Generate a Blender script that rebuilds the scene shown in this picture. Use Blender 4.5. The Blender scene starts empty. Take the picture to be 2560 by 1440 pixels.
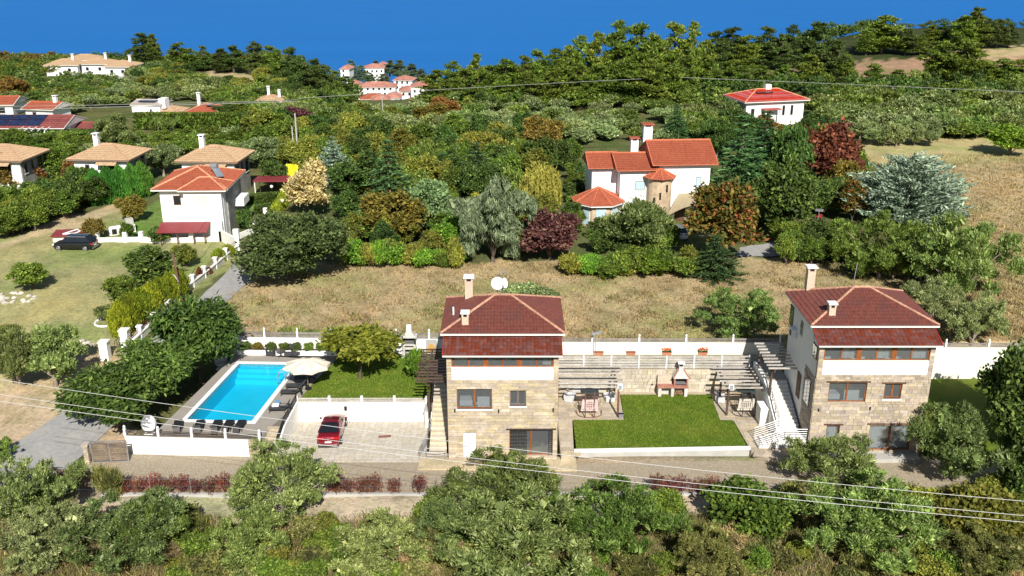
import bpy, math, random
import numpy as np
from mathutils import Vector, Matrix
R = math.radians
random.seed(7)
SC = bpy.context.scene
COL = SC.collection
# ------------------------------------------------------------------ camera, sky, sun, exposure
CAM_H, PITCH, FPX = 38.0, R(20.0), 2430.0
cd = bpy.data.cameras.new('camera'); cam = bpy.data.objects.new('camera', cd); COL.objects.link(cam)
cam.location = (0, 0, CAM_H); cam.rotation_euler = (R(90) - PITCH, 0, 0)
cd.sensor_width = 36; cd.lens = 36 * FPX / 2560; cd.clip_end = 60000; cd.clip_start = 0.5
SC.camera = cam
SUN_EL = R(38); SH = Vector((-0.16, 0.99, 0)).normalized()          # direction in which shadows fall
W = bpy.data.worlds.new('World'); SC.world = W; W.use_nodes = True
nt = W.node_tree; bg = nt.nodes['Background']
sk = nt.nodes.new('ShaderNodeTexSky'); sk.sky_type = 'NISHITA'; sk.sun_disc = False
sk.sun_elevation = SUN_EL; sk.sun_rotation = math.atan2(-SH.x, -SH.y); sk.air_density = 1.0; sk.dust_density = 0.6
nt.links.new(sk.outputs[0], bg.inputs[0]); bg.inputs[1].default_value = 0.054
ld = bpy.data.lights.new('sun', 'SUN'); ld.energy = 4.9; ld.angle = R(0.53); ld.color = (1, 0.955, 0.88)
sun = bpy.data.objects.new('sun', ld); COL.objects.link(sun)
dv = Vector((SH.x * math.cos(SUN_EL), SH.y * math.cos(SUN_EL), -math.sin(SUN_EL)))
sun.rotation_euler = dv.to_track_quat('-Z', 'Y').to_euler(); sun.location = (0, -40, 80)
SC.view_settings.view_transform = 'Standard'; SC.view_settings.look = 'None'
SC.view_settings.exposure = 0.6; SC.view_settings.gamma = 1
SC.render.engine = 'CYCLES'; SC.cycles.max_bounces = 6; SC.cycles.transparent_max_bounces = 12
SC.cycles.diffuse_bounces = 3; SC.cycles.glossy_bounces = 3; SC.cycles.caustics_reflective = False; SC.cycles.caustics_refractive = False

# ------------------------------------------------------------------ picture <-> place
CT, ST = math.cos(PITCH), math.sin(PITCH)
def ray(px, py):
    a = (px - 1280) / FPX; b = -(py - 720) / FPX
    return (a, CT + b * ST, -ST + b * CT)
def P(px, py, z=0.0):
    d = ray(px, py); t = (z - CAM_H) / d[2]
    return Vector((d[0] * t, d[1] * t, z))
def PY(px, py, Y):
    d = ray(px, py); t = Y / d[1]
    return Vector((d[0] * t, Y, CAM_H + d[2] * t))
def proj(x, y, z):
    zz = z - CAM_H; dep = y * CT - zz * ST; up = y * ST + zz * CT
    return 1280 + FPX * x / dep, 720 - FPX * up / dep
def ppm(x, y, z): return FPX / (y * CT - (z - CAM_H) * ST)
def sm(a, b, t):
    t = np.clip((np.asarray(t, float) - a) / (b - a), 0, 1); return t * t * (3 - 2 * t)
def hz(x, y):
    x = np.asarray(x, float); y = np.asarray(y, float)
    z = -0.07 * np.maximum(0, 57 - y)
    yb = np.where(x < 4, 83.4 - (x + 24) * 0.02, 80.3)
    zin = 2.3 * sm(0.0, 0.9, y - yb); zout = 2.3 * sm(66, 100, y)
    k = sm(-33.5, -30.0, x); z = z + k * zin + (1 - k) * zout
    u = x / np.maximum(y, 1)
    far = -8.0 * sm(200, 335, y) * sm(0.02, -0.2, u) + 3.0 * sm(260, 345, y) * sm(0.2, 0.4, u)
    y0 = 365 - 118 * sm(-0.2, -0.06, u) + 45 * sm(0.15, 0.24, u) + 62 * sm(0.27, 0.36, u)
    rid = 95 * sm(0, 1, (y - y0) / 400)
    v = np.exp(-(np.abs(u + 0.128) / 0.068) ** 4)
    val = 9 * sm(180, 250, y) + 43 * sm(250, 540, y) + 45 * sm(570, 780, y)
    z = z + (far - rid) * (1 - v) - val * v
    n = 0.10 * np.sin(x * .31 + y * .17) + 0.07 * np.sin(x * .73 - y * .51 + 1) + 0.05 * np.sin(x * 1.7 + y * 1.3)
    fl = 1 - sm(-34, -30, x) * sm(60, 61, y) * sm(86, 84, y)
    n = n * fl + 0.9 * sm(150, 300, y) * np.sin(x * .05 + 2) * np.sin(y * .045)
    return z + n
def s1(a, b, t):
    t = (t - a) / (b - a); t = 0.0 if t < 0 else 1.0 if t > 1 else t; return t * t * (3 - 2 * t)
def H(x, y):
    sin = math.sin; z = -0.07 * max(0, 57 - y); yb = 83.4 - (x + 24) * 0.02 if x < 4 else 80.3
    k = s1(-33.5, -30.0, x); z += k * 2.3 * s1(0, .9, y - yb) + (1 - k) * 2.3 * s1(66, 100, y); u = x / max(y, 1)
    if y > 170:
        far = -8.0 * s1(200, 335, y) * s1(0.02, -0.2, u) + 3.0 * s1(260, 345, y) * s1(0.2, 0.4, u)
        y0 = 365 - 118 * s1(-0.2, -0.06, u) + 45 * s1(0.15, 0.24, u) + 62 * s1(0.27, 0.36, u); rid = 95 * s1(0, 1, (y - y0) / 400)
        v = math.exp(-(abs(u + 0.128) / 0.068) ** 4); val = 9 * s1(180, 250, y) + 43 * s1(250, 540, y) + 45 * s1(570, 780, y); z += (far - rid) * (1 - v) - val * v
    n = 0.10 * sin(x * .31 + y * .17) + 0.07 * sin(x * .73 - y * .51 + 1) + 0.05 * sin(x * 1.7 + y * 1.3)
    n *= 1 - s1(-34, -30, x) * s1(60, 61, y) * s1(86, 84, y)
    return z + n + 0.9 * s1(150, 300, y) * sin(x * .05 + 2) * sin(y * .045)
def PT(px, py):
    d = ray(px, py); lo, t = 20.0, 20.0
    while t < 1500:
        t += 0.6 + t * 0.004
        if CAM_H + d[2] * t < H(d[0] * t, d[1] * t): break
    lo = t - 0.6 - t * 0.004
    for _ in range(18):
        m = (lo + t) / 2
        if CAM_H + d[2] * m < H(d[0] * m, d[1] * m): t = m
        else: lo = m
    return Vector((d[0] * t, d[1] * t, H(d[0] * t, d[1] * t)))

# ------------------------------------------------------------------ object helpers
def tag(o, label=None, cat=None, group=None, kind=None):
    if label: o['label'] = label
    if cat: o['category'] = cat
    if group: o['group'] = group
    if kind: o['kind'] = kind
    return o
def link(name, me, mat=None, parent=None, loc=None):
    o = bpy.data.objects.new(name, me); COL.objects.link(o)
    if mat is not None and me is not None:
        if not me.materials: me.materials.append(mat)
        elif me.materials[0] != mat:
            o.material_slots[0].link = 'OBJECT'; o.material_slots[0].material = mat
    if parent is not None: o.parent = parent
    if loc is not None: o.location = loc
    return o
def thing(name, label, cat, loc=(0, 0, 0), rz=0.0, group=None):
    o = bpy.data.objects.new(name, None); COL.objects.link(o)
    o.empty_display_size = 0.2; o.location = loc; o.rotation_euler = (0, 0, rz)
    return tag(o, label, cat, group)
def copy_tree(o, parent=None):
    c = o.copy(); COL.objects.link(c); c.parent = parent
    for ch in o.children: copy_tree(ch, c)
    return c
class MB:
    def __init__(s): s.v = []; s.f = []
    def add(s, vs, fs):
        n = len(s.v); s.v += [tuple(v) for v in vs]; s.f += [tuple(i + n for i in f) for f in fs]; return s
    def box(s, x0, y0, z0, x1, y1, z1):
        return s.add([(x0, y0, z0), (x1, y0, z0), (x1, y1, z0), (x0, y1, z0), (x0, y0, z1), (x1, y0, z1), (x1, y1, z1), (x0, y1, z1)],
                     [(0, 3, 2, 1), (4, 5, 6, 7), (0, 1, 5, 4), (1, 2, 6, 5), (2, 3, 7, 6), (3, 0, 4, 7)])
    def cb(s, c, sz, rz=0.0, M=None):
        M = M or Matrix.Rotation(rz, 3, 'Z'); c = Vector(c); h = Vector(sz) / 2; vs = []
        for z in (-1, 1):
            for x, y in ((-1, -1), (1, -1), (1, 1), (-1, 1)): vs.append(c + M @ Vector((x * h.x, y * h.y, z * h.z)))
        return s.add(vs, [(0, 3, 2, 1), (4, 5, 6, 7), (0, 1, 5, 4), (1, 2, 6, 5), (2, 3, 7, 6), (3, 0, 4, 7)])
    def bar(s, p, q, w, h):
        p = Vector(p); q = Vector(q); d = q - p; L = d.length; d.normalize()
        up = Vector((0, 0, 1)) if abs(d.z) < .95 else Vector((0, 1, 0))
        sd = d.cross(up).normalized(); up = sd.cross(d)
        M = Matrix((d, sd, up)).transposed()
        return s.cb((p + q) / 2, (L, w, h), M=M)
    def tube(s, p, q, r, n=6, r2=None, cap=True):
        p = Vector(p); q = Vector(q); d = (q - p).normalized(); r2 = r if r2 is None else r2
        a = d.orthogonal().normalized(); b = d.cross(a); vs = []
        for c, rr in ((p, r), (q, r2)):
            for i in range(n):
                t = 2 * math.pi * i / n; vs.append(c + (a * math.cos(t) + b * math.sin(t)) * rr)
        fs = [(i, (i + 1) % n, n + (i + 1) % n, n + i) for i in range(n)]
        if cap: fs += [tuple(range(n - 1, -1, -1)), tuple(range(n, 2 * n))]
        return s.add(vs, fs)
    def path(s, pts, r, n=5):
        pts = [Vector(p) for p in pts]; vs = []
        for k, c in enumerate(pts):
            d = (pts[min(k + 1, len(pts) - 1)] - pts[max(k - 1, 0)]).normalized()
            up = Vector((0, 0, 1)) if abs(d.z) < .9 else Vector((0, 1, 0))
            a = d.cross(up).normalized(); b = d.cross(a); rr = r[k] if isinstance(r, (list, tuple)) else r
            for i in range(n):
                t = 2 * math.pi * i / n; vs.append(c + (a * math.cos(t) + b * math.sin(t)) * rr)
        fs = [(k * n + i, k * n + (i + 1) % n, (k + 1) * n + (i + 1) % n, (k + 1) * n + i) for k in range(len(pts) - 1) for i in range(n)]
        return s.add(vs, fs)
    def lathe(s, prof, c=(0, 0, 0), n=12):
        c = Vector(c); vs = [c + Vector((r * math.cos(2 * math.pi * i / n), r * math.sin(2 * math.pi * i / n), z)) for r, z in prof for i in range(n)]
        m = len(prof); fs = [(k * n + i, k * n + (i + 1) % n, (k + 1) * n + (i + 1) % n, (k + 1) * n + i) for k in range(m - 1) for i in range(n)]
        fs += [tuple(range(n - 1, -1, -1)), tuple(range((m - 1) * n, m * n))]
        return s.add(vs, fs)
    def poly(s, pts): return s.add(pts, [tuple(range(len(pts)))])
    def prism(s, p2, z0, z1):
        n = len(p2); A = sum(p2[i][0] * p2[(i + 1) % n][1] - p2[(i + 1) % n][0] * p2[i][1] for i in range(n))
        if A < 0: p2 = p2[::-1]
        vs = [(p[0], p[1], z0) for p in p2] + [(p[0], p[1], z1) for p in p2]
        return s.add(vs, [tuple(range(n - 1, -1, -1)), tuple(range(n, 2 * n))] + [(i, (i + 1) % n, n + (i + 1) % n, n + i) for i in range(n)])
    def mesh(s, name, smooth=False):
        me = bpy.data.meshes.new(name); me.from_pydata(s.v, [], s.f); me.update()
        if smooth:
            for p in me.polygons: p.use_smooth = True
        return me
    def build(s, name, mat, parent=None, smooth=False, loc=None):
        return link(name, s.mesh(name, smooth), mat, parent, loc)
def quads_mesh(name, V, nq):
    """V: (nq*4,3) array of separate quads"""
    me = bpy.data.meshes.new(name); V = np.asarray(V, dtype=np.float32)
    me.vertices.add(nq * 4); me.vertices.foreach_set('co', V.ravel())
    me.loops.add(nq * 4); me.loops.foreach_set('vertex_index', np.arange(nq * 4, dtype=np.int32))
    me.polygons.add(nq); me.polygons.foreach_set('loop_start', np.arange(0, nq * 4, 4, dtype=np.int32))
    try: me.polygons.foreach_set('loop_total', np.full(nq, 4, dtype=np.int32))
    except Exception: pass
    me.update(calc_edges=True); return me

# ------------------------------------------------------------------ materials
def nodes(name):
    m = bpy.data.materials.new(name); m.use_nodes = True; t = m.node_tree; return m, t, t.nodes['Principled BSDF']
def N(t, typ, **k):
    n = t.nodes.new(typ)
    for a, b in k.items(): setattr(n, a, b)
    return n
def mixc(t, fac, a, b, mode='MIX'):
    n = N(t, 'ShaderNodeMix', data_type='RGBA', blend_type=mode)
    for i, v in ((0, fac), (6, a), (7, b)):
        if hasattr(v, 'links') or isinstance(v, bpy.types.NodeSocket): t.links.new(v, n.inputs[i])
        elif i == 0: n.inputs[0].default_value = v
        else: n.inputs[i].default_value = (*v, 1) if len(v) == 3 else v
    return n.outputs[2]
def noise(t, scale, detail=4, rough=.6, coord='Object', vec=None):
    n = N(t, 'ShaderNodeTexNoise'); n.inputs['Scale'].default_value = scale; n.inputs['Detail'].default_value = detail; n.inputs['Roughness'].default_value = rough
    if vec is None:
        tc = N(t, 'ShaderNodeTexCoord'); vec = tc.outputs[coord]
    t.links.new(vec, n.inputs['Vector']); return n.outputs[0]
def ramp(t, fac, stops):
    r = N(t, 'ShaderNodeValToRGB'); e = r.color_ramp.elements
    while len(e) < len(stops): e.new(.5)
    for i, (p, c) in enumerate(stops): e[i].position = p; e[i].color = (*c, 1) if len(c) == 3 else c
    t.links.new(fac, r.inputs[0]); return r.outputs[0]
def bump(t, bs, h, strength=.3, dist=.05):
    b = N(t, 'ShaderNodeBump'); b.inputs['Strength'].default_value = strength; b.inputs['Distance'].default_value = dist
    t.links.new(h, b.inputs['Height']); t.links.new(b.outputs[0], bs.inputs['Normal'])
def geo_pos(t): return N(t, 'ShaderNodeNewGeometry').outputs['Position']
_mc = {}
def mat(name, col, rough=.7, var=.12, scale=3.0, metal=0.0, bmp=0.0, obj_var=0.0, spec=.4, dirt=None, coord='pos'):
    """plain surface with fine noise in colour, optional stains (dirt colour) and per-piece variation"""
    if name in _mc: return _mc[name]
    m, t, bs = nodes(name)
    vec = geo_pos(t) if coord == 'pos' else None
    n1 = noise(t, scale, 5, .65, vec=vec); n2 = noise(t, scale * .17, 3, .6, vec=vec)
    dk = tuple(c * (1 - var * 1.6) for c in col); lt = tuple(min(1, c * (1 + var)) for c in col)
    c = ramp(t, n1, [(.3, dk), (.7, lt)])
    if dirt:
        f = ramp(t, n2, [(.48, (0, 0, 0)), (.72, (.8, .8, .8))]); c = mixc(t, f, c, dirt)
    else:
        f = ramp(t, n2, [(.35, (1 - var,) * 3), (.65, (1 + var * .5,) * 3)]); c = mixc(t, 1.0, c, f, 'MULTIPLY')
    if obj_var:
        oi = N(t, 'ShaderNodeObjectInfo'); g = N(t, 'ShaderNodeNewGeometry')
        ad = N(t, 'ShaderNodeMath', operation='ADD'); t.links.new(oi.outputs['Random'], ad.inputs[0]); t.links.new(g.outputs['Random Per Island'], ad.inputs[1])
        fr = N(t, 'ShaderNodeMath', operation='FRACT'); t.links.new(ad.outputs[0], fr.inputs[0])
        hs = N(t, 'ShaderNodeHueSaturation')
        mp = N(t, 'ShaderNodeMapRange'); mp.inputs[3].default_value = 1 - obj_var; mp.inputs[4].default_value = 1 + obj_var * .8; t.links.new(fr.outputs[0], mp.inputs[0])
        m2 = N(t, 'ShaderNodeMath', operation='MULTIPLY'); m2.inputs[1].default_value = 7.31; t.links.new(fr.outputs[0], m2.inputs[0])
        f2 = N(t, 'ShaderNodeMath', operation='FRACT'); t.links.new(m2.outputs[0], f2.inputs[0])
        mh = N(t, 'ShaderNodeMapRange'); mh.inputs[3].default_value = .5 - obj_var * .06; mh.inputs[4].default_value = .5 + obj_var * .05; t.links.new(f2.outputs[0], mh.inputs[0])
        ms = N(t, 'ShaderNodeMapRange'); ms.inputs[3].default_value = .82; ms.inputs[4].default_value = 1.25; t.links.new(f2.outputs[0], ms.inputs[0])
        t.links.new(mp.outputs[0], hs.inputs['Value']); t.links.new(mh.outputs[0], hs.inputs['Hue']); t.links.new(ms.outputs[0], hs.inputs['Saturation']); t.links.new(c, hs.inputs['Color']); c = hs.outputs[0]
    t.links.new(c, bs.inputs['Base Color']); bs.inputs['Roughness'].default_value = rough; bs.inputs['Metallic'].default_value = metal
    bs.inputs['Specular IOR Level'].default_value = spec
    if bmp: bump(t, bs, n1, bmp, .03)
    _mc[name] = m; return m
def leafmat(name, c1, c2, var=.35, trans=.3, tip=None):
    if name in _mc: return _mc[name]
    m, t, bs = nodes(name); out = t.nodes['Material Output']
    g = N(t, 'ShaderNodeNewGeometry'); oi = N(t, 'ShaderNodeObjectInfo')
    G = 1.3; c1 = tuple(x * G * .8 for x in c1); c2 = tuple(x * G for x in c2); tip = tip and tuple(min(.8, x * G * 1.1) for x in tip)
    c = ramp(t, g.outputs['Random Per Island'], [(0, c1), (.75, c2)] + ([(1, tip)] if tip else []))
    n = noise(t, .9, 4, .7, vec=g.outputs['Position'])
    f = ramp(t, n, [(.32, (1 - var * 1.2,) * 3), (.66, (1 + var * .9, 1 + var * .75, 1 + var * .3))]); c = mixc(t, 1.0, c, f, 'MULTIPLY')
    hs = N(t, 'ShaderNodeHueSaturation')
    mp = N(t, 'ShaderNodeMapRange'); mp.inputs[3].default_value = .72; mp.inputs[4].default_value = 1.3; t.links.new(oi.outputs['Random'], mp.inputs[0])
    m2 = N(t, 'ShaderNodeMath', operation='MULTIPLY'); m2.inputs[1].default_value = 13.7; t.links.new(oi.outputs['Random'], m2.inputs[0])
    f2 = N(t, 'ShaderNodeMath', operation='FRACT'); t.links.new(m2.outputs[0], f2.inputs[0])
    mh = N(t, 'ShaderNodeMapRange'); mh.inputs[3].default_value = .488; mh.inputs[4].default_value = .522; t.links.new(f2.outputs[0], mh.inputs[0])
    t.links.new(mp.outputs[0], hs.inputs['Value']); t.links.new(mh.outputs[0], hs.inputs['Hue']); t.links.new(c, hs.inputs['Color']); c = hs.outputs[0]
    t.links.new(c, bs.inputs['Base Color']); bs.inputs['Roughness'].default_value = .62; bs.inputs['Specular IOR Level'].default_value = .25
    tr = N(t, 'ShaderNodeBsdfTranslucent'); tc = mixc(t, 1.0, c, (1.25, 1.3, .6), 'MULTIPLY'); t.links.new(tc, tr.inputs[0])
    mx = N(t, 'ShaderNodeMixShader'); mx.inputs[0].default_value = trans
    t.links.new(bs.outputs[0], mx.inputs[1]); t.links.new(tr.outputs[0], mx.inputs[2]); t.links.new(mx.outputs[0], out.inputs[0])
    _mc[name] = m; return m
def glassmat(name, tint=(.55, .6, .62), refl=.22, rough=.03):
    if name in _mc: return _mc[name]
    m, t, bs = nodes(name); out = t.nodes['Material Output']
    tr = N(t, 'ShaderNodeBsdfTransparent'); tr.inputs[0].default_value = (*tint, 1)
    gl = N(t, 'ShaderNodeBsdfGlossy'); gl.inputs['Roughness'].default_value = rough; gl.inputs[0].default_value = (.9, .95, 1, 1)
    lw = N(t, 'ShaderNodeLayerWeight'); pw = N(t, 'ShaderNodeMath', operation='POWER'); pw.inputs[1].default_value = 4; t.links.new(lw.outputs['Facing'], pw.inputs[0])
    ad = N(t, 'ShaderNodeMath', operation='ADD'); ad.use_clamp = True; ad.inputs[1].default_value = refl * .5 + .04; t.links.new(pw.outputs[0], ad.inputs[0])
    mx = N(t, 'ShaderNodeMixShader'); df = N(t, 'ShaderNodeBsdfDiffuse'); df.inputs[0].default_value = (.40, .43, .45, 1); m3 = N(t, 'ShaderNodeMixShader'); m3.inputs[0].default_value = .2; t.links.new(tr.outputs[0], m3.inputs[1]); t.links.new(df.outputs[0], m3.inputs[2])
    t.links.new(ad.outputs[0], mx.inputs[0]); t.links.new(m3.outputs[0], mx.inputs[1]); t.links.new(gl.outputs[0], mx.inputs[2])
    t.links.new(mx.outputs[0], out.inputs[0]); _mc[name] = m; return m
WHITE = mat('white_render', (.80, .79, .75), .75, .05, 2.5, dirt=(.70, .67, .60), bmp=.1)
CREAM = mat('cream_render', (.80, .76, .62), .75, .05, 2.5, dirt=(.70, .66, .53))
STONE = mat('honey_stone', (.48, .40, .285), .85, .16, 6, obj_var=.22, bmp=.4)
STONE2 = mat('grey_brown_stone', (.43, .36, .275), .85, .15, 6, obj_var=.26, bmp=.4)
MORTAR = mat('mortar', (.42, .355, .265), .9, .1, 8)
PAVE = mat('pale_paving_stone', (.47, .43, .36), .85, .12, 4, obj_var=.08, bmp=.4, dirt=(.40, .37, .32))
FLAG = mat('sandy_flagstone', (.46, .385, .285), .85, .15, 4, obj_var=.18, bmp=.4)
WOOD = mat('orange_stained_wood', (.26, .085, .025), .45, .25, 9)
GREYWOOD = mat('weathered_grey_wood', (.24, .215, .19), .85, .22, 9, obj_var=.2)
PERG = mat('dark_pergola_timber', (.085, .055, .042), .7, .25, 8, obj_var=.15)
SLATW = mat('silvered_timber', (.42, .39, .35), .85, .2, 8, obj_var=.15)
GATEW = mat('brown_gate_board', (.20, .155, .115), .8, .25, 8, obj_var=.25)
STEEL = mat('grey_painted_steel', (.30, .30, .31), .5, .1, 6, metal=.3)
DSTEEL = mat('dark_steel', (.045, .042, .04), .5, .15, 6, metal=.3)
GALV = mat('galvanised_steel', (.42, .42, .43), .45, .1, 6, metal=.6)
GLASS = glassmat('window_glass')
DGLASS = glassmat('dark_window_glass', (.25, .28, .3), .2)
ROOFD = mat('dark_red_roof_tile', (.155, .049, .036), .5, .22, 4, dirt=(.10, .045, .04), spec=.4)
ROOFT = mat('dark_red_single_tile', (.145, .046, .034), .5, .2, 4, obj_var=.07, spec=.45)
ROOFO = mat('orange_red_roof_tile', (.34, .085, .042), .7, .2, 3, dirt=(.36, .10, .05))
ROOFB = mat('tan_roof_tile', (.46, .31, .18), .8, .18, 3, dirt=(.40, .27, .17))
RIDGE = mat('pale_ridge_tile', (.47, .26, .17), .75, .2, 4)
DARK = mat('shade_and_soil_black', (.012, .012, .012), .9, .1, 4)  # near-black: shade of hollows put into the colour; also pot soil and fire backs
CURT = mat('pale_curtain', (.62, .62, .60), .9, .08, 5)
BLACK = mat('black_plastic', (.018, .018, .02), .5, .2, 8)
TERRA = mat('terracotta', (.50, .20, .11), .8, .15, 8)
BARK = mat('bark', (.12, .09, .065), .9, .35, 8, bmp=.8)
BARKL = mat('pale_bark', (.25, .21, .16), .9, .3, 8, bmp=.6)
DECK = mat('grey_deck_tile', (.30, .27, .235), .8, .07, 1.2, dirt=(.25, .22, .19), bmp=.15)
CONC = mat('pale_concrete', (.42, .41, .38), .85, .1, 1.5, dirt=(.34, .33, .30), bmp=.3)
PAINTW = mat('white_paint', (.78, .78, .78), .4, .04, 6)
FASCIA = mat('white_fascia', (.70, .66, .60), .6, .05, 6)
# ------------------------------------------------------------------ ground, sea, lanes
def inpoly(px, py, poly):
    r = np.zeros(px.shape, bool); n = len(poly); j = n - 1
    for i in range(n):
        xi, yi = poly[i]; xj, yj = poly[j]
        c = ((yi > py) != (yj > py)) & (px < (xj - xi) * (py - yi) / (yj - yi + 1e-9) + xi); r ^= c; j = i
    return r
ys = [10.0]
while ys[-1] < 900: ys.append(ys[-1] + (0.7 if ys[-1] > 45 else 2.0) + max(0, ys[-1] - 90) * 0.012)
ys = np.array(ys); us = np.linspace(-.85, .85, 260)
Yg, Ug = np.meshgrid(ys, us, indexing='ij'); Xg = Ug * np.maximum(Yg, 62); Zg = hz(Xg, Yg)
inside = (Xg > -29.6) & (Xg < 46.5) & (Yg > 67) & (Yg < 83)
Zg = np.where(inside, np.minimum(Zg, -0.6), Zg)
ny, nx = Yg.shape; idx = np.arange(ny * nx).reshape(ny, nx)
q = np.stack([idx[:-1, :-1], idx[:-1, 1:], idx[1:, 1:], idx[1:, :-1]], -1).reshape(-1, 4)
V = np.stack([Xg, Yg, Zg], -1).reshape(-1, 3)
me = bpy.data.meshes.new('ground'); me.from_pydata(V.tolist(), [], q.tolist()); me.update()
for p in me.polygons: p.use_smooth = True
zz = Zg - CAM_H; dep = Yg * CT - zz * ST; PX = 1280 + FPX * Xg / dep; PYY = 720 - FPX * (Yg * ST + zz * CT) / dep
rs = np.random.RandomState(3); jx = PX + 14 * np.sin(Yg * 1.1 + Xg * .3) * np.minimum(1, 60 / Yg); jy = PYY + 5 * np.sin(Xg * .9 + Yg * .2)
colr = np.zeros((ny, nx, 4)); colr[..., 3] = 1; colr[..., :3] = (.105, .115, .045)
ZONES = [((.15, .13, .07), [(-900, 1262), (3500, 1262), (3500, 3000), (-900, 3000)]),
 ((.46, .39, .29), [(200, 1240), (1900, 1235), (1860, 1290), (1100, 1300), (620, 1315), (420, 1300), (200, 1265)]),
 ((.43, .34, .235), [(-400, 970), (120, 985), (330, 1000), (330, 1110), (60, 1110), (20, 1150), (-400, 1200)]),
 ((.32, .265, .19), [(215, 1100), (640, 1140), (1060, 1145), (1900, 1120), (2100, 1140), (2600, 1140), (2600, 1260), (1700, 1240), (200, 1245)]),
 ((.37, .295, .17), [(560, 815), (560, 700), (640, 665), (2000, 640), (2140, 690), (2400, 700), (2420, 560), (2380, 470), (2250, 400), (2300, 385), (2800, 370), (2800, 900), (560, 860)]),
 ((.38, .33, .165), [(2060, 352), (2800, 335), (2800, 395), (2250, 410), (2100, 392)]),
 ((.285, .275, .13), [(-400, 645), (90, 575), (250, 540), (420, 515), (600, 590), (610, 650), (440, 760), (300, 870), (-400, 850)]),
 ((.40, .32, .20), [(-400, 850), (300, 850), (290, 960), (130, 985), (-400, 985)]),
 ((.42, .34, .21), [(-300, 650), (20, 600), (150, 545), (330, 500), (330, 520), (170, 575), (-300, 690)]),
 ((.13, .20, .05), [(335, 520), (420, 500), (420, 600), (300, 600), (320, 560)]),
 ((.13, .21, .05), [(600, 505), (720, 505), (680, 545), (600, 520)]),
 ((.13, .17, .06), [(1950, 560), (2110, 560), (2110, 612), (1980, 612)]),
 ((.30, .195, .13), [(1900, 185), (2060, 160), (2330, 138), (2800, 105), (2800, 190), (2000, 200)]),
 ((.42, .315, .19), [(2300, 148), (2420, 128), (2800, 95), (2800, 142)]),
 ((.42, .34, .20), [(440, 215), (520, 178), (640, 170), (680, 190), (600, 225), (480, 235)]),
 ((.045, .055, .02), [(2060, 40), (2700, 40), (2700, 108), (2420, 122), (2280, 146), (2060, 158)]),
 ((.14, .20, .055), [(2325, 915), (2700, 905), (2700, 1150), (2290, 1100)])]
for c, pl in ZONES:
    m = inpoly(jx, jy, pl) & ((Yg > 40) | (c[0] < .2)); colr[m, :3] = c
gn = rs.rand(ny, nx, 1) * .16 + .92; colr[..., :3] *= gn
ca = me.color_attributes.new('zone', 'FLOAT_COLOR', 'POINT'); ca.data.foreach_set('color', colr.reshape(-1).astype(np.float32))
GM, t, bs = nodes('ground_soil_and_grass')
at = N(t, 'ShaderNodeVertexColor', layer_name='zone'); pos = geo_pos(t)
n1 = noise(t, .28, 7, .7, vec=pos); n2 = noise(t, 3.2, 6, .7, vec=pos); n3 = noise(t, .09, 4, .6, vec=pos)
c = mixc(t, 1.0, at.outputs[0], ramp(t, n2, [(.28, (.55, .55, .52)), (.5, (1, 1, 1)), (.72, (1.35, 1.32, 1.25))]), 'MULTIPLY')
c = mixc(t, 1.0, c, ramp(t, n1, [(.3, (.62, .66, .56)), (.5, (1, 1, 1)), (.7, (1.22, 1.14, 1.06))]), 'MULTIPLY')
c = mixc(t, 1.0, c, ramp(t, n3, [(.36, (.74, .92, .66)), (.5, (1, 1, 1)), (.65, (1.1, 1.02, .96))]), 'MULTIPLY')
t.links.new(c, bs.inputs['Base Color']); bs.inputs['Roughness'].default_value = .95; bs.inputs['Specular IOR Level'].default_value = .1; bump(t, bs, n2, .7, .12)
ground = link('ground', me, GM); tag(ground, kind='structure')
# sea
SM, t, bs = nodes('sea_water'); pos = geo_pos(t)
mp = N(t, 'ShaderNodeMapping'); mp.inputs['Scale'].default_value = (.003, .02, 1); t.links.new(pos, mp.inputs[0])
n1 = noise(t, 1, 5, .55, vec=mp.outputs[0]); n2 = noise(t, .25, 4, .6, vec=pos)
c = ramp(t, n1, [(.25, (.0035, .115, .375)), (.75, (.0042, .132, .42))])
t.links.new(c, bs.inputs['Base Color']); bs.inputs['Roughness'].default_value = .5; bs.inputs['Specular IOR Level'].default_value = .12; bump(t, bs, n2, .5, .6)
m = MB(); m.poly([(-30000, 420, -84), (30000, 420, -84), (30000, 50000, -84), (-30000, 50000, -84)])
tag(m.build('sea', SM), kind='structure')
def strip(name, pts, mt, dz=.02, kind='structure'):
    """pts: list of (left x,y, right x,y); drapes a band over the ground"""
    m = MB(); rows = []
    for a, b in zip(pts[:-1], pts[1:]):
        for k in range(8):
            f = k / 8; rows.append(tuple(a[i] * (1 - f) + b[i] * f for i in range(4)))
    rows.append(pts[-1]); nc = 6; vs = []
    for r in rows:
        for i in range(nc + 1):
            f = i / nc; x = r[0] * (1 - f) + r[2] * f; y = r[1] * (1 - f) + r[3] * f; vs.append((x, y, H(x, y) + dz))
    m.add(vs, [(j * (nc + 1) + i, j * (nc + 1) + i + 1, (j + 1) * (nc + 1) + i + 1, (j + 1) * (nc + 1) + i) for j in range(len(rows) - 1) for i in range(nc)])
    return tag(m.build(name, mt, smooth=True), kind=kind)
ASPH = mat('worn_grey_asphalt', (.30, .295, .285), .9, .12, 2.2, dirt=(.36, .34, .30), bmp=.4)
def lane(cl, w, name):
    pts = []
    for i, (x, y) in enumerate(cl):
        a = cl[max(i - 1, 0)]; b = cl[min(i + 1, len(cl) - 1)]; d = Vector((b[0] - a[0], b[1] - a[1], 0)).normalized()
        n = Vector((-d.y, d.x, 0)) * w[i] / 2; pts.append((x + n.x, y + n.y, x - n.x, y - n.y))
    return strip(name, pts, ASPH, .06)
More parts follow.
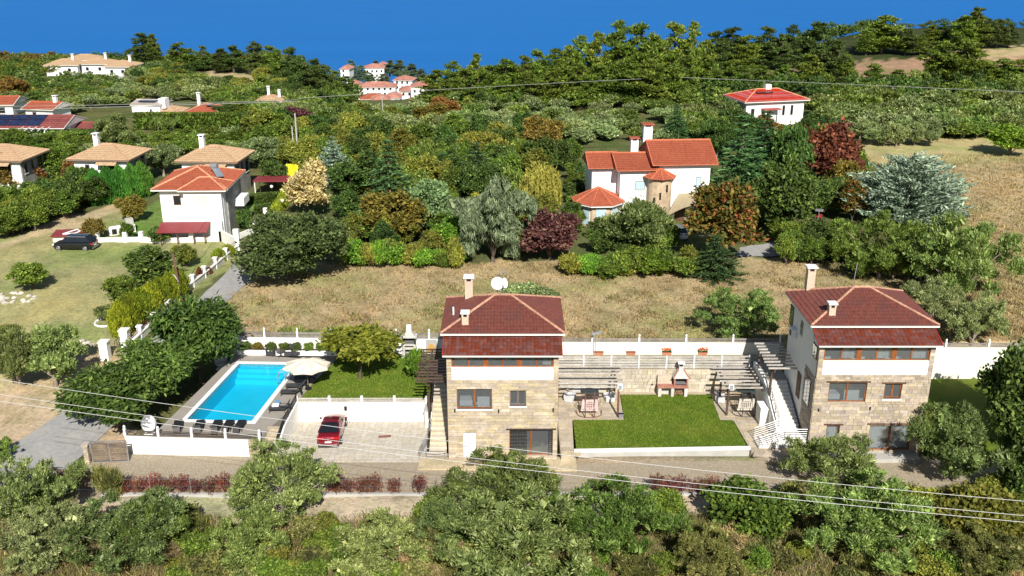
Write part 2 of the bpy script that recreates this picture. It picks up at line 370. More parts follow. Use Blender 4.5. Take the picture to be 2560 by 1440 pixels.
lane([(-40.5, 56), (-37.2, 64), (-35.5, 71), (-33.9, 80), (-31.6, 90), (-30.3, 101), (-30.6, 108), (-30.4, 118)], [7.5, 7.4, 5.6, 4.2, 3.8, 3.2, 2.8, 2.6], 'lane')
strip('driveway', [(-30, 61.6, -30, 66.6), (-18, 61.4, -18, 66.0), (0, 61.4, 0, 65.0), (20, 61.6, 20, 65.6), (46, 62, 46, 66)], mat('grey_gravel', (.34, .285, .21), .95, .3, 9, dirt=(.29, .24, .15), bmp=.8), .03)
pp = [P(290, 180, -5), P(330, 180, -5), P(330, 233, -3), P(300, 233, -3)]
strip('hill_road', [(P(288, 192, -5).x, P(288, 192, -5).y, P(330, 192, -5).x, P(330, 192, -5).y), (P(296, 238, -3).x, P(296, 238, -3).y, P(318, 238, -3).x, P(318, 238, -3).y)], ASPH, .5)
strip('villa_drive', [(P(1840, 645, 2.3).x, P(1840, 645, 2.3).y, P(1850, 622, 2.3).x, P(1850, 622, 2.3).y), (P(1960, 640, 2.3).x, P(1960, 640, 2.3).y, P(1960, 600, 2.3).x, P(1960, 600, 2.3).y)], ASPH, .08)

# ------------------------------------------------------------------ terraces of the stone house grounds
ZD = 1.5
def slab(name, pts, z0, z1, mt, kind='structure'):
    return tag(MB().prism([(p[0], p[1]) for p in pts], z0, z1).build(name, mt), kind=kind)
def cells(bounds, cell, jit, inside, seed, gap=.025):
    """irregular four-sided paving pieces"""
    rr = random.Random(seed); x0, y0, x1, y1 = bounds; nx = max(1, int((x1 - x0) / cell)); ny = max(1, int((y1 - y0) / cell))
    G = {}
    for i in range(nx + 1):
        for j in range(ny + 1):
            jx = rr.uniform(-jit, jit) * cell if 0 < i < nx else 0; jy = rr.uniform(-jit, jit) * cell if 0 < j < ny else 0
            G[i, j] = (x0 + (x1 - x0) * i / nx + jx + (.5 * (j % 2) * cell * .3 if 0 < i < nx else 0), y0 + (y1 - y0) * j / ny + jy)
    out = []
    for i in range(nx):
        for j in range(ny):
            pl = [G[i, j], G[i + 1, j], G[i + 1, j + 1], G[i, j + 1]]; cx = sum(p[0] for p in pl) / 4; cy = sum(p[1] for p in pl) / 4
            if not inside(cx, cy): continue
            out.append([(cx + (p[0] - cx) * (1 - gap / cell * 2), cy + (p[1] - cy) * (1 - gap / cell * 2)) for p in pl])
    return out
def pave(parent, cs, z, th, mt, name, maxn=300):
    rr = random.Random(5); rest = MB()
    for k, c in enumerate(cs):
        if k < maxn: MB().prism(c, z, z + th + rr.uniform(0, .012)).build(name, mt, parent)
        else: rest.prism(c, z, z + th + rr.uniform(0, .012))
    if rest.v: tag(rest.build(name + '_rest', mt, parent), kind='stuff')
# pool terrace with the pool opening
PO = [(-26.05, 69.5), (-20.75, 69.2), (-19.5, 80.1), (-24.65, 80.35)]           # pool water outline fl, fr, br, bl
CW = .38
def off(poly, d):
    c = Vector((sum(p[0] for p in poly) / 4, sum(p[1] for p in poly) / 4)); out = []
    for p in poly: out.append((p[0] + math.copysign(d, p[0] - c.x), p[1] + math.copysign(d, p[1] - c.y)))
    return out
PC = off(PO, CW)
DK = [(-27.9, 66.85), (-19.55, 66.3), (-16.15, 80.9), (-25.5, 82.5)]
m = MB()
for i in range(4):
    j = (i + 1) % 4; m.prism([DK[i], DK[j], PC[j], PC[i]], -.6, ZD)
m.prism([(-19.55, 66.3), (-17.9, 72.1), (-17.75, 73.0), (-17.2, 76.5)], -.6, ZD - .004)
tag(m.build('pool_deck', DECK), kind='structure')
pool = thing('swimming_pool', 'rectangular turquoise swimming pool with white coping set in grey deck', 'pool', (0, 0, 0))
for i in range(4):
    j = (i + 1) % 4; MB().prism([PC[i], PC[j], PO[j], PO[i]], ZD - .3, ZD + .04).build('coping', PAINTW, pool)
TM, t, bs = nodes('pool_tile'); pos = geo_pos(t)
n1 = noise(t, .9, 3, .5, vec=pos); bs.inputs['Roughness'].default_value = .4
t.links.new(ramp(t, n1, [(.3, (.018, .41, .59)), (.7, (.022, .45, .63))]), bs.inputs['Base Color'])
m = MB(); b = [(p[0], p[1], ZD - 1.5) for p in PO]; tp = [(p[0], p[1], ZD - .02) for p in PO]
m.add(b + tp, [(0, 1, 2, 3)] + [(i, (i + 1) % 4, 4 + (i + 1) % 4, 4 + i) for i in range(4)]); m.build('basin', TM, pool)
m = MB(); f = lambda a, b, k: (a[0] + (b[0] - a[0]) * k, a[1] + (b[1] - a[1]) * k)
for k in range(3):
    a0 = f(PO[3], PO[0], .04 * k); b0 = f(PO[2], PO[1], .04 * k); a1 = f(PO[3], PO[0], .04 * k + .04); b1 = f(PO[2], PO[1], .04 * k + .04)
    m.prism([a0, b0, b1, a1], ZD - 1.49, ZD - .35 - .33 * k)
m.build('pool_steps', TM, pool)
m = MB(); q0 = f(PO[0], PO[3], .16); q1 = f(PO[1], PO[2], .14); m.bar((*q0, ZD - 1.47), (*q1, ZD - 1.47), .12, .04); m.build('floor_line', PAINTW, pool)
WM, t, bs = nodes('pool_water'); out = t.nodes['Material Output']
tr = N(t, 'ShaderNodeBsdfTransparent'); tr.inputs[0].default_value = (.62, .97, 1, 1)
gl = N(t, 'ShaderNodeBsdfGlossy'); gl.inputs['Roughness'].default_value = .02; fr = N(t, 'ShaderNodeLayerWeight'); pw = N(t, 'ShaderNodeMath', operation='POWER'); pw.inputs[1].default_value = 5; t.links.new(fr.outputs['Facing'], pw.inputs[0]); fa = N(t, 'ShaderNodeMath', operation='MULTIPLY_ADD'); fa.inputs[1].default_value = .6; fa.inputs[2].default_value = .02; t.links.new(pw.outputs[0], fa.inputs[0])
bp = N(t, 'ShaderNodeBump'); bp.inputs['Strength'].default_value = .12; bp.inputs['Distance'].default_value = .05; t.links.new(noise(t, 2.2, 3, .5, vec=geo_pos(t)), bp.inputs['Height'])
t.links.new(bp.outputs[0], gl.inputs['Normal']); t.links.new(bp.outputs[0], fr.inputs['Normal'])
mx = N(t, 'ShaderNodeMixShader'); t.links.new(fa.outputs[0], mx.inputs[0]); t.links.new(tr.outputs[0], mx.inputs[1]); t.links.new(gl.outputs[0], mx.inputs[2]); t.links.new(mx.outputs[0], out.inputs[0])
MB().poly([(p[0], p[1], ZD - .09) for p in PO]).build('water', WM, pool)
m = MB(); a = Vector((-19.95, 76.6, ZD))
for dy in (0, .5):
    m.path([a + Vector((.25, dy, 0)), a + Vector((.25, dy, .7)), a + Vector((.1, dy, .88)), a + Vector((-.25, dy, .85)), a + Vector((-.42, dy, .5)), a + Vector((-.42, dy, -1))], .03, 6)
for z in (-.3, -.6): m.bar(a + Vector((-.42, 0, z)), a + Vector((-.42, .5, z)), .06, .04)
m.build('ladder', GALV, pool)
# upper lawn by the car wall
LAWN, t, bs = nodes('mown_lawn'); pos = geo_pos(t); n1 = noise(t, 14, 4, .7, vec=pos); n2 = noise(t, .45, 4, .6, vec=pos)
c = ramp(t, n1, [(.3, (.045, .09, .008)), (.7, (.105, .16, .017))]); c = mixc(t, ramp(t, n2, [(.40, (0, 0, 0)), (.7, (.85, .85, .85))]), c, (.14, .15, .026))
t.links.new(c, bs.inputs['Base Color']); bs.inputs['Roughness'].default_value = .9; bs.inputs['Specular IOR Level'].default_value = .1; bump(t, bs, n1, .8, .06)
slab('upper_lawn', [(-17.85, 72.1), (-7.0, 72.2), (-6.6, 82.6), (-16.2, 82.2), (-16.1, 80.9), (-17.2, 76.5)], -.6, ZD - .03, LAWN)
slab('front_lawn', [(5.0, 66.45), (18.3, 66.9), (18.15, 71.25), (17.05, 71.35), (17.2, 76.0), (9.4, 76.0), (9.25, 71.35), (5.0, 71.35)], -.6, .5, LAWN)
slab('side_lawn', [(32.5, 67), (46.4, 67), (46.4, 79.2), (32.5, 79.2)], -.6, .5, LAWN)
patio = slab('patio', [(3.75, 65.4), (4.75, 65.4), (4.95, 71.4), (9.2, 71.4), (9.35, 76.05), (17.25, 76.05), (17.1, 71.4), (18.2, 71.3), (18.5, 66.3), (19.5, 65.0), (23, 65.0), (23, 76.6), (3.75, 76.6)], -.6, .47, MORTAR)
lawnpoly = [(4.95, 66.4), (18.35, 66.9), (18.2, 71.3), (17.1, 71.4), (17.25, 76.05), (9.35, 76.05), (9.2, 71.4), (4.95, 71.4)]
def ins(pl):
    A = [(p[0], p[1]) for p in pl]
    return lambda x, y: bool(inpoly(np.array([x]), np.array([y]), A)[0])
il = ins(lawnpoly)
pave(patio, [c for c in cells((3.8, 65.45, 22.9, 76.5), .72, .2, lambda x, y: not il(x, y) and not (x > 4.95 and x < 18.2 and y < 66.5), 3) if not any(il(*p) for p in c)], .45, .045, FLAG, 'flagstone')
for nm, pts, z0, z1 in (('lawn_kerb', [(4.85, 66.12), (18.45, 66.62), (18.45, 66.88), (4.85, 66.42)], -.3, .56),):
    kb = thing(nm, 'long low kerb wall with white top along the front lawn edge', 'wall'); MB().prism(pts, z0, .42).build('wall_body', CONC, kb); MB().prism([(4.8, 66.06), (18.5, 66.56), (18.5, 66.9), (4.8, 66.44)], .42, .57).build('coping', WHITE, kb)
terr = slab('upper_terrace', [(3.75, 76.9), (24, 76.9), (24, 79.9), (3.75, 79.9)], -.6, 2.55, mat('terrace_soil', (.30, .27, .17), .95, .25, 4, dirt=(.15, .18, .07)))
court = slab('parking_court', [(-19.2, 66.2), (-17.7, 71.8), (-7.0, 71.9), (-6.6, 67.9), (-6.9, 65.4), (-15.5, 65.3)], -.6, .06, MORTAR)
ic = ins([(-19.2, 66.2), (-17.7, 71.8), (-7.0, 71.9), (-6.6, 67.9), (-6.9, 65.4), (-15.5, 65.3)])
pave(court, [c for c in cells((-19.2, 65.3, -6.7, 71.85), .5, .22, ic, 9)], .04, .04, PAVE, 'paving_stone')
apron = slab('house_apron', [(-7.1, 64.2), (4.9, 64.0), (4.9, 65.9), (-7.1, 65.9)], -.6, .14, FLAG)
# ------------------------------------------------------------------ building helpers
def wallgrid(m, ops, s0, s1, z0, z1, f, th):
    """wall from s0..s1, z0..z1 with openings ops; f(s, d, z) -> point, d = depth inwards"""
    S = sorted({s0, s1, *[min(max(o[i], s0), s1) for o in ops for i in (0, 1)]}); Z = sorted({z0, z1, *[min(max(o[i], z0), z1) for o in ops for i in (2, 3)]})
    for a, b in zip(S[:-1], S[1:]):
        for c, d in zip(Z[:-1], Z[1:]):
            sm_, zm = (a + b) / 2, (c + d) / 2
            if any(o[0] < sm_ < o[1] and o[2] < zm < o[3] for o in ops): continue
            vs = [f(s, k, z) for k in (0, th) for s, z in ((a, c), (b, c), (b, d), (a, d))]
            m.add(vs, [(0, 1, 2, 3), (7, 6, 5, 4), (0, 4, 5, 1), (1, 5, 6, 2), (2, 6, 7, 3), (3, 7, 4, 0)])
UNIT = MB().box(-.5, -.5, -.5, .5, .5, .5).mesh('block')
def stones(parent, ops, s0, s1, z0, z1, f, mt, lo, hi, ho, seed, maxn=300, proud=(.015, .05), name='stone', ax='x'):
    """coursed stone pieces on a wall face, each its own part"""
    rr = random.Random(seed); out = []
    z = z0; cuts = sorted({o[2] for o in ops} | {o[3] for o in ops} | {z1})
    while z < z1 - .04:
        h = rr.uniform(*ho); nxt = [c for c in cuts if z + .06 < c]
        if nxt and z + h > nxt[0] - .09: h = nxt[0] - z
        zc = z + h / 2; iv = [(s0, s1)]
        for o in ops:
            if o[2] < zc < o[3]:
                niv = []
                for a, b in iv:
                    if o[1] <= a or o[0] >= b: niv.append((a, b)); continue
                    if a < o[0]: niv.append((a, o[0]))
                    if o[1] < b: niv.append((o[1], b))
                iv = niv
        for a, b in iv:
            s = a
            while s < b - .03:
                L = rr.uniform(lo, hi)
                if b - (s + L) < lo * .6: L = b - s
                out.append((s, min(s + L, b), z, z + h, rr.uniform(*proud), rr.random())); s += L
        z += h
    order = sorted(range(len(out)), key=lambda i: -(out[i][1] - out[i][0]) * (out[i][3] - out[i][2]))
    big = set(order[:maxn]); rest = MB()
    for i, (a, b, c, d, pr, _) in enumerate(out):
        g = .012; a += g; b -= g; c += g; d -= g
        if b - a < .02 or d - c < .02: continue
        if i in big:
            p = f((a + b) / 2, -pr / 2 + .01, (c + d) / 2)
            o = link(name, UNIT, mt, parent, p)
            o.scale = (b - a, pr + .02, d - c) if ax == 'x' else (pr + .02, b - a, d - c)
            o.rotation_euler = (rr.uniform(-.01, .01), rr.uniform(-.012, .012), 0)
        else:
            vs = [f(s, k, zz) for k in (-pr, .01) for s, zz in ((a, c), (b, c), (b, d), (a, d))]
            rest.add(vs, [(0, 1, 2, 3), (7, 6, 5, 4), (0, 4, 5, 1), (1, 5, 6, 2), (2, 6, 7, 3), (3, 7, 4, 0)])
    if rest.v: tag(rest.build('small_' + name + 's', mt, parent), kind='stuff')
def tiled(m, A, B, C, D, cw=.26, ch=.36, amp=.045, step=.04, sub=4):
    """roof face A(eave left) B(eave right) C(top right) D(top left): barrel tiles in overlapping courses"""
    A, B, C, D = map(Vector, (A, B, C, D)); ex = (B - A).normalized(); nrm = (B - A).cross(D - A).normalized(); ey = nrm.cross(ex)
    Ht = (D - A).dot(ey); L = (B - A).length; dl = (D - A).dot(ex); cr = (C - A).dot(ex)
    nr = max(1, round(Ht / ch)); ns = int(L / cw * sub) + 1; S = [min(L, i * cw / sub) for i in range(ns + 1)]
    pf = [amp * abs(math.sin(math.pi * i / sub)) if sub > 2 else amp * (i % 2) for i in range(ns + 1)]
    for r in range(nr):
        t0, t1 = Ht * r / nr, Ht * (r + 1) / nr
        l0, r0 = dl * t0 / Ht, L + (cr - L) * t0 / Ht; l1, r1 = dl * t1 / Ht, L + (cr - L) * t1 / Ht
        i0 = len(m.v); use = [i for i in range(ns + 1) if S[i] >= l0 - cw and S[i] <= r0 + cw]
        if len(use) < 2: continue
        vs = []
        for t, lo_, hi_, st in ((t0 - .03, l0, r0, step), (t1, l1, r1, 0)):
            for i in use:
                s = min(max(S[i], lo_), hi_); vs.append(A + ex * s + ey * t + nrm * (pf[i] + st + .01))
        k = len(use); fs = [(i, i + 1, k + i + 1, k + i) for i in range(k - 1) if (vs[i] - vs[i + 1]).length > 1e-4 or (vs[k + i] - vs[k + i + 1]).length > 1e-4]
        m.add(vs, fs)
def ridgecap(m, p, q, r=.10, seg=.38):
    p, q = Vector(p), Vector(q); n = max(1, int((q - p).length / seg))
    for i in range(n):
        a = p + (q - p) * (i / n); b = p + (q - p) * ((i + 1) / n); m.tube(a, b + (q - p).normalized() * .03, r * 1.15, 7, r * .85)
def hip(parent, x0, x1, y0, y1, ze, rise, mt, rid=RIDGE, th=.14, cw=.26, ch=.36, fas=FASCIA, amp=.045, rr=.10, step=.04, ridge_len=None):
    """hipped roof: eave slab, four tiled faces, ridge tiles"""
    w, d = x1 - x0, y1 - y0
    if w >= d:
        k = (w - (ridge_len if ridge_len is not None else w - d)) / 2; E1 = (x0 + k, (y0 + y1) / 2, ze + rise); E2 = (x1 - k, (y0 + y1) / 2, ze + rise)
        faces = [((x0, y0), (x1, y0), E2, E1), ((x1, y0), (x1, y1), E2, E2), ((x1, y1), (x0, y1), E1, E2), ((x0, y1), (x0, y0), E1, E1)]
        hips = [((x0, y0), E1), ((x0, y1), E1), ((x1, y0), E2), ((x1, y1), E2)]
    else:
        k = d / 2 - (d - w) / 2; E1 = ((x0 + x1) / 2, y0 + k, ze + rise); E2 = ((x0 + x1) / 2, y1 - k, ze + rise)
        faces = [((x0, y0), (x1, y0), E1, E1), ((x1, y0), (x1, y1), E2, E1), ((x1, y1), (x0, y1), E2, E2), ((x0, y1), (x0, y0), E1, E2)]
        hips = [((x0, y0), E1), ((x1, y0), E1), ((x0, y1), E2), ((x1, y1), E2)]
    roof = MB().add([(x0, y0, ze), (x1, y0, ze), (x1, y1, ze), (x0, y1, ze), E1, E2],
                    [(3, 2, 1, 0)] + ([(0, 1, 5, 4), (1, 2, 5), (2, 3, 4, 5), (3, 0, 4)] if w >= d else [(0, 1, 4), (1, 2, 5, 4), (2, 3, 5), (3, 0, 4, 5)])).build('roof', mt, parent)
    m = MB()
    for a, b, c, e in faces: tiled(m, (*a, ze), (*b, ze), c, e, cw, ch, amp, step)
    tag(m.build('roof_tiles', mt, roof), kind='stuff')
    m = MB()
    for a, E in hips: ridgecap(m, (*a, ze + .06), (E[0], E[1], E[2] + .06), rr)
    if (Vector(E1) - Vector(E2)).length > .1: ridgecap(m, (E1[0], E1[1], E1[2] + .06), (E2[0], E2[1], E2[2] + .06), rr)
    m.build('ridge_tiles', rid, roof)
    m = MB()
    for a, b in (((x0, y0), (x1, y0)), ((x1, y0), (x1, y1)), ((x1, y1), (x0, y1)), ((x0, y1), (x0, y0))):
        m.bar((*a, ze - th / 2 - .01), (*b, ze - th / 2 - .01), .10, th)
    m.build('fascia', fas, roof); return roof
def chimney(parent, x, y, z0, z1, w, mt, cap=PAINTW, name='chimney'):
    c = MB().box(x - w / 2, y - w / 2, z0, x + w / 2, y + w / 2, z1).build(name, mt, parent)
    for dx in (-1, 1):
        MB().box(x + dx * w * .4 - .07, y - w / 2, z1, x + dx * w * .4 + .07, y + w / 2, z1 + .28).build('vent_pier', mt, c)
    MB().box(x - w * .3, y - w * .3, z1 + .002, x + w * .3, y + w * .3, z1 + .27).build('flue_shade_block', DARK, c)  # solid near-black block, painted shade of the flue mouth
    MB().box(x - w * .68, y - w * .68, z1 + .28, x + w * .68, y + w * .68, z1 + .40).build('cap', cap, c); return c
def window(parent, f, s0, s1, z0, z1, n=2, fm=WOOD, gm=GLASS, rec=.12, fw=.08, name='window', curtain=None, room=None, sill=None, lintel=None, mull=None):
    """real frame bars, panes set in them, a dark room box and curtains behind; f(s, depth, z)"""
    def bx(m, a, b, c, d, k0, k1): m.add([f(s, k, z) for k in (k0, k1) for s, z in ((a, c), (b, c), (b, d), (a, d))], [(0, 1, 2, 3), (7, 6, 5, 4), (0, 4, 5, 1), (1, 5, 6, 2), (2, 6, 7, 3), (3, 7, 4, 0)])
    m = MB(); k0, k1 = rec, rec + .07
    bx(m, s0, s1, z0, z0 + fw, k0, k1); bx(m, s0, s1, z1 - fw, z1, k0, k1); bx(m, s0, s0 + fw, z0 + fw, z1 - fw, k0, k1); bx(m, s1 - fw, s1, z0 + fw, z1 - fw, k0, k1)
    cut = [s0 + fw] + [s0 + (s1 - s0) * i / n for i in range(1, n)] + [s1 - fw]
    for i in range(1, n):
        w2 = fw * (mull[i - 1] if mull else .8); bx(m, cut[i] - w2, cut[i] + w2, z0 + fw, z1 - fw, k0 - .01, k1)
    w = m.build(name, fm, parent)
    for i in range(n):
        MB().poly([f(cut[i], rec + .035, z0 + fw), f(cut[i + 1], rec + .035, z0 + fw), f(cut[i + 1], rec + .035, z1 - fw), f(cut[i], rec + .035, z1 - fw)]).build('pane', gm, w)
    if curtain:
        for a, b in curtain:
            a = s0 + (s1 - s0) * a; b = s0 + (s1 - s0) * b; m = MB(); k = 24; vs = []
            for i in range(k + 1):
                s = a + (b - a) * i / k; d = rec + .28 + .035 * math.sin(i * 1.9) + .02 * math.sin(i * .7)
                vs += [f(s, d, z0 + .05), f(s, d, z1 - .05)]
            m.add(vs, [(2 * i, 2 * i + 2, 2 * i + 3, 2 * i + 1) for i in range(k)]); m.build('curtain', CURT, w, smooth=True)
    if sill: m = MB(); bx(m, s0 - .08, s1 + .08, z0 - .14, z0, -.07, rec); m.build('sill', sill, w)
    if lintel: m = MB(); bx(m, s0 - .25, s1 + .25, z1, z1 + .13, -.05, rec); m.build('lintel', lintel, w)
    return w
def stone_house(name, label, X0, Yf, Wd, zp, zw, ze, rise, D0, D1, stm, sp, left_detail, seed):
    """three-storey stone house: zp0,zp1 white parapet; zw band top; ze eave; D0,D1 eave depth range"""
    h = thing(name, label, 'house', (X0, Yf, 0))
    zp0, zp1 = zp; fr = lambda s, d, z: (s, d, z)
    G1, G2, Wn1, Wn2, band = sp['door'], sp['door2'], sp['win1'], sp['win2'], (.42, Wd - .42, zp1 + .04, zw)
    ops = [G1, G2, Wn1, Wn2, (.38, Wd - .38, zp0, zw + .02)]
    m = MB(); wallgrid(m, ops, 0, Wd, -.4, zw + .12, fr, .3)
    Dp = D1 - .45
    m2 = MB()                                                                 # side and back walls
    m2.add([(0, .3, -.4), (0, Dp, -.4), (0, Dp, ze), (0, 1.5, ze), (0, 1.5, 9.75), (0, .3, 9.25)], [(5, 4, 3, 2, 1, 0)])
    m2.add([(Wd, .3, -.4), (Wd, Dp, -.4), (Wd, Dp, ze), (Wd, 1.5, ze), (Wd, 1.5, 9.75), (Wd, .3, 9.25)], [(0, 1, 2, 3, 4, 5)])
    m2.add([(0, Dp, -.4), (Wd, Dp, -.4), (Wd, Dp, ze), (0, Dp, ze)], [(0, 3, 2, 1)])
    m2.box(.02, 1.5, zp0 - .1, Wd - .02, 1.8, ze)                             # wall behind the enclosed balcony
    m.build('front_wall', MORTAR, h); sw = m2.build('side_wall', WHITE, h)
    MB().box(.05, .32, zp0 - .3, Wd - .05, 1.5, zp0 - .1).build('balcony_floor', DARK, h)
    MB().box(.05, .3, 2.9, Wd - .05, Dp - .05, 3.1).build('floor_slab', WHITE, h)
    stones(h, ops, 0, Wd, -.1, zw + .1, fr, stm, *sp['st'], seed)
    MB().box(.38, -.03, zp0, Wd - .38, .2, zp1 + .04).build('balcony_parapet', WHITE, h)
    b0, b1 = band[0], band[1]
    window(h, fr, b0, b1, band[2], band[3], 6, WOOD, GLASS, .1, .075, 'window_band', curtain=sp.get('bcurt'), mull=[.8, 2.6, .8, 2.6, .8])
    window(h, fr, *Wn1, 2, WOOD, GLASS, .12, .08, 'window', curtain=sp.get('c1'), sill=None if sp.get('lin') else FASCIA, lintel=sp.get('lin'))
    window(h, fr, *Wn2, sp['n2'], sp.get('f2', WOOD), GLASS, .14, .09, 'window', sill=FASCIA, lintel=sp.get('lin'))
    g = window(h, fr, *G1, 2, WOOD, GLASS, .16, .09, 'glass_door', curtain=sp.get('cd'), lintel=sp.get('lin2', sp.get('lin')))
    # furniture seen through the first floor window
    m = MB(); s0, s1, z0, z1 = Wn1
    m.box(s0 + .15, .9, z0 - .2, s0 + 1.25, 2.6, z0 + .25); m.box(s0 + 1.5, .8, z0 - .3, s1 - .2, .9, z0 + .6); m.build('bed', PAINTW, h)
    # lower roof over the glazed balcony
    zb, zt, dy0, dy1 = sp['aw']
    A, B = Vector((-.22, dy0, zb)), Vector((Wd + .22, dy0, zb)); C, D = Vector((Wd + .22, dy1, zt)), Vector((-.22, dy1, zt))
    lr = MB().add([A, B, C, D, A - Vector((0, 0, .07)), B - Vector((0, 0, .07)), C - Vector((0, 0, .07)), D - Vector((0, 0, .07))], [(0, 1, 2, 3), (7, 6, 5, 4), (0, 4, 5, 1), (1, 5, 6, 2), (3, 7, 4, 0)]).build('lower_roof', ROOFD, h)
    sl = math.atan2(zt - zb, dy1 - dy0); Ls = math.hypot(zt - zb, dy1 - dy0); nc, nr = 30, 6; cw = (Wd + .44) / nc; ch = Ls / nr
    tm = MB(); vs = []
    for y, lift in ((-.04, .055), (ch + .02, .012)):
        for i in range(7): vs.append((-cw / 2 + cw * i / 6, y, lift + .055 * abs(math.sin(math.pi * i / 6)) + .004))
    tm.add(vs, [(i, i + 1, i + 8, i + 7) for i in range(6)]); tm.add([vs[i] for i in range(7)] + [(v[0], v[1], -.0) for v in vs[:7]], [(i + 7, i + 8, i + 1, i) for i in range(6)]); tme = tm.mesh('roof_tile')
    for r in range(nr):
        for c in range(nc):
            o = link('roof_tile', tme, ROOFT, lr, (-.22 + cw * (c + .5), dy0 + math.cos(sl) * ch * r, zb + math.sin(sl) * ch * r)); o.rotation_euler = (sl, 0, 0)
    MB().bar((-.24, dy0 - .03, zb - .02), (Wd + .24, dy0 - .03, zb - .02), .09, .12).build('gutter', FASCIA if sp.get('gut') is None else sp['gut'], lr)
    for x in (-.24, Wd + .24): MB().bar((x, dy0, zb + .03), (x, dy1, zt + .03), .06, .12).build('verge_board', mat('red_verge', (.30, .03, .03), .5, .1), lr)
    rf = hip(h, -.45, Wd + .45, D0, D1, ze, rise, ROOFD, RIDGE, .13, .245, .36, ridge_len=sp['rl'])
    MB().box(-.1, D0 + .35, 9.2, Wd + .1, D0 + .5, ze).build('upper_wall', WHITE, h)
    left_detail(h, rf, Wd, Dp)
    return h
# ---- house in the middle
def det1(h, rf, Wd, Dp):
    chimney(h, 1.45, 6.6, 10.3, 12.35, .62, mat('tan_chimney', (.56, .42, .32), .8, .08, 6))
    chimney(h, 1.35, 2.0, 10.3, 11.15, .5, mat('tan_chimney', (.56, .42, .32), .8, .08, 6))
    MB().tube((.35, 3.9, 10.5), (.35, 3.9, 11.15), .07, 8).build('vent_pipe', PAINTW, h)
    o = MB().cb((2.45, 5.6, 11.25), (.75, .6, .1), M=Matrix.Rotation(-.40, 3, 'Y')).build('roof_hatch', mat('red_hatch', (.42, .12, .08), .5, .1), h)
    d = MB()                                                                   # solid door with handle, meter boxes, wall lamps
    g = D_door; s0, s1, z0, z1 = g
    dr = MB().box(s0, .12, z0, s1, .18, z1).build('door', PAINTW, h); MB().box(s0 + .1, .06, 1.15, s0 + .22, .12, 1.19).build('handle', DSTEEL, dr)
    for x, z in ((.55, 4.2), (3.85, 4.15), (Wd - .35, 4.25)): MB().box(x - .05, -.12, z, x + .05, -.02, z + .28).build('wall_lamp', DSTEEL, h)
    s0, s1, z0, z1 = H1SP['door']; gr = MB()
    for i in range(11):
        x = s0 + .1 + i * .12; gr.tube((x, .05, z0), (x, .05, z1), .014, 4)
        for k in range(7):
            zc = z0 + .15 + k * .3; gr.path([(x + .055 * math.cos(a), .05, zc + .1 * math.sin(a)) for a in [j * math.pi / 4 for j in range(9)]], .009, 3)
    for i in range(3): gr.bar((s0 + .08, .05, z0 + .1 + i * 1.0), (s0 + 1.35, .05, z0 + .1 + i * 1.0), .02, .03)
    for x in (s1 - .28, s1 - .05): gr.tube((x, .05, z0), (x, .05, z1), .02, 4)
    for k in range(12): gr.bar((s1 - .28, .05, z0 + .1 + k * .18), (s1 - .05, .05, z0 + .16 + k * .18), .02, .03)
    gr.build('security_grille', DSTEEL, h)
    for s in (-.6,):
        pass
H1SP = dict(door=(4.65, 7.95, .46, 2.68), door2=(1.15, 2.1, .3, 2.45), win1=(.72, 3.35, 4.45, 6.1), win2=(4.68, 5.9, 4.7, 5.98), n2=2, f2=mat('grey_brown_frame', (.16, .12, .11), .5, .1),
            st=(.42, 1.0, (.20, .30)), aw=(9.02, 9.86, -.5, 1.35), rl=1.2, c1=None, bcurt=[(.9, 1.0)], lin2=mat('dark_lintel', (.05, .035, .03), .6, .1))
D_door = H1SP['door2']
H1 = stone_house('stone_house', 'honey stone three-storey house with dark red hipped roof beside the car court', -4.85, 65.6, 8.3, (6.85, 7.83), 8.92, 10.15, 1.65, 1.0, 8.5, STONE, H1SP, det1, 11)
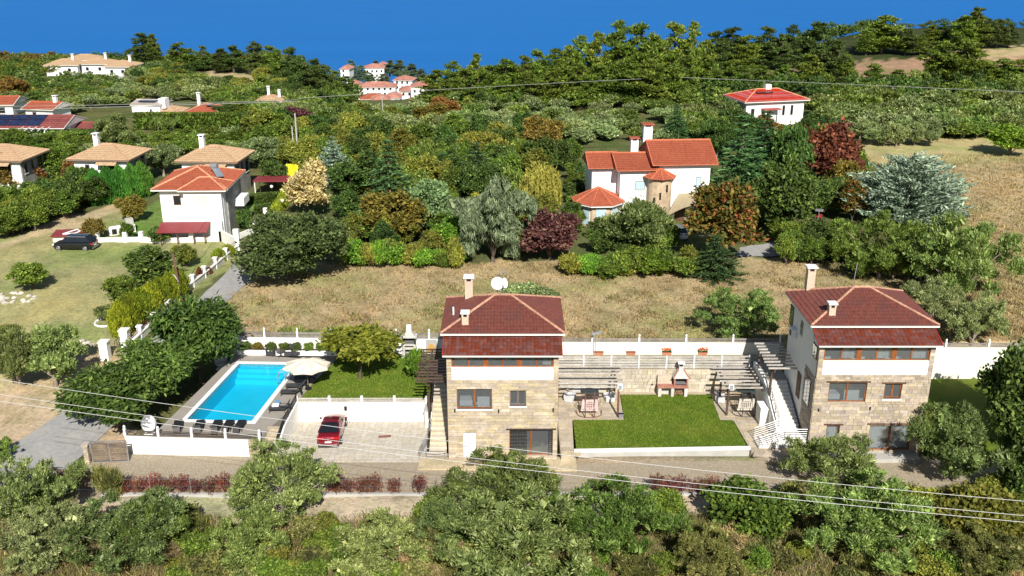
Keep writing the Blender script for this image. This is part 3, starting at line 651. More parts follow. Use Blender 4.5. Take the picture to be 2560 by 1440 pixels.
# ---- house on the right
LIN = mat('brown_timber_lintel', (.11, .055, .03), .6, .2)
def det2(h, rf, Wd, Dp):
    tc = mat('tan_chimney', (.56, .42, .32), .8, .08, 6)
    chimney(h, 1.1, 7.3, 10.6, 12.7, .62, tc); chimney(h, 1.3, 2.15, 10.7, 11.55, .5, tc)
    MB().cb((2.35, 5.4, 11.5), (.75, .6, .1), M=Matrix.Rotation(-.42, 3, 'Y')).build('roof_hatch', mat('red_hatch', (.42, .12, .08), .5, .1), h)
    f = lambda s, d, z: (d, s, z)                                             # left wall: s runs back
    stones(h, [(.9, 2.3, 3.6, 6.0)], .02, 2.7, -.1, 6.6, lambda s, d, z: (d - .0, s, z), STONE2, .3, .7, (.2, .32), 71, 90, ax='y')
    def lw(s0, s1, z0, z1, nm, fm=WOOD):
        w = MB().box(-.05, s0, z0, .0, s1, z1).build(nm, fm, h)
        MB().box(-.062, s0 + .09, z0 + .09, -.045, (s0 + s1) / 2 - .04, z1 - .09).build('pane', DGLASS, w); MB().box(-.062, (s0 + s1) / 2 + .04, z0 + .09, -.045, s1 - .09, z1 - .09).build('pane', DGLASS, w)
        MB().box(-.02, s0 + .05, z0 + .05, -.001 + .0, s1 - .05, z1 - .05).build('backing', DARK, w) if False else None
    lw(.95, 2.3, 3.7, 6.0, 'window', LIN); lw(.35, 1.45, 7.95, 9.05, 'window', LIN); lw(4.3, 4.9, 8.2, 9.4, 'window', STEEL); lw(7.0, 7.95, 7.9, 9.6, 'window', LIN)
    MB().box(-.06, 3.4, 3.2, -.01, 4.3, 5.3).build('side_door', LIN, h)
    ac = MB().box(-.4, 5.7, 7.5, -.02, 6.6, 8.2).build('air_conditioner', PAINTW, h)
    MB().lathe([(.02, 0), (.25, .0), (.25, .02)], n=16).build('fan', DSTEEL, ac).matrix_local = Matrix.Translation((-.41, 6.1, 7.85)) @ Matrix.Rotation(R(-90), 4, 'Y')
    MB().tube((3.6, 4.7, 11.9), (3.75, 4.7, 14.2), .03, 6).build('antenna_mast', GALV, h)
    for x, z in ((.45, 3.9), (4.35, 4.05), (Wd - .35, 4.3)): MB().box(x - .05, -.12, z, x + .05, -.02, z + .24).build('wall_lamp', DSTEEL, h)
    MB().box(.4, -1.05, -.5, Wd - .3, -.02, .36).build('plinth', CONC, h)
H2SP = dict(door=(4.55, 7.85, .5, 2.75), door2=(1.25, 2.25, .9, 2.7), win1=(1.05, 3.9, 4.65, 6.3), win2=(5.25, 6.55, 4.95, 6.2), n2=2, lin=LIN,
            st=(.28, .72, (.18, .32)), aw=(9.5, 10.25, -.5, 1.35), rl=1.15, c1=None, cd=[(.02, .46), (.54, .98)], bcurt=[(.17, .33), (.5, .66), (.84, .99)])
H2 = stone_house('stone_house', 'grey-brown stone three-storey house with side staircase near the right edge', 22.85, 66.3, 8.65, (6.95, 8.05), 9.4, 10.5, 1.7, 1.0, 8.4, STONE2, H2SP, det2, 23)
w = window(H2, lambda s, d, z: (s, d, z), *H2SP['door2'], 1, LIN, GLASS, .14, .08, 'small_door', curtain=[(.05, .95)], lintel=LIN)
# ------------------------------------------------------------------ walls, fences, stairs
def wall(name, label, p, q, z0, z1, th, mt, cat='wall', cap=None):
    w = MB().bar((*p, (z0 + z1) / 2), (*q, (z0 + z1) / 2), th, z1 - z0)
    if cap:
        t_ = thing(name, label, cat); w.build('wall_body', mt, t_); MB().bar((*p, z1 + .03), (*q, z1 + .03), th + .1, .06).build('coping', cap, t_); return t_
    return tag(w.build(name, mt), label, cat)
def fence(name, label, p, q, z0, z1, nb, every, bm, pm, post=.14, bw=.03, ball=False, over=.12, group=None, mids=None, dash=False):
    p, q = Vector((*p, 0)), Vector((*q, 0)); L = (q - p).length; d = (q - p) / L; f = thing(name, label, 'fence', p, 0, group)
    n = max(1, round(L / every)); bh = (z1 - z0) / nb
    for i in range(n + 1):
        c = d * (L * i / n); o = MB().cb((c.x, c.y, (z0 + z1 + over) / 2), (post, post, z1 - z0 + over), math.atan2(d.y, d.x)).build('post', pm, f)
        if ball: MB().lathe([(.01, 0), (post * .5, .04), (post * .62, .12), (post * .45, .22), (.01, .26)], (c.x, c.y, z1 + over), 10).build('ball_finial', pm, o, smooth=True)
    for i in range(n):
        for k in range(nb):
            a = d * (L * i / n + post / 2); b = d * (L * (i + 1) / n - post / 2); zc = z0 + bh * (k + .5) + random.uniform(-.012, .012)
            MB().bar((a.x, a.y, zc), (b.x, b.y, zc + random.uniform(-.012, .012)), bw, bh * (.74 if not dash else .5)).build('board', bm, f)
    return f
def railing(name, label, pts, h, bars, mt, posts=1.0, r=.02, parent=None, cat='railing'):
    f = thing(name, label, cat, pts[0]) if parent is None else parent; o = Vector(pts[0]) if parent is None else Vector((0, 0, 0)); P3 = [Vector(p) - o for p in pts]
    m = MB()
    for k in range(bars):
        z = h * (k + 1) / bars; m.path([p + Vector((0, 0, z)) for p in P3], r if k < bars - 1 else r * 1.4, 5)
    m.build('rails', mt, f)
    for a, b in zip(P3[:-1], P3[1:]):
        n = max(1, round((b - a).length / posts))
        for i in range(n + 1):
            c = a + (b - a) * i / n; MB().tube(c, c + Vector((0, 0, h)), r * 1.2, 5).build('post', mt, f)
    return f
BW = [(-26.0, 83.25), (-4.6, 82.75)]; BW2 = [(3.0, 80.35), (46.5, 80.0)]
wall('garden_wall', 'white rear garden wall behind the pool terrace', BW[0], BW[1], -.5, 2.84, .25, WHITE)
fence('board_fence', 'grey board fence topping the white wall behind the pool', BW[0], BW[1], 2.86, 3.46, 2, 3.05, GREYWOOD, PAINTW, .16, ball=True)
wall('garden_wall', 'cream rear garden wall above the terrace between the stone houses', BW2[0], (24.0, 80.2), -.5, 3.6, .25, CREAM)
fence('board_fence', 'grey board fence on the cream wall between the stone houses', BW2[0], (24.0, 80.2), 3.62, 4.02, 2, 4.2, GREYWOOD, PAINTW, .16, ball=True)
wall('garden_wall', 'cream garden wall right of the right-hand stone house', (31.2, 80.1), BW2[1], -.5, 3.2, .25, CREAM)
fence('board_fence', 'grey board fence on the wall by the right-hand side lawn', (31.2, 80.1), BW2[1], 3.22, 3.66, 2, 4.2, GREYWOOD, PAINTW, .16, ball=True)
t_ = thing('planter', 'long white planter wall with clipped round shrubs by the pool', 'planter', (-25.3, 82.25, ZD))
MB().bar((0, 0, .24), (9.2, -.25, .24), .14, .48).build('front_wall', WHITE, t_); MB().bar((.05, .4, .18), (9.2, .15, .18), .66, .36).build('soil', mat('soil', (.10, .07, .045), .95, .3, 6), t_)
MB().bar((9.2, -.2, .24), (9.25, .6, .24), .14, .48).build('end_wall', WHITE, t_)
wall('retaining_wall', 'white retaining wall behind the red car', (-17.7, 72.0), (-7.0, 72.05), -.5, 1.75, .22, WHITE)
fence('board_fence', 'pale plank fence above the wall behind the red car', (-17.7, 72.0), (-7.0, 72.05), 1.77, 2.2, 2, 2.7, SLATW, PAINTW, .2, over=.15)
wall('pool_wall', 'white wall below the pool deck facing the gravel drive', (-30.0, 66.95), (-20.3, 66.32), -.5, 1.42, .22, WHITE)
wl = wall('stone_end_wall', 'short stone-faced wall end beside the pool steps', (-20.26, 66.3), (-19.35, 66.24), -.5, 1.42, .26, MORTAR)
ex = Vector((.91, -.06, 0)).normalized()
stones(wl, [], 0, .91, 0, 1.4, lambda s, d, z: (-20.26 + s, 66.165 - s * .066 + d, z), STONE, .25, .5, (.18, .3), 41)
fence('board_fence', 'dark plank fence with white ball-topped posts at the front of the pool deck', (-30.0, 66.95), (-19.4, 66.26), 1.44, 1.98, 3, 2.6, mat('dark_plank', (.11, .09, .075), .8, .25, 8, obj_var=.3), PAINTW, .18, ball=True, dash=True)
m = MB(); st = thing('pool_steps', 'narrow stone steps climbing from the car court to the pool deck', 'steps', (-18.85, 66.2, 0))
for i in range(7): MB().box(-.5 + .02 * i, .28 * i, -.3, .52 + .02 * i, 2.1, .22 * (i + 1)).build('step', FLAG, st)
t_ = thing('side_parapet', 'white sloping parapet beside the pool steps and red car', 'wall', (0, 0, 0))
m = MB(); m.add([(-18.3, 66.3, -.4), (-17.8, 72, -.4), (-17.8, 72, 1.9), (-18.1, 68.4, 1.62), (-18.3, 66.3, .75), (-18.08, 66.3, -.4), (-17.58, 72, -.4), (-17.58, 72, 1.9), (-17.88, 68.4, 1.62), (-18.08, 66.3, .75)],
    [(0, 4, 3, 2, 1), (5, 6, 7, 8, 9), (4, 9, 8, 3), (3, 8, 7, 2), (0, 5, 9, 4), (2, 7, 6, 1)]); m.build('wall_body', WHITE, t_)
MB().box(-18.4, 66.2, -.4, -18.0, 66.6, 1.1).build('end_pillar', WHITE, t_)
railing('railing', 'dark sloping railing on the parapet by the pool steps', [(-18.18, 66.5, .85), (-17.98, 68.4, 1.65), (-17.7, 71.9, 1.92)], .62, 4, DSTEEL, 1.3, .03)
# stairs of the middle house
t_ = thing('staircase', 'long straight cream stone staircase left of the middle stone house', 'stairs', (-6.45, 66.6, 0))
for i in range(17): MB().box(0, .46 * i, -.3 if i == 0 else .17 * i - .05, 1.35, .46 * i + .52, .19 * (i + 1)).build('step', mat('cream_step', (.55, .48, .36), .8, .1, 5, obj_var=.08), t_)
MB().add([(0, 0, -.3), (0, 8, -.3), (0, 8, 3.1), (1.35, 0, -.3), (1.35, 8, -.3), (1.35, 8, 3.1)], [(0, 2, 1), (3, 4, 5), (0, 3, 5, 2)]).build('stair_body', MORTAR, t_)
MB().box(0, 7.9, -.3, 1.5, 11, 3.24).build('landing', FLAG, t_)
MB().box(-.65, 4.2, -.3, -.03, 5.4, 1.6).build('side_pier', WHITE, t_); MB().box(-.72, 4.1, 1.6, .02, 5.5, 1.68).build('pier_cap', CONC, t_)
MB().box(-.5, -1.0, -.3, 1.45, .0, .12).build('bottom_landing', FLAG, t_)
railing('railing', 'thin dark railing along the staircase of the middle stone house', [(-6.5, 66.6, .2), (-6.5, 74.4, 3.3), (-6.5, 77.2, 3.3)], .95, 2, DSTEEL, 1.5, .02)
railing('railing', 'small grey railing at the foot of the cream staircase', [(-7.1, 65.7, .1), (-6.6, 67.3, .5)], .95, 4, STEEL, .8, .02)
railing('railing', 'grey guard rail across the bottom of the cream staircase', [(-6.55, 65.65, .1), (-5.1, 65.6, .1)], .95, 3, STEEL, 1.4, .02)
# stairs of the right-hand house
t_ = thing('staircase', 'white stepped staircase climbing beside the right-hand stone house', 'stairs', (21.1, 68.2, 0))
WS = mat('white_step', (.68, .65, .60), .75, .06, 5, obj_var=.06)
for i in range(13): MB().box(0, .37 * i, -.4 if i == 0 else 1.2 + .165 * i - .2, 1.6, .37 * i + .42, 1.2 + .165 * (i + 1)).build('step', WS, t_)
MB().add([(0, 0, -.3), (0, 4.8, -.3), (0, 4.8, 3.2), (0, 0, 1.2), (1.6, 0, -.3), (1.6, 4.8, -.3), (1.6, 4.8, 3.2), (1.6, 0, 1.2)], [(0, 3, 2, 1), (4, 5, 6, 7), (3, 7, 6, 2)]).build('stair_body', WHITE, t_)
MB().box(0, 4.75, -.3, 1.7, 8.4, 3.36).build('landing', FLAG, t_); MB().box(-.05, -1.5, -.4, 1.72, -.003, 1.2).build('lower_landing', WS, t_)
for i in range(5): MB().box(-2.0 + .39 * i, -1.55, -.4, -1.6 + .39 * i, -.05, .5 + .14 * (i + 1) - .02).build('step', WS, t_)
m = MB(); m.add([(-.32, -.1, -.3), (-.32, 8.2, -.3), (-.32, 8.2, 3.5), (-.32, 4.6, 3.5), (-.32, -.1, 1.45)] + [(-.03, -.1, -.3), (-.03, 8.2, -.3), (-.03, 8.2, 3.5), (-.03, 4.6, 3.5), (-.03, -.1, 1.45)], [(4, 3, 2, 1, 0), (5, 6, 7, 8, 9), (9, 8, 3, 4), (8, 7, 2, 3), (0, 5, 9, 4)]); m.build('parapet', WHITE, t_)
MB().box(-1.0, 2.2, -.3, -.34, 3.6, 2.0).build('side_pier', WHITE, t_)
railing('railing', 'grey handrail curving down the white staircase parapet', [(21.0, 73, 3.4), (21.0, 68.3, 1.6)], .8, 3, STEEL, 1.2, .02)
railing('railing', 'grey tubular railing on the lower left steps of the white staircase', [(19.1, 68.15, .5), (21.0, 68.2, 1.2)], .95, 5, GALV, .9, .022)
railing('railing', 'grey tubular railing in front of the lower steps', [(19.15, 66.6, .5), (21.05, 66.65, 1.2), (22.8, 66.65, 1.2)], .95, 5, GALV, .9, .022)
# stone retaining wall with fence
rw = tag(MB().box(3.75, 76.62, -.5, 18.6, 76.9, 2.6).build('rubble_wall', MORTAR), 'pale rubble stone retaining wall behind the barbecue and lawn', 'wall')
RUB = mat('pale_rubble_stone', (.50, .44, .34), .9, .16, 6, obj_var=.16, bmp=.5)
rs2 = random.Random(8)
stones(rw, [], 3.8, 18.55, .45, 2.58, lambda s, d, z: (s, 76.62 + d, z), RUB, .3, .75, (.26, .42), 19, 300, (.02, .09))
wall('stone_wall_wing', 'shaded wall continuing behind the stairs of the right-hand house', (18.62, 76.76), (22.8, 76.76), -.5, 2.6, .26, MORTAR)
fence('rail_fence', 'weathered horizontal rail fence on top of the rubble wall', (3.8, 76.76), (20.5, 76.76), 2.66, 3.85, 5, 2.42, SLATW, mat('pale_post', (.55, .57, .58), .6, .08), .14, .05, over=.05)
# ------------------------------------------------------------------ pergolas
def pergola(label, x0, x1, y0, y1, z, n, sm_, bm, posts, zb, beams, dz=.0):
    t_ = thing('pergola', label, 'pergola', ((x0 + x1) / 2, (y0 + y1) / 2, zb)); ox, oy = (x0 + x1) / 2, (y0 + y1) / 2
    for i in range(n):
        y = y0 + (y1 - y0) * i / (n - 1); e = random.uniform(-.12, .12)
        MB().bar((x0 - ox + e, y - oy, z - zb), (x1 - ox + e, y - oy, z - zb + random.uniform(-.02, .02)), .11, .13).build('slat', sm_, t_)
    for bx in beams: MB().bar((bx - ox, y0 - .3 - oy, z - zb - .15), (bx - ox, y1 + .3 - oy, z - zb - .15), .12, .17).build('beam', bm, t_)
    for px_, py_ in posts:
        MB().box(px_ - ox - .08, py_ - oy - .08, 0, px_ - ox + .08, py_ - oy + .08, z - zb - .22).build('post', bm, t_)
        MB().bar((px_ - ox, py_ - oy, z - zb - .85), (px_ - ox, py_ - oy + .7, z - zb - .22), .08, .08).build('brace', bm, t_)
    return t_
BRP = mat('brown_pergola_post', (.16, .075, .045), .7, .25, 8)
pergola('grey slatted pergola against the right wall of the middle stone house', 3.6, 9.3, 72.5, 78.4, 2.95, 10, SLATW, BRP, [(8.75, 72.0), (8.75, 75.2), (3.75, 72.2)], .5, [8.75, 3.9])
pergola('silvery slatted pergola between the lawn and the right-hand staircase', 17.3, 21.6, 72.3, 78.2, 2.95, 10, SLATW, PERG, [(17.8, 72.2), (17.8, 75.0), (20.5, 76)], .5, [17.8, 20.6])
pergola('dark brown pergola over the stairs left of the middle stone house', -7.5, -4.95, 68.3, 74.4, 5.45, 12, PERG, PERG, [(-6.65, 70.2), (-6.65, 73.9)], 1.4, [-6.65, -5.1])
pergola('dark pergola over the entrance landing of the right-hand stone house', 20.5, 22.8, 70.6, 75.6, 5.5, 9, SLATW, PERG, [(20.9, 71.2), (20.9, 75.2)], 2.4, [20.9])
# ------------------------------------------------------------------ garden furniture
def lounger(label, x, y, rz, z, back=55, towel=False, mt=None, grp='sun loungers round the pool'):
    t_ = thing('sun_lounger', label, 'sun lounger', (x, y, z), rz, grp); mt = mt or BLACK
    for s in (-.31, .31): MB().bar((-.95, s, .32), (.35, s, .32), .05, .05).build('side_rail', DSTEEL, t_)
    MB().bar((-.95, 0, .35), (.35, 0, .35), .58, .05).build('seat', mt, t_)
    a = R(back); e = Vector((.35 + .72 * math.cos(a), 0, .35 + .72 * math.sin(a))); MB().bar((.35, 0, .35), e, .58, .05).build('backrest', mt, t_)
    MB().bar((.62, 0, .35 + .3 * math.tan(a) * .9), (.85, 0, .05), .5, .03).build('back_strut', DSTEEL, t_)
    for lx in (-.8, .25):
        for s in (-.3, .3): MB().bar((lx, s, .32), (lx + (.12 if lx > 0 else -.12), s, 0), .04, .04).build('leg', DSTEEL, t_)
    for s in (-.33, .33): MB().bar((.0, s, .52), (.45, s, .55), .05, .03).build('armrest', DSTEEL, t_)
    return t_
def at(px, py, z): p = P(px, py, z); return p.x, p.y
GRF = mat('charcoal_fabric', (.045, .045, .05), .8, .15, 10)
for (px, py), rz, lb, b in (((765, 952), .0, 'broad charcoal daybed lounger in the parasol shade', 20), ((744, 971), .05, 'charcoal sun lounger, second from the parasol along the pool edge', 50), ((731, 987), .0, 'charcoal sun lounger, third from the parasol along the pool edge', 52), ((703, 1028), .05, 'black sun lounger holding white and blue towels beside the railing', 55)):
    x, y = at(px, py, ZD); lounger(lb, x, y, rz, ZD, b, mt=GRF)
x, y = at(690, 1024, ZD)
tag(MB().cb((x, y, ZD + .42), (.55, .5, .08), .1).build('folded_towel', PAINTW), 'folded white towel on the black lounger by the railing', 'towel')
tag(MB().cb((x + .05, y + .62, ZD + .42), (.34, .3, .09), .3).build('folded_towel', mat('blue_towel', (.10, .27, .55), .9, .1)), 'small blue towel on the black lounger by the railing', 'towel')
x, y = at(775, 944, ZD); tag(MB().lathe([(.02, .4), (.2, .42), (.26, .52), (.16, .66), (.03, .7)], (x, y, ZD), 7).build('crumpled_towel', mat('mint_towel', (.15, .62, .42), .9, .15)), 'crumpled mint green towel by the parasol pole', 'towel')
for k, (px, lb) in enumerate(((445, 'leftmost of the five black loungers along the front of the pool'), (498, 'second from left of five black loungers at the front of the pool'), (541, 'middle one of the five black loungers at the front of the pool'), (569, 'fourth from left of five black loungers at the front of the pool'), (598, 'rightmost of the five black loungers along the front of the pool'))):
    x, y = at(px, 1074, ZD); lounger(lb, x, y, R(-90 + (12, 8, 5, 0, -3)[k]), ZD, 38, mt=BLACK)
def wicker(label, px, py, rz):
    x, y = at(px, py, ZD); t_ = thing('wicker_armchair', label, 'armchair', (x, y, ZD), rz, 'wicker chairs at the bistro table')
    MB().box(-.33, -.3, .1, .33, .3, .42).build('seat', GRF, t_); m = MB(); m.add([(-.36, .22, .1), (.36, .22, .1), (.36, .34, .1), (-.36, .34, .1), (-.3, .36, 1.05), (.3, .36, 1.05), (.3, .46, 1.02), (-.3, .46, 1.02)], [(0, 3, 2, 1), (4, 5, 6, 7), (0, 1, 5, 4), (1, 2, 6, 5), (2, 3, 7, 6), (3, 0, 4, 7)]); m.build('backrest', GRF, t_)
    for s in (-.36, .36): MB().box(s - .06, -.3, .1, s + .06, .3, .66).build('armrest', GRF, t_)
    for sx in (-.3, .3):
        for sy in (-.26, .28): MB().box(sx - .03, sy - .03, 0, sx + .03, sy + .03, .12).build('leg', BLACK, t_)
wicker('black wicker armchair left of the small round table', 679, 888, -.3); wicker('black wicker armchair just right of the small round table', 722, 889, .25); wicker('rightmost black wicker armchair behind the parasol', 741, 888, .5)
x, y = at(702, 892, ZD); t_ = thing('bistro_table', 'small round dark table between the wicker armchairs', 'table', (x, y, ZD))
MB().lathe([(.02, .68), (.42, .68), (.42, .72), (.02, .72)], n=16).build('table_top', mat('dark_table', (.10, .09, .085), .4, .1), t_); MB().tube((0, 0, .02), (0, 0, .68), .03).build('stem', DSTEEL, t_)
for a in range(3): MB().bar((0, 0, .25), (.34 * math.cos(a * 2.1), .34 * math.sin(a * 2.1), 0), .03, .03).build('leg', DSTEEL, t_)
# parasol
x, y = at(771, 972, ZD); t_ = thing('parasol', 'cream garden parasol open beside the pool', 'parasol', (x, y, ZD))
m = MB(); n = 8; rim = []; top = (0, 0, 2.78)
for k in range(n):
    a = 2 * math.pi * (k + .5) / n; rim.append((2.05 * math.cos(a), 1.75 * math.sin(a), 2.2))
for k in range(n):
    a, b = Vector(rim[k]), Vector(rim[(k + 1) % n]); md = (a + b) / 2 + Vector((0, 0, .02)); md.x *= .93; md.y *= .93; T = Vector(top); m1 = (a + T) / 2 + Vector((0, 0, .1)); m2 = (b + T) / 2 + Vector((0, 0, .1)); mm = (md + T) / 2 + Vector((0, 0, .02))
    m.add([a, md, mm, m1], [(0, 1, 2, 3)]); m.add([md, b, m2, mm], [(0, 1, 2, 3)]); m.add([m1, mm, T], [(0, 1, 2)]); m.add([mm, m2, T], [(0, 1, 2)])
    vl = [a, md, b]; m.add(vl + [v - Vector((0, 0, .16)) for v in vl], [(0, 3, 4, 1), (1, 4, 5, 2)])
m.build('canopy', mat('cream_canvas', (.66, .58, .47), .9, .06, 6), t_); MB().tube((0, 0, 0), (0, 0, 2.85), .03, 8).build('pole', mat('pole_wood', (.30, .19, .11), .6, .15), t_)
m = MB(); [m.tube((0, 0, 2.0), (p[0] * .75, p[1] * .75, 2.35), .012, 4) for p in rim]; m.build('ribs', GALV, t_); MB().lathe([(.3, 0), (.3, .07), (.06, .1), (.05, .4)], n=14).build('base', BLACK, t_)
t_ = thing('storage_box', 'grey plastic pool equipment box against the white wall', 'box', (-15.1, 82.3, ZD)); GB = mat('grey_plastic', (.33, .36, .37), .5, .06)
MB().box(-.7, -.35, 0, .7, .35, .95).build('body', GB, t_); MB().add([(-.76, -.42, .97), (.76, -.42, .97), (.76, .42, 1.08), (-.76, .42, 1.08), (-.76, -.42, 1.05), (.76, -.42, 1.05), (.76, .42, 1.18), (-.76, .42, 1.18)], [(0, 3, 2, 1), (4, 5, 6, 7), (0, 1, 5, 4), (1, 2, 6, 5), (2, 3, 7, 6), (3, 0, 4, 7)]).build('lid', GB, t_)
# tower barbecue on the upper lawn
t_ = thing('tower_barbecue', 'tall grey stone barbecue tower against the white rear wall', 'barbecue', (-9.4, 82.0, ZD - .03)); LS = mat('light_stone', (.52, .50, .46), .85, .12, 6, obj_var=.15)
MB().box(-.75, -.45, 0, .75, .45, .12).build('base', LS, t_); MB().box(-.6, -.35, .12, -.4, .4, 1.2).build('pier', LS, t_); MB().box(.4, -.35, .12, .6, .4, 1.2).build('pier', LS, t_); MB().box(-.4, -.35, .12, .4, .4, .35).build('log_shelf', LS, t_); MB().box(-.4, -.34, .8, .4, .4, .95).build('lintel', LS, t_)
MB().box(-.4, .2, .35, .4, .4, .8).build('back', DARK, t_); MB().box(-.6, -.4, 1.2, .6, .42, 1.32).build('grill_slab', LS, t_)
for s in (-.6, .48): MB().box(s, -.35, 1.32, s + .12, .4, 1.95).build('fire_cheek', DSTEEL, t_)
MB().box(-.48, .28, 1.32, .48, .4, 1.95).build('fire_back', DARK, t_); MB().bar((-.46, -.1, 1.5), (.46, -.1, 1.5), .5, .02).build('grill', GALV, t_)
MB().box(-.72, -.42, 1.95, .72, .45, 2.08).build('hood_slab', LS, t_)
MB().add([(-.55, -.35, 2.08), (.55, -.35, 2.08), (.55, .4, 2.08), (-.55, .4, 2.08), (-.2, -.15, 2.6), (.2, -.15, 2.6), (.2, .2, 2.6), (-.2, .2, 2.6)], [(4, 5, 6, 7), (0, 1, 5, 4), (1, 2, 6, 5), (2, 3, 7, 6), (3, 0, 4, 7)]).build('hood', LS, t_)
for k in range(4): MB().box(-.22, -.17, 2.6 + .13 * k, .22, .22, 2.69 + .13 * k).build('flue_ring', PAINTW, t_)
t_ = thing('wall_niche', 'small arched wooden shutter in a grey frame on the white wall', 'niche', (-7.45, 82.6, ZD))
MB().box(-.5, -.06, .1, .5, .02, 1.35).build('frame', mat('grey_frame', (.38, .37, .35), .8, .1), t_)
m = MB(); pts = [(-.33, .15), (.33, .15), (.33, .65)] + [(.33 * math.cos(a), .65 + .33 * math.sin(a)) for a in [k * math.pi / 8 for k in range(1, 8)]] + [(-.33, .65)]
m.add([(a, -.1, b) for a, b in pts] + [(a, -.05, b) for a, b in pts], [tuple(range(len(pts)))] + [(i, len(pts) + i, len(pts) + (i + 1) % len(pts), (i + 1) % len(pts)) for i in range(len(pts))]); m.build('arched_panel', mat('yellow_wood', (.55, .33, .10), .6, .15), t_)
# barbecue with sink on the lawn terrace
t_ = thing('stone_barbecue', 'stone barbecue counter with hood and chimney at the rubble wall', 'barbecue', (12.6, 75.95, .48)); RT = mat('red_brick_top', (.40, .18, .13), .8, .2, 8)
for x in (0, 1.1, 2.25): MB().box(x, -.35, 0, x + .26, .5, .85).build('pier', LS, t_)
MB().box(.26, .3, 0, 1.1, .5, .85).build('back_panel', LS, t_); MB().box(1.36, .3, 0, 2.25, .5, .85).build('back_panel', LS, t_); MB().box(-.06, -.42, .85, 2.58, .52, 1.0).build('counter', RT, t_)
MB().box(-.02, .2, 1.0, 1.2, .5, 1.75).build('cabinet', mat('beige_cabinet', (.50, .43, .33), .8, .1), t_)
for s in (1.32, 2.4): MB().box(s, -.3, 1.0, s + .12, .5, 1.75).build('fire_cheek', RT, t_)
MB().box(1.44, .38, 1.0, 2.4, .5, 1.75).build('fire_back', DARK, t_); MB().bar((1.46, 0, 1.2), (2.38, 0, 1.2), .6, .03).build('grill', GALV, t_)
MB().add([(1.2, -.42, 1.75), (2.62, -.42, 1.75), (2.62, .52, 1.75), (1.2, .52, 1.75), (1.7, -.05, 2.45), (2.12, -.05, 2.45), (2.12, .3, 2.45), (1.7, .3, 2.45)], [(3, 2, 1, 0), (4, 5, 6, 7), (0, 1, 5, 4), (1, 2, 6, 5), (2, 3, 7, 6), (3, 0, 4, 7)]).build('hood', LS, t_)
for e in ((1.2, 1.7), (2.62, 2.12)): MB().bar((e[0], -.42, 1.77), (e[1], -.05, 2.47), .09, .07).build('hood_edge', RT, t_)
MB().box(1.72, -.03, 2.45, 2.1, .28, 2.75).build('chimney', LS, t_); MB().box(1.78, -.05, 2.75, 2.04, .24, 2.98).build('flue_shade_block', DARK, t_); MB().box(1.62, -.13, 2.98, 2.2, .38, 3.08).build('chimney_cap', PAINTW, t_)  # flue mouth is a solid block, its shade painted near-black
m = MB(); rr = random.Random(2)
for k in range(14): x = 1.45 + rr.random() * .7; m.tube((x, -.25 + rr.random() * .1, .08 + rr.random() * .3), (x + rr.uniform(-.15, .15), .25, .08 + rr.random() * .3), .06, 6)
m.build('firewood', mat('firewood', (.33, .20, .11), .9, .3), t_)
for px, lb in ((1612, 'grey bin with a blue bag left of the stone barbecue'), (1722, 'grey bin with a blue bag right of the stone barbecue')):
    x, y = at(px, 974, .5); b = thing('waste_bin', lb, 'bin', (x, y, .49)); MB().lathe([(.2, 0), (.24, .6), (.22, .6)], n=12).build('body', STEEL, b); MB().lathe([(.23, .56), (.28, .66), (.3, .72), (.18, .76), (.05, .7)], n=7).build('bag', mat('blue_bag', (.08, .33, .62), .5, .1), b)
x, y = at(1628, 976, .5); t_ = thing('kettle_grill', 'round black kettle grill on legs beside the stone barbecue', 'grill', (x, y, .49)); MB().lathe([(.02, .5), (.25, .55), (.34, .72), (.34, .76), (.02, .77)], n=14).build('bowl', BLACK, t_)
for a in range(3): MB().bar((.15 * math.cos(a * 2.1), .15 * math.sin(a * 2.1), .55), (.33 * math.cos(a * 2.1), .33 * math.sin(a * 2.1), 0), .025, .025).build('leg', GALV, t_)
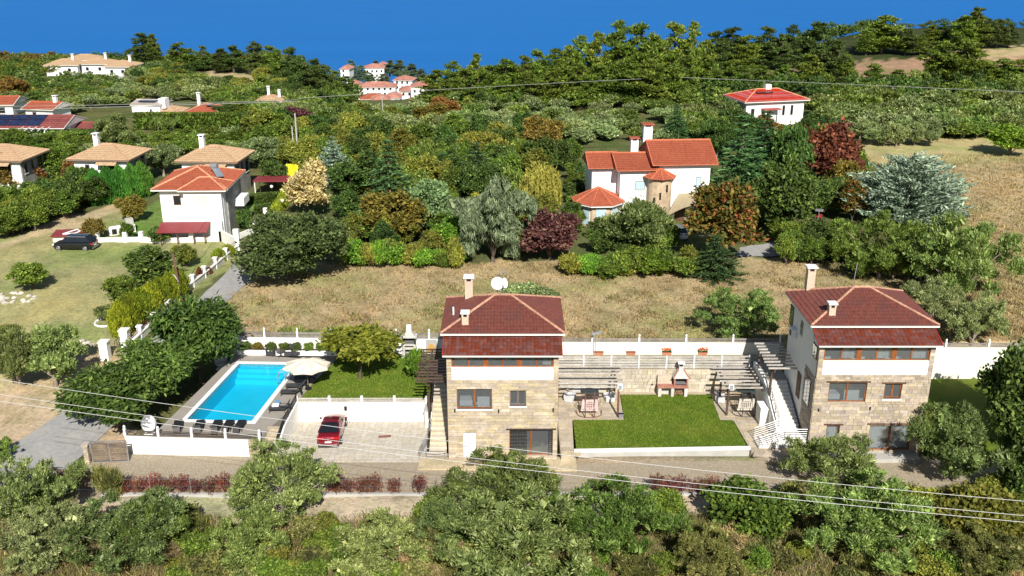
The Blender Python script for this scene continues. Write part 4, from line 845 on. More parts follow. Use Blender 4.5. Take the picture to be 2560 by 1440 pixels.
# swing seats: base hoop, uprights, wire egg basket, cushions
def swing(label, px, py, cm, fm, canopy):
    x, y = at(px, py, .5); t_ = thing('swing_seat', label, 'swing seat', (x, y, .49))
    m = MB(); hoop = [(1.0 * math.cos(a) * (1 if abs(math.cos(a)) < .8 else 1), .62 * math.sin(a), .04) for a in [math.pi * (-1.02 + k / 10) for k in range(11)]]; m.path(hoop, .035, 6); m.path([(-1.0, 0, .04), (-1.05, .3, .3)], .035, 6); m.path([(1.0, 0, .04), (1.05, .3, .3)], .035, 6); m.build('base_hoop', fm, t_)
    for s in (-.38, .38): MB().path([(s, -.6, .04), (s, -.72, .8), (s, -.5, 1.6), (s, .0, 2.05), (s, .35, 2.0)], .035, 6).build('upright', fm, t_); MB().bar((s - .35 * (1 if s > 0 else .4), .1, .05), (s, -.62, .06), .04, .04).build('brace', fm, t_)
    m = MB(); C = Vector((0, .25, 1.1)); rx, ry, rz_ = .92, .62, .82
    for k in range(13):
        u = -1 + 2 * k / 12; w = math.sqrt(max(.02, 1 - u * u)); m.path([C + Vector((rx * u, -ry * w * math.cos(b), rz_ * w * math.sin(b) * 1.0)) for b in [math.pi * (-.5 + j / 10) for j in range(10)]], .014, 4)
    for k in range(7):
        v = -.75 + 1.5 * k / 6; w = math.sqrt(1 - v * v); m.path([C + Vector((rx * w * math.cos(b), -ry * w * math.sin(b), rz_ * v)) for b in [math.pi * j / 12 for j in range(13)]], .014, 4)
    m.build('wire_basket', fm, t_)
    MB().box(-.72, -.2, .42, .72, .5, .62).build('seat_cushion', cm, t_); MB().add([(-.7, -.28, .62), (.7, -.28, .62), (.62, -.34, 1.5), (-.62, -.34, 1.5), (-.7, -.12, .62), (.7, -.12, .62), (.62, -.2, 1.5), (-.62, -.2, 1.5)], [(0, 1, 2, 3), (7, 6, 5, 4), (0, 4, 5, 1), (1, 5, 6, 2), (2, 6, 7, 3), (3, 7, 4, 0)]).build('back_cushion', cm, t_)
    if canopy: MB().bar((-.75, .35, 2.02), (.75, .35, 2.02), .8, .06).build('canopy', mat('dark_canopy', (.03, .045, .045), .8, .2), t_)
swing('double swing seat with pale pink cushions on the patio by the middle house', 1473, 1036, mat('pink_check', (.62, .47, .44), .9, .12, 14), mat('rust_frame', (.14, .06, .045), .5, .2), True)
swing('bare dark wire double swing seat below the right-hand pergola', 1862, 1034, mat('beige_cushion', (.55, .50, .42), .9, .1, 14), DSTEEL, True)
def sofa(label, px, py, rz, w, mt):
    x, y = at(px, py, .5); t_ = thing('garden_sofa', label, 'sofa', (x, y, .49), rz); MB().box(-w / 2, -.38, .05, w / 2, .38, .28).build('frame', mt, t_); MB().box(-w / 2, .3, .28, w / 2, .42, .78).build('backrest', mt, t_)
    for s in (-1, 1): MB().box(s * w / 2 - (.12 if s > 0 else 0), -.38, .28, s * w / 2 + (.12 if s < 0 else 0), .3, .55).build('armrest', mt, t_)
    n = max(1, int(w / .7))
    for i in range(n): MB().box(-w / 2 + .14 + (w - .28) * i / n, -.34, .28, -w / 2 + .12 + (w - .28) * (i + 1) / n, .29, .42).build('cushion', PAINTW, t_)
GWH = mat('pale_grey_frame', (.5, .5, .5), .5, .08)
sofa('long white cushioned garden sofa under the left patio pergola', 1466, 975, 0, 2.6, GWH); sofa('white garden armchair at the left end of the patio pergola', 1425, 1000, R(70), 1.0, GWH); sofa('white garden armchair near the brown pergola posts', 1522, 1000, R(-80), 1.0, GWH)
sofa('white cushioned garden sofa under the right pergola', 1860, 975, 0, 2.4, GWH); sofa('grey garden armchair beside the right pergola post', 1800, 1000, R(80), 1.2, GWH)
for px, lb in ((1480, 'low dark glass table in front of the long garden sofa'), (1868, 'low dark glass table below the right pergola')):
    x, y = at(px, 1000, .5); t_ = thing('coffee_table', lb, 'table', (x, y, .49)); MB().box(-.6, -.3, .38, .6, .3, .43).build('table_top', mat('dark_table', (.10, .09, .085), .4, .1), t_)
    for sx in (-.52, .52):
        for sy in (-.24, .24): MB().box(sx - .03, sy - .03, 0, sx + .03, sy + .03, .38).build('leg', GWH, t_)
for px, lb in ((1545, 'white square floodlight fixed on the left patio pergola'), (1818, 'white square floodlight fixed on the right patio pergola')):
    x = P(px, 950, 2.9).x; t_ = thing('floodlight', lb, 'lamp', (x, 72.25, 2.75)); MB().bar((0, 0, 0), (0, .06, .55), .42, .06).build('housing', PAINTW, t_); MB().bar((0, -.045, .06), (0, .0, .45), .28, .03).build('lens', mat('floodlight_lens', (.25, .27, .28), .2, .05), t_)
x, y = at(1552, 1044, .5); t_ = thing('pot', 'square grey planter pot at the foot of the pergola post', 'pot', (x, y, .49)); MB().add([(-.16, -.16, 0), (.16, -.16, 0), (.16, .16, 0), (-.16, .16, 0), (-.22, -.22, .42), (.22, -.22, .42), (.22, .22, .42), (-.22, .22, .42)], [(3, 2, 1, 0), (0, 1, 5, 4), (1, 2, 6, 5), (2, 3, 7, 6), (3, 0, 4, 7)]).build('body', STEEL, t_); MB().box(-.19, -.19, .3, .19, .19, .36).build('soil', DARK, t_)
# flower troughs
FLW = leafmat('red_flowers', (.55, .03, .03), (.7, .08, .05), .2, .2); GRL = leafmat('pot_leaves', (.05, .12, .02), (.12, .22, .04), .3, .3)
for px, fl, lb in ((1497, 0, 'empty terracotta trough, leftmost on the rail fence'), (1577, 0, 'empty terracotta trough, second from left on the rail fence'), (1667, 1, 'terracotta trough with dense red geraniums on the rail fence'), (1757, 1, 'terracotta trough with straggling red flowers, rightmost on the rail fence')):
    x = P(px, 888, 3.95).x; t_ = thing('flower_trough', lb, 'planter', (x, 76.78, 3.92)); w = .42
    MB().add([(-w + .06, -.12, 0), (w - .06, -.12, 0), (w - .06, .12, 0), (-w + .06, .12, 0), (-w, -.17, .3), (w, -.17, .3), (w, .17, .3), (-w, .17, .3)], [(3, 2, 1, 0), (0, 1, 5, 4), (1, 2, 6, 5), (2, 3, 7, 6), (3, 0, 4, 7)]).build('trough', TERRA, t_); MB().box(-w + .04, -.14, .22, w - .04, .14, .25).build('soil', DARK, t_)
    if fl:
        r_ = np.random.RandomState(px)
        for nm, mt_, n, zz_ in (('leaves', GRL, 90, .32), ('flowers', FLW, 90, .46)):
            c = np.stack([r_.uniform(-w, w, n) * (1.1 if px > 1700 else 1), r_.normal(0, .1, n), zz_ + r_.rand(n) * .18], -1); a = r_.normal(0, 1, (n, 3)); a /= np.linalg.norm(a, axis=1)[:, None]; b = np.cross(a, r_.normal(0, 1, (n, 3))); b /= np.linalg.norm(b, axis=1)[:, None]
            s = .055; link(nm, quads_mesh(nm, np.stack([c - a * s, c - b * s, c + a * s, c + b * s], 1).reshape(-1, 3), n), mt_, t_)
# gates and pillars
def gate(label, p, q, h, n):
    p, q = Vector((*p, .08)), Vector((*q, .08)); d = q - p; t_ = thing('sliding_gate', label, 'gate', p); m = MB()
    for k in (0, .5, 1): MB().bar(d * k, d * k + Vector((0, 0, h)), .07, .07).build('frame_post', GALV, t_)
    for z in (0, h): MB().bar((0, 0, z), d + Vector((0, 0, z)), .06, .06).build('frame_rail', GALV, t_)
    for i in range(n):
        for a, b in ((0, .5), (.5, 1)):
            z = .1 + (h - .2) * (i + .5) / n; MB().bar(d * (a + .012) + Vector((0, -.02, z)), d * (b - .012) + Vector((0, -.02, z)), .03, (h - .2) / n * .86).build('board', GATEW, t_)
gate('slatted timber sliding gate leaf beside the white pool wall', (-32.0, 65.25), (-29.35, 65.45), 1.75, 10)
gate('lower slatted timber gate leaf next to the stone pillar', (-33.0, 61.5), (-30.4, 61.25), 1.75, 10)
def pillar(label, x, y, w, z0, h, mt, cap, stony=False):
    t_ = thing('gate_pillar', label, 'pillar', (x, y, z0)); b = MB().box(-w / 2, -w / 2, -.3, w / 2, w / 2, h).build('shaft', MORTAR if stony else mt, t_); MB().box(-w / 2 - .07, -w / 2 - .07, h, w / 2 + .07, w / 2 + .07, h + .1).build('cap', cap, t_)
    if stony: stones(b, [], -w / 2, w / 2, 0, h, lambda s, d, z: (s, -w / 2 + d, z), mt, .2, .4, (.15, .25), int(x * 10) % 97)
    return t_
pillar('low tan stone gate pillar beside the lower gate leaf', -33.65, 61.9, .7, 0, 1.3, STONE, FLAG, True); pillar('narrow tan stone pillar at the left end of the upper gate', -32.35, 65.2, .35, 0, 1.6, STONE, FLAG, True)
# wire fence along the drive
t_ = thing('wire_fence', 'thin wire mesh fence with steel posts along the gravel drive', 'fence', (-29, 60.65, 0))
for k in range(16):
    if k in (5, 6, 7, 9, 10): continue
    MB().tube((k * 2.95, .15 * math.sin(k), -.1), (k * 2.95 + random.uniform(-.05, .05), .15 * math.sin(k), 1.5), .032, 5).build('post', GALV, t_)
m = MB()
for z in (.3, .8, 1.35): m.tube((0, 0, z), (45, 0, z), .008, 3)
m.build('wires', GALV, t_)
tag(MB().bar((-29.5, 60.6, .05), (18, 60.75, .05), .28, .32).build('kerb_wall', CONC), 'low concrete kerb under the wire fence', 'kerb')
# car charger, utility cover, bin, trough
t_ = thing('car_charger', 'black wall charger with hanging cable above the red car', 'charger', (P(863, 1020, 1.4).x, 71.86, 1.1)); MB().cb((0, 0, .2), (.22, .14, .34)).build('housing', BLACK, t_); MB().path([(0, -.02, .05), (.04, -.05, -.3), (.2, -.1, -.75), (.35, -.3, -1.0)], .018, 4).build('cable', BLACK, t_)
x, y = at(962, 1091, .1); tag(MB().cb((x, y, .105), (1.0, .35, .03), .15).build('drain_cover', mat('rust_red_cover', (.22, .09, .07), .7, .2)), 'rust red rectangular drain cover in the car court paving', 'cover')
x, y = at(1128, 1143, .1); tag(MB().lathe([(.16, 0), (.2, .36), (.2, .42), (.15, .42), (.14, .3)], (x, y, .13), 12).build('pot', STEEL), 'dark grey pot on the apron by the cream staircase', 'pot')
# solar lamp post, round white garden chairs under the walnut trees
x = P(1486, 880, 2.6).x; t_ = thing('solar_lamp', 'tall solar lamp post in front of the cream rear wall', 'lamp', (x, 79.6, 2.55)); MB().tube((0, 0, 0), (0, 0, 2.2), .035, 8).build('pole', GALV, t_); MB().cb((.1, 0, 2.25), (.75, .4, .06), M=Matrix.Rotation(-.25, 3, 'Y')).build('solar_panel', mat('panel_grey', (.3, .32, .36), .3, .1), t_)
def eggchair(label, px, py):
    x, y = at(px, py, 1.0); t_ = thing('egg_chair', label, 'chair', (x, y, H(x, y))); zg = 0
    MB().lathe([(.05, .0), (.5, .02), (.5, .08), (.05, .1)], n=14).build('base', PAINTW, t_)
    m = MB(); vs = []
    for i in range(9):
        b = -.5 * math.pi + math.pi * i / 8
        for j in range(13):
            a = math.pi * (-.15 + 1.3 * j / 12); vs.append((.62 * math.cos(b) * math.cos(a), .55 * math.cos(b) * math.sin(a), .95 + .78 * math.sin(b)))
    m.add(vs, [(i * 13 + j, i * 13 + j + 1, (i + 1) * 13 + j + 1, (i + 1) * 13 + j) for i in range(8) for j in range(12)]); m.build('shell', PAINTW, t_, smooth=True); MB().lathe([(.05, .4), (.42, .45), (.45, .55), (.05, .6)], n=12).build('cushion', PAINTW, t_)
eggchair('white egg-shaped garden chair under the lowest walnut tree', 372, 1058); eggchair('white egg-shaped garden chair under the upper walnut tree', 552, 898)
# ------------------------------------------------------------------ vehicles
def car(label, name, loc, rz, L, Wc, Hc, paint, coupe, glassm):
    """lofted body: stations from nose (+x) to tail; greenhouse glass, roof, wheels"""
    c = thing(name, label, 'car', loc, rz); h = L / 2; w = Wc / 2
    if coupe: ST_ = [(h, .3, .55, .62), (h - .12, .25, .78, .8), (h - .9, .22, .98, .93), (h - 1.35, .22, 1.04, .96), (0, .22, 1.08, .97), (-h + 1.1, .22, 1.13, .98), (-h + .35, .25, 1.12, .93), (-h + .08, .32, .98, .86), (-h, .36, .72, .8)]
    else: ST_ = [(h, .35, .62, .66), (h - .12, .28, .86, .84), (h - .9, .26, 1.02, .94), (h - 1.25, .26, 1.08, .97), (0, .26, 1.1, 1.0), (-h + .9, .26, 1.12, .98), (-h + .2, .3, 1.12, .95), (-h + .03, .36, 1.0, .9), (-h, .4, .7, .86)]
    m = MB(); vs = []
    for x, zb, zt, k in ST_:
        vs += [(x, -w * k * .9, zb), (x, -w * k, zb + (zt - zb) * .4), (x, -w * k * .97, zt - .1), (x, -w * k * .86, zt), (x, 0, zt + .03), (x, w * k * .86, zt), (x, w * k * .97, zt - .1), (x, w * k, zb + (zt - zb) * .4), (x, w * k * .9, zb)]
    n = 9; m.add(vs, [(i * n + j, i * n + j + 1, (i + 1) * n + j + 1, (i + 1) * n + j) for i in range(len(ST_) - 1) for j in range(n - 1)] + [(8, 0, 9, 17)] * 0 + [tuple(range(n - 1, -1, -1)), tuple((len(ST_) - 1) * n + j for j in range(n))])
    b = m.build('body', paint, c, smooth=True); md = b.modifiers.new('s', 'SUBSURF'); md.levels = 2; md.render_levels = 2
    zb = 1.06 if coupe else 1.08
    if coupe: gx = [(h - 1.25, zb), (h - 2.15, Hc - .03), (-h + 1.75, Hc - .02), (-h + .55, zb + .12)]
    else: gx = [(h - 1.15, zb), (h - 1.85, Hc - .03), (-h + .75, Hc - .02), (-h + .12, zb + .05)]
    wb, wt = w * .86, w * .66
    Q = [(x, (wb if i in (0, 3) else wt), z) for i, (x, z) in enumerate(gx)]
    lf = [(x, s * y, z) for s in (1,) for x, y, z in Q]; rt = [(x, -y, z) for x, y, z in Q]
    MB().poly([lf[0], lf[1], rt[1], rt[0]]).build('windscreen', glassm, c); MB().poly([rt[3], rt[2], lf[2], lf[3]]).build('rear_window', glassm, c)
    for sd in (lf, rt):
        p0, p1, p2, p3 = [Vector(v) for v in sd]; mids = [.5, .82]
        mA = p0.lerp(p3, .46); mB = p1.lerp(p2, .5)
        MB().poly([p0, p1, mB, mA]).build('side_window', glassm, c); MB().poly([mA, mB, p2, p3]).build('side_window', glassm, c)
        for a, bb in ((p0, p1), (mA, mB), (p3, p2)): MB().bar(a, bb, .07, .05).build('pillar', paint, c)
        MB().bar(p1, p2, .06, .05).build('roof_rail', GALV, c)
    m = MB(); vs = []
    for k in range(7):
        f = k / 6; x = gx[1][0] * (1 - f) + gx[2][0] * f
        for s in (-1, -.5, 0, .5, 1): vs.append((x + (.08 if k == 0 else 0) - (.12 if k == 6 else 0), s * (wt + .02), Hc - .03 + .06 * (1 - s * s) + .03 * math.sin(math.pi * f)))
    m.add(vs, [(k * 5 + j, k * 5 + j + 1, (k + 1) * 5 + j + 1, (k + 1) * 5 + j) for k in range(6) for j in range(4)]); r = m.build('roof', paint, c, smooth=True)
    MB().poly([(gx[1][0] - .25, -wt * .8, Hc + .062), (gx[2][0] + .4, -wt * .8, Hc + .062), (gx[2][0] + .4, wt * .8, Hc + .062), (gx[1][0] - .25, wt * .8, Hc + .062)]).build('sunroof', glassm, r) if coupe else None
    MB().box(gx[3][0] + .02, -w * .8, .6, gx[0][0] - .02, w * .8, zb + .02).build('cabin_floor', BLACK, c)
    for sx in (h - .85, -h + .85):
        for s in (-1, 1):
            wh = MB().tube((sx, s * (w - .24), .34), (sx, s * (w - .0), .34), .34, 20).build('wheel', BLACK, c)
            m = MB(); m.tube((sx, s * (w - .02), .34), (sx, s * (w + .012), .34), .12, 10)
            for k in range(5): a = k * 1.2566; m.bar((sx, s * (w + .004), .34), (sx + .23 * math.cos(a), s * (w + .004), .34 + .23 * math.sin(a)), .03, .09)
            m.path([(sx + .235 * math.cos(a), s * (w + .002), .34 + .235 * math.sin(a)) for a in [k * math.pi / 8 for k in range(17)]], .025, 5); m.build('rim', GALV, wh)
    for s in (-1, 1):
        MB().cb((-h + .12, s * w * .68, .93), (.22, .42, .13)).build('tail_light', mat('tail_light', (.45, .01, .012), .2, .05), c)
        MB().cb((h - .16, s * w * .66, .72), (.24, .34, .14)).build('headlight', mat('headlight', (.75, .75, .72), .15, .05), c)
        MB().lathe([(.02, -.08), (.1, -.05), (.1, .05), (.02, .08)], (h - 1.55, s * (w + .06), 1.1), 8).build('mirror', paint, c)
    MB().cb((-h - .012, 0, .62), (.03, .52, .12)).build('number_plate', PAINTW, c); MB().cb((-h - .0, 0, .36), (.1, w * 1.5, .08)).build('bumper_trim', GALV, c); MB().cb((-h + .02, 0, .28), (.12, w * 1.66, .1)).build('lower_bumper', BLACK, c)
    m = MB(); m.path([(-h - .03, .07 * math.cos(a), .86 + .07 * math.sin(a)) for a in [k * math.pi / 6 for k in range(13)]], .009, 4)
    for k in range(3): m.bar((-h - .03, 0, .86), (-h - .03, .065 * math.sin(k * 2.094), .86 + .065 * math.cos(k * 2.094)), .012, .012)
    m.build('badge', GALV, c) if coupe else None
    return c
CARG = mat('car_glass', (.012, .014, .018), .06, .05, spec=.7)
RP, t, bs = nodes('red_metallic_paint'); bs.inputs['Base Color'].default_value = (.20, .006, .014, 1); bs.inputs['Roughness'].default_value = .25; bs.inputs['Coat Weight'].default_value = 1; bs.inputs['Metallic'].default_value = .35; t.links.new(ramp(t, noise(t, 40), [(0, (.18, .005, .012)), (1, (.24, .008, .018))]), bs.inputs['Base Color'])
BP, t, bs = nodes('black_car_paint'); bs.inputs['Roughness'].default_value = .2; bs.inputs['Coat Weight'].default_value = 1; t.links.new(ramp(t, noise(t, 40), [(0, (.004, .004, .007)), (1, (.007, .007, .012))]), bs.inputs['Base Color'])
car('dark red coupe car parked in the paved car court', 'parked_car', (-14.45, 69.6, .08), R(92), 4.7, 1.92, 1.5, RP, True, CARG)
p = PT(190, 622); car('black off-road estate car parked on the dry lawn', 'parked_car', (p.x, p.y, p.z), R(176), 5.0, 2.0, 1.75, BP, False, CARG)
p = PT(1690, 592); car('white car half hidden by the terrace of the white villa', 'parked_car', (p.x, p.y, p.z), R(100), 4.3, 1.8, 1.5, PAINTW, False, CARG)

# ------------------------------------------------------------------ other houses
def pane_box(parent, x0, x1, y, z0, z1, fm=STEEL, gm=None, side='f', name='window', shutter=None):
    """framed window standing 3 cm proud of / set into a plain wall; side f = front (-y), r = right (+x), l = left (-x)"""
    gm = gm or CARG
    def bx(a, b, c, d, k0, k1):
        if side == 'f': return MB().box(a, y - k1, c, b, y - k0, d)
        if side == 'r': return MB().box(y + k0, a, c, y + k1, b, d)
        return MB().box(y - k1, a, c, y - k0, b, d)
    w = MB()
    for o in (bx(x0, x1, z0, z0 + .08, .0, .06), bx(x0, x1, z1 - .08, z1, .0, .06), bx(x0, x0 + .08, z0 + .08, z1 - .08, .0, .06), bx(x1 - .08, x1, z0 + .08, z1 - .08, .0, .06)): w.add(o.v, o.f)
    w = w.build(name, fm, parent); bx(x0 + .06, x1 - .06, z0 + .06, z1 - .06, .004, .03).build('pane', gm, w)
    bx(x0 - .08, x1 + .08, z0 - .1, z0 - .005, .0, .1).build('sill', FASCIA, w); return w
def simple_house(name, label, loc, rz, Wd, Dp, Hh, rise, wm, rm, wins, eave=.5, cw=.4, ch=.6, rid=None, gable=None, group=None, chim=None, fas=FASCIA):
    h = thing(name, label, 'house', loc, rz, group)
    MB().box(0, 0, -1.5, Wd, Dp, Hh).build('wall', wm, h)
    if gable is None: hip(h, -eave, Wd + eave, -eave, Dp + eave, Hh, rise, rm, rid or RIDGE, .16, cw, ch, fas, .06, .12)
    else: gable_roof(h, -eave, Wd + eave, -eave, Dp + eave, Hh, rise, rm, gable, cw, ch, fas, rid)
    for wn in wins: pane_box(h, *wn[:2], wn[2], *wn[3:5], **(wn[5] if len(wn) > 5 else {}))
    for cx, cy, z0, z1, w_, cm in (chim or []): chimney(h, cx, cy, z0, z1, w_, cm)
    return h
def gable_roof(h, x0, x1, y0, y1, ze, rise, rm, ax, cw=.4, ch=.6, fas=FASCIA, rid=None):
    if ax == 'x':
        A, B, C, D = (x0, y0, ze), (x1, y0, ze), (x1, y1, ze), (x0, y1, ze); E, F_ = (x0, (y0 + y1) / 2, ze + rise), (x1, (y0 + y1) / 2, ze + rise); fs = [(A, B, F_, E), (C, D, E, F_)]; tri = [(0, 3, 4), (1, 5, 2)]; fc = [(0, 1, 5, 4), (2, 3, 4, 5)]
    else:
        A, B, C, D = (x0, y0, ze), (x1, y0, ze), (x1, y1, ze), (x0, y1, ze); E, F_ = ((x0 + x1) / 2, y0, ze + rise), ((x0 + x1) / 2, y1, ze + rise); fs = [(B, C, F_, E), (D, A, E, F_)]; tri = [(0, 4, 1), (2, 5, 3)]; fc = [(1, 2, 5, 4), (3, 0, 4, 5)]
    MB().add([A, B, C, D, E, F_], [tuple(reversed(t_)) for t_ in tri] + [(3, 2, 1, 0)]).build('gable', fas, h)
    r = MB().add([A, B, C, D, E, F_], fc).build('roof', rm, h); m = MB()
    for a, b, c, d in fs: tiled(m, a, b, c, d, cw, ch, .06, .05)
    tag(m.build('roof_tiles', rm, r), kind='stuff'); m = MB(); ridgecap(m, (E[0], E[1], E[2] + .06), (F_[0], F_[1], F_[2] + .06), .12); m.build('ridge_tiles', rid or rm, r)
    m = MB()
    for a, b in ((A, E), (E, D if ax == 'x' else B), (B if ax == 'x' else D, F_), (F_, C)): m.bar((a[0], a[1], a[2] + .02), (b[0], b[1], b[2] + .02), .1, .16)
    for a, b in (((A, B), (C, D)) if ax == 'x' else ((B, C), (D, A))): m.bar((a[0], a[1], a[2] - .04), (b[0], b[1], b[2] - .04), .1, .14)
    m.build('verge', fas if rid is None else rid, r); return r
WH2 = mat('bright_white_render', (.80, .80, .78), .75, .04, 2)
GST = mat('grey_stone_cladding', (.30, .29, .27), .85, .25, 3, bmp=.5)
# red-roofed white house on the left
p = PT(413, 596); y0 = p.y
h = simple_house('white_house', 'white two-storey house with bright orange-red roof and solar water heater', (p.x, y0, p.z), R(2), 7.7, 8.5, 6.4, 1.75, WH2, ROOFO, [(1.6, 2.5, 0, 4.3, 5.5, dict(fm=LIN)), (6.2, 6.9, 0, .3, 2.1, dict(fm=STEEL)), (2.2, 3.0, 7.7, 4.2, 5.6, dict(side='r')), (4.6, 5.5, 7.7, .6, 2.2, dict(side='r'))], .75, .3, .42, mat('pale_orange_ridge', (.62, .30, .17), .8, .15))
hip(h, 2.6, 8.4, -1.35, 3.2, 6.42, 1.1, ROOFO, mat('pale_orange_ridge', (.62, .30, .17), .8, .15), .14, .3, .42); MB().box(3.1, -.85, -1.0, 7.68, .0, 6.35).build('front_bay', WH2, h)
MB().box(4.0, -.87, 3.9, 6.3, -.84, 5.75).build('painted_recess', mat('recess_shade_grey', (.55, .53, .5), .8, .1), h); MB().box(4.0, -.93, 3.7, 6.3, -.83, 4.5).build('balcony_parapet', WH2, h)  # flat grey panel on the bay, balcony shade put into its colour
MB().box(7.72, 1.2, -1, 7.9, 8.45, 6.0).build('stone_side', GST, h); bl = MB().box(7.9, 4.4, 2.9, 9.1, 7.4, 3.9).build('side_balcony', WH2, h)
t_ = h; tk = MB().tube((5.6, 3.6, 8.35), (6.5, 3.3, 8.45), .3, 12).build('water_tank', GALV, h); MB().bar((6.1, 3.5, 8.2), (7.2, 1.6, 7.45), .9, .06).build('solar_collector', mat('solar_blue', (.35, .40, .45), .15, .1, metal=.5), h)
for x in (.4, 2.4, 4.4, 5.7): MB().box(x, -3.0, -1, x + .12, -2.88, 1.6).build('porch_post', LIN, h)
MB().add([(.1, -3.2, 1.62), (6.1, -3.2, 1.62), (6.1, -.9, 2.3), (.1, -.9, 2.3), (.1, -3.2, 1.7), (6.1, -3.2, 1.7), (6.1, -.9, 2.38), (.1, -.9, 2.38)], [(3, 2, 1, 0), (4, 5, 6, 7), (0, 1, 5, 4), (1, 2, 6, 5), (2, 3, 7, 6), (3, 0, 4, 7)]).build('porch_roof', mat('maroon_sheet', (.22, .035, .04), .5, .1), h)
# three tan-roofed houses
for px, py, Wd, lb, ck in ((-66, 490, 7.8, 'tan-roofed white and stone house cut by the left edge', None), (197, 488, 7.8, 'tan-roofed white house with white chimney, second from left edge', 1), (464, 494, 7.6, 'tan-roofed white house directly behind the red-roofed house', 1)):
    p = PT(px, py)
    h = simple_house('tan_house', lb, (p.x, p.y, p.z), R(-4), Wd, 6.4, 5.4, 1.55, WH2, ROOFB, [(1.6, 2.3, 0, 3.8, 4.6, {}), (.9, 1.7, Wd + .02, 3.2, 4.8, dict(side='r')), (2.7, 3.5, Wd + .02, 3.2, 4.8, dict(side='r')), (4.5, 5.8, Wd + .02, 2.8, 5.0, dict(side='r'))], .7, .34, .5, mat('tan_ridge', (.45, .29, .17), .8, .15), group='tan-roofed houses in a row on the left', chim=[(1.5, 4.6, 5.8, 7.9, .7, WH2)] if ck else None, fas=mat('brown_eave', (.20, .14, .10), .8, .1))
    MB().box(Wd - .0, .3, -1.2, Wd + .015, 6.35, 5.3).build('stone_side', GST, h)
    MB().box(4.0, -.02, 2.6, 6.4, .0 - .001, 5.0).build('painted_recess', DARK, h); MB().add([(3.7, -1.2, 4.75), (6.7, -1.2, 4.75), (6.7, .0, 5.3), (3.7, .0, 5.3), (3.7, -1.2, 4.85), (6.7, -1.2, 4.85), (6.7, 0, 5.4), (3.7, 0, 5.4)], [(3, 2, 1, 0), (4, 5, 6, 7), (0, 1, 5, 4), (1, 2, 6, 5), (2, 3, 7, 6), (3, 0, 4, 7)]).build('awning', ROOFB, h)  # flat near-black sheet on the wall, painted shade of the balcony
# white villa with turret
p = PT(1500, 560); zv = p.z; V0 = P(1500, 560, zv); k_ = ppm(0, V0.y, zv)
v = thing('white_villa', 'large white villa with orange-red gabled roofs, stone turret and octagonal bay', 'house', (V0.x, V0.y, zv), R(4))
def vb(nm, x0, y0, z0, x1, y1, z1, mt): return MB().box(x0, y0, z0, x1, y1, z1).build(nm, mt, v)
RO = dict(cw=.3, ch=.42, fas=mat('orange_verge', (.42, .12, .06), .7, .1), rid=mat('orange_ridge', (.50, .15, .07), .7, .15))
vb('right_wing', 7.6, .6, -1, 14.4, 9, 8.0, WH2); gable_roof(v, 6.6, 15.2, -.1, 9.6, 7.8, 2.2, ROOFO, 'x', **RO)
vb('middle_wing', 2.6, .8, -1, 7.6, 8.5, 7.2, WH2); gable_roof(v, 2.0, 7.2, .1, 8.2, 7.1, 1.4, ROOFO, 'x', **RO)
vb('left_wing', -.8, 2.9, -1, 3.0, 8.6, 7.1, WH2); gable_roof(v, -1.4, 2.8, 2.2, 8.2, 7.0, 1.4, ROOFO, 'x', **RO)
tu = MB().tube((7.75, .5, -1), (7.75, .5, 6.2), 1.6, 16).build('stone_turret', mat('turret_stone', (.50, .38, .25), .85, .2, 2, bmp=.4), v)
m = MB(); n = 8
for k in range(n):
    a0, a1 = 2 * math.pi * k / n, 2 * math.pi * (k + 1) / n; tiled(m, (7.75 + 2.15 * math.cos(a0), .5 + 2.15 * math.sin(a0), 6.1), (7.75 + 2.15 * math.cos(a1), .5 + 2.15 * math.sin(a1), 6.1), (7.75, .5, 7.2), (7.75, .5, 7.2), .3, .42, .05, .04)
m.build('turret_roof', ROOFO, v); m = MB(); [ridgecap(m, (7.75 + 2.15 * math.cos(a), .5 + 2.15 * math.sin(a), 6.15), (7.75, .5, 7.28), .09) for a in [2 * math.pi * k / n for k in range(n)]]; m.build('turret_ridges', RO['rid'], v)
for x, z in ((6.75, 2.7), (7.45, 3.4), (8.3, 4.4)): vb('slit_window', x, -1.18 + abs(x - 7.75) * .3, z, x + .25, -.9 + abs(x - 7.75) * .3, z + .95, DARK)
# octagonal bay
bx_, by_ = -.2, 1.0
bay = [(bx_ + 2.9 * math.cos(a), by_ + 2.9 * math.sin(a)) for a in [math.pi / 8 + math.pi / 4 * k for k in range(8)]]
MB().prism(bay, -1.5, 3.0).build('octagonal_bay', mat('bay_stone', (.52, .41, .28), .85, .15, 2, bmp=.4), v); m = MB(); bo = [(bx_ + 3.6 * math.cos(a), by_ + 3.6 * math.sin(a)) for a in [math.pi / 8 + math.pi / 4 * k for k in range(8)]]
for k in range(8): tiled(m, (*bo[k], 3.0), (*bo[(k + 1) % 8], 3.0), (bx_, by_, 4.7), (bx_, by_, 4.7), .3, .42, .05, .04)
m.build('bay_roof', ROOFO, v); m = MB(); [ridgecap(m, (*q_, 3.05), (bx_, by_, 4.78), .09) for q_ in bo]; m.build('bay_ridges', RO['rid'], v); MB().prism(bo, 2.86, 2.99).build('bay_eave', WH2, v)
for k in (4, 5, 6):
    a, b = Vector((*bay[k], 0)), Vector((*bay[(k + 1) % 8], 0)); d = (b - a); nn = Vector((d.y, -d.x, 0)).normalized(); w0, w1 = a + d * .2 + nn * .03, a + d * .8 + nn * .03
    MB().bar((w0.x, w0.y, 1.4), (w1.x, w1.y, 1.4), .08, 2.3).build('bay_window', PAINTW, v); w0 += nn * .05; w1 += nn * .05; MB().bar((w0.x, w0.y, 1.4), (w1.x, w1.y, 1.4), .03, 2.0).build('bay_pane', mat('pale_blind', (.42, .55, .60), .3, .1), v)
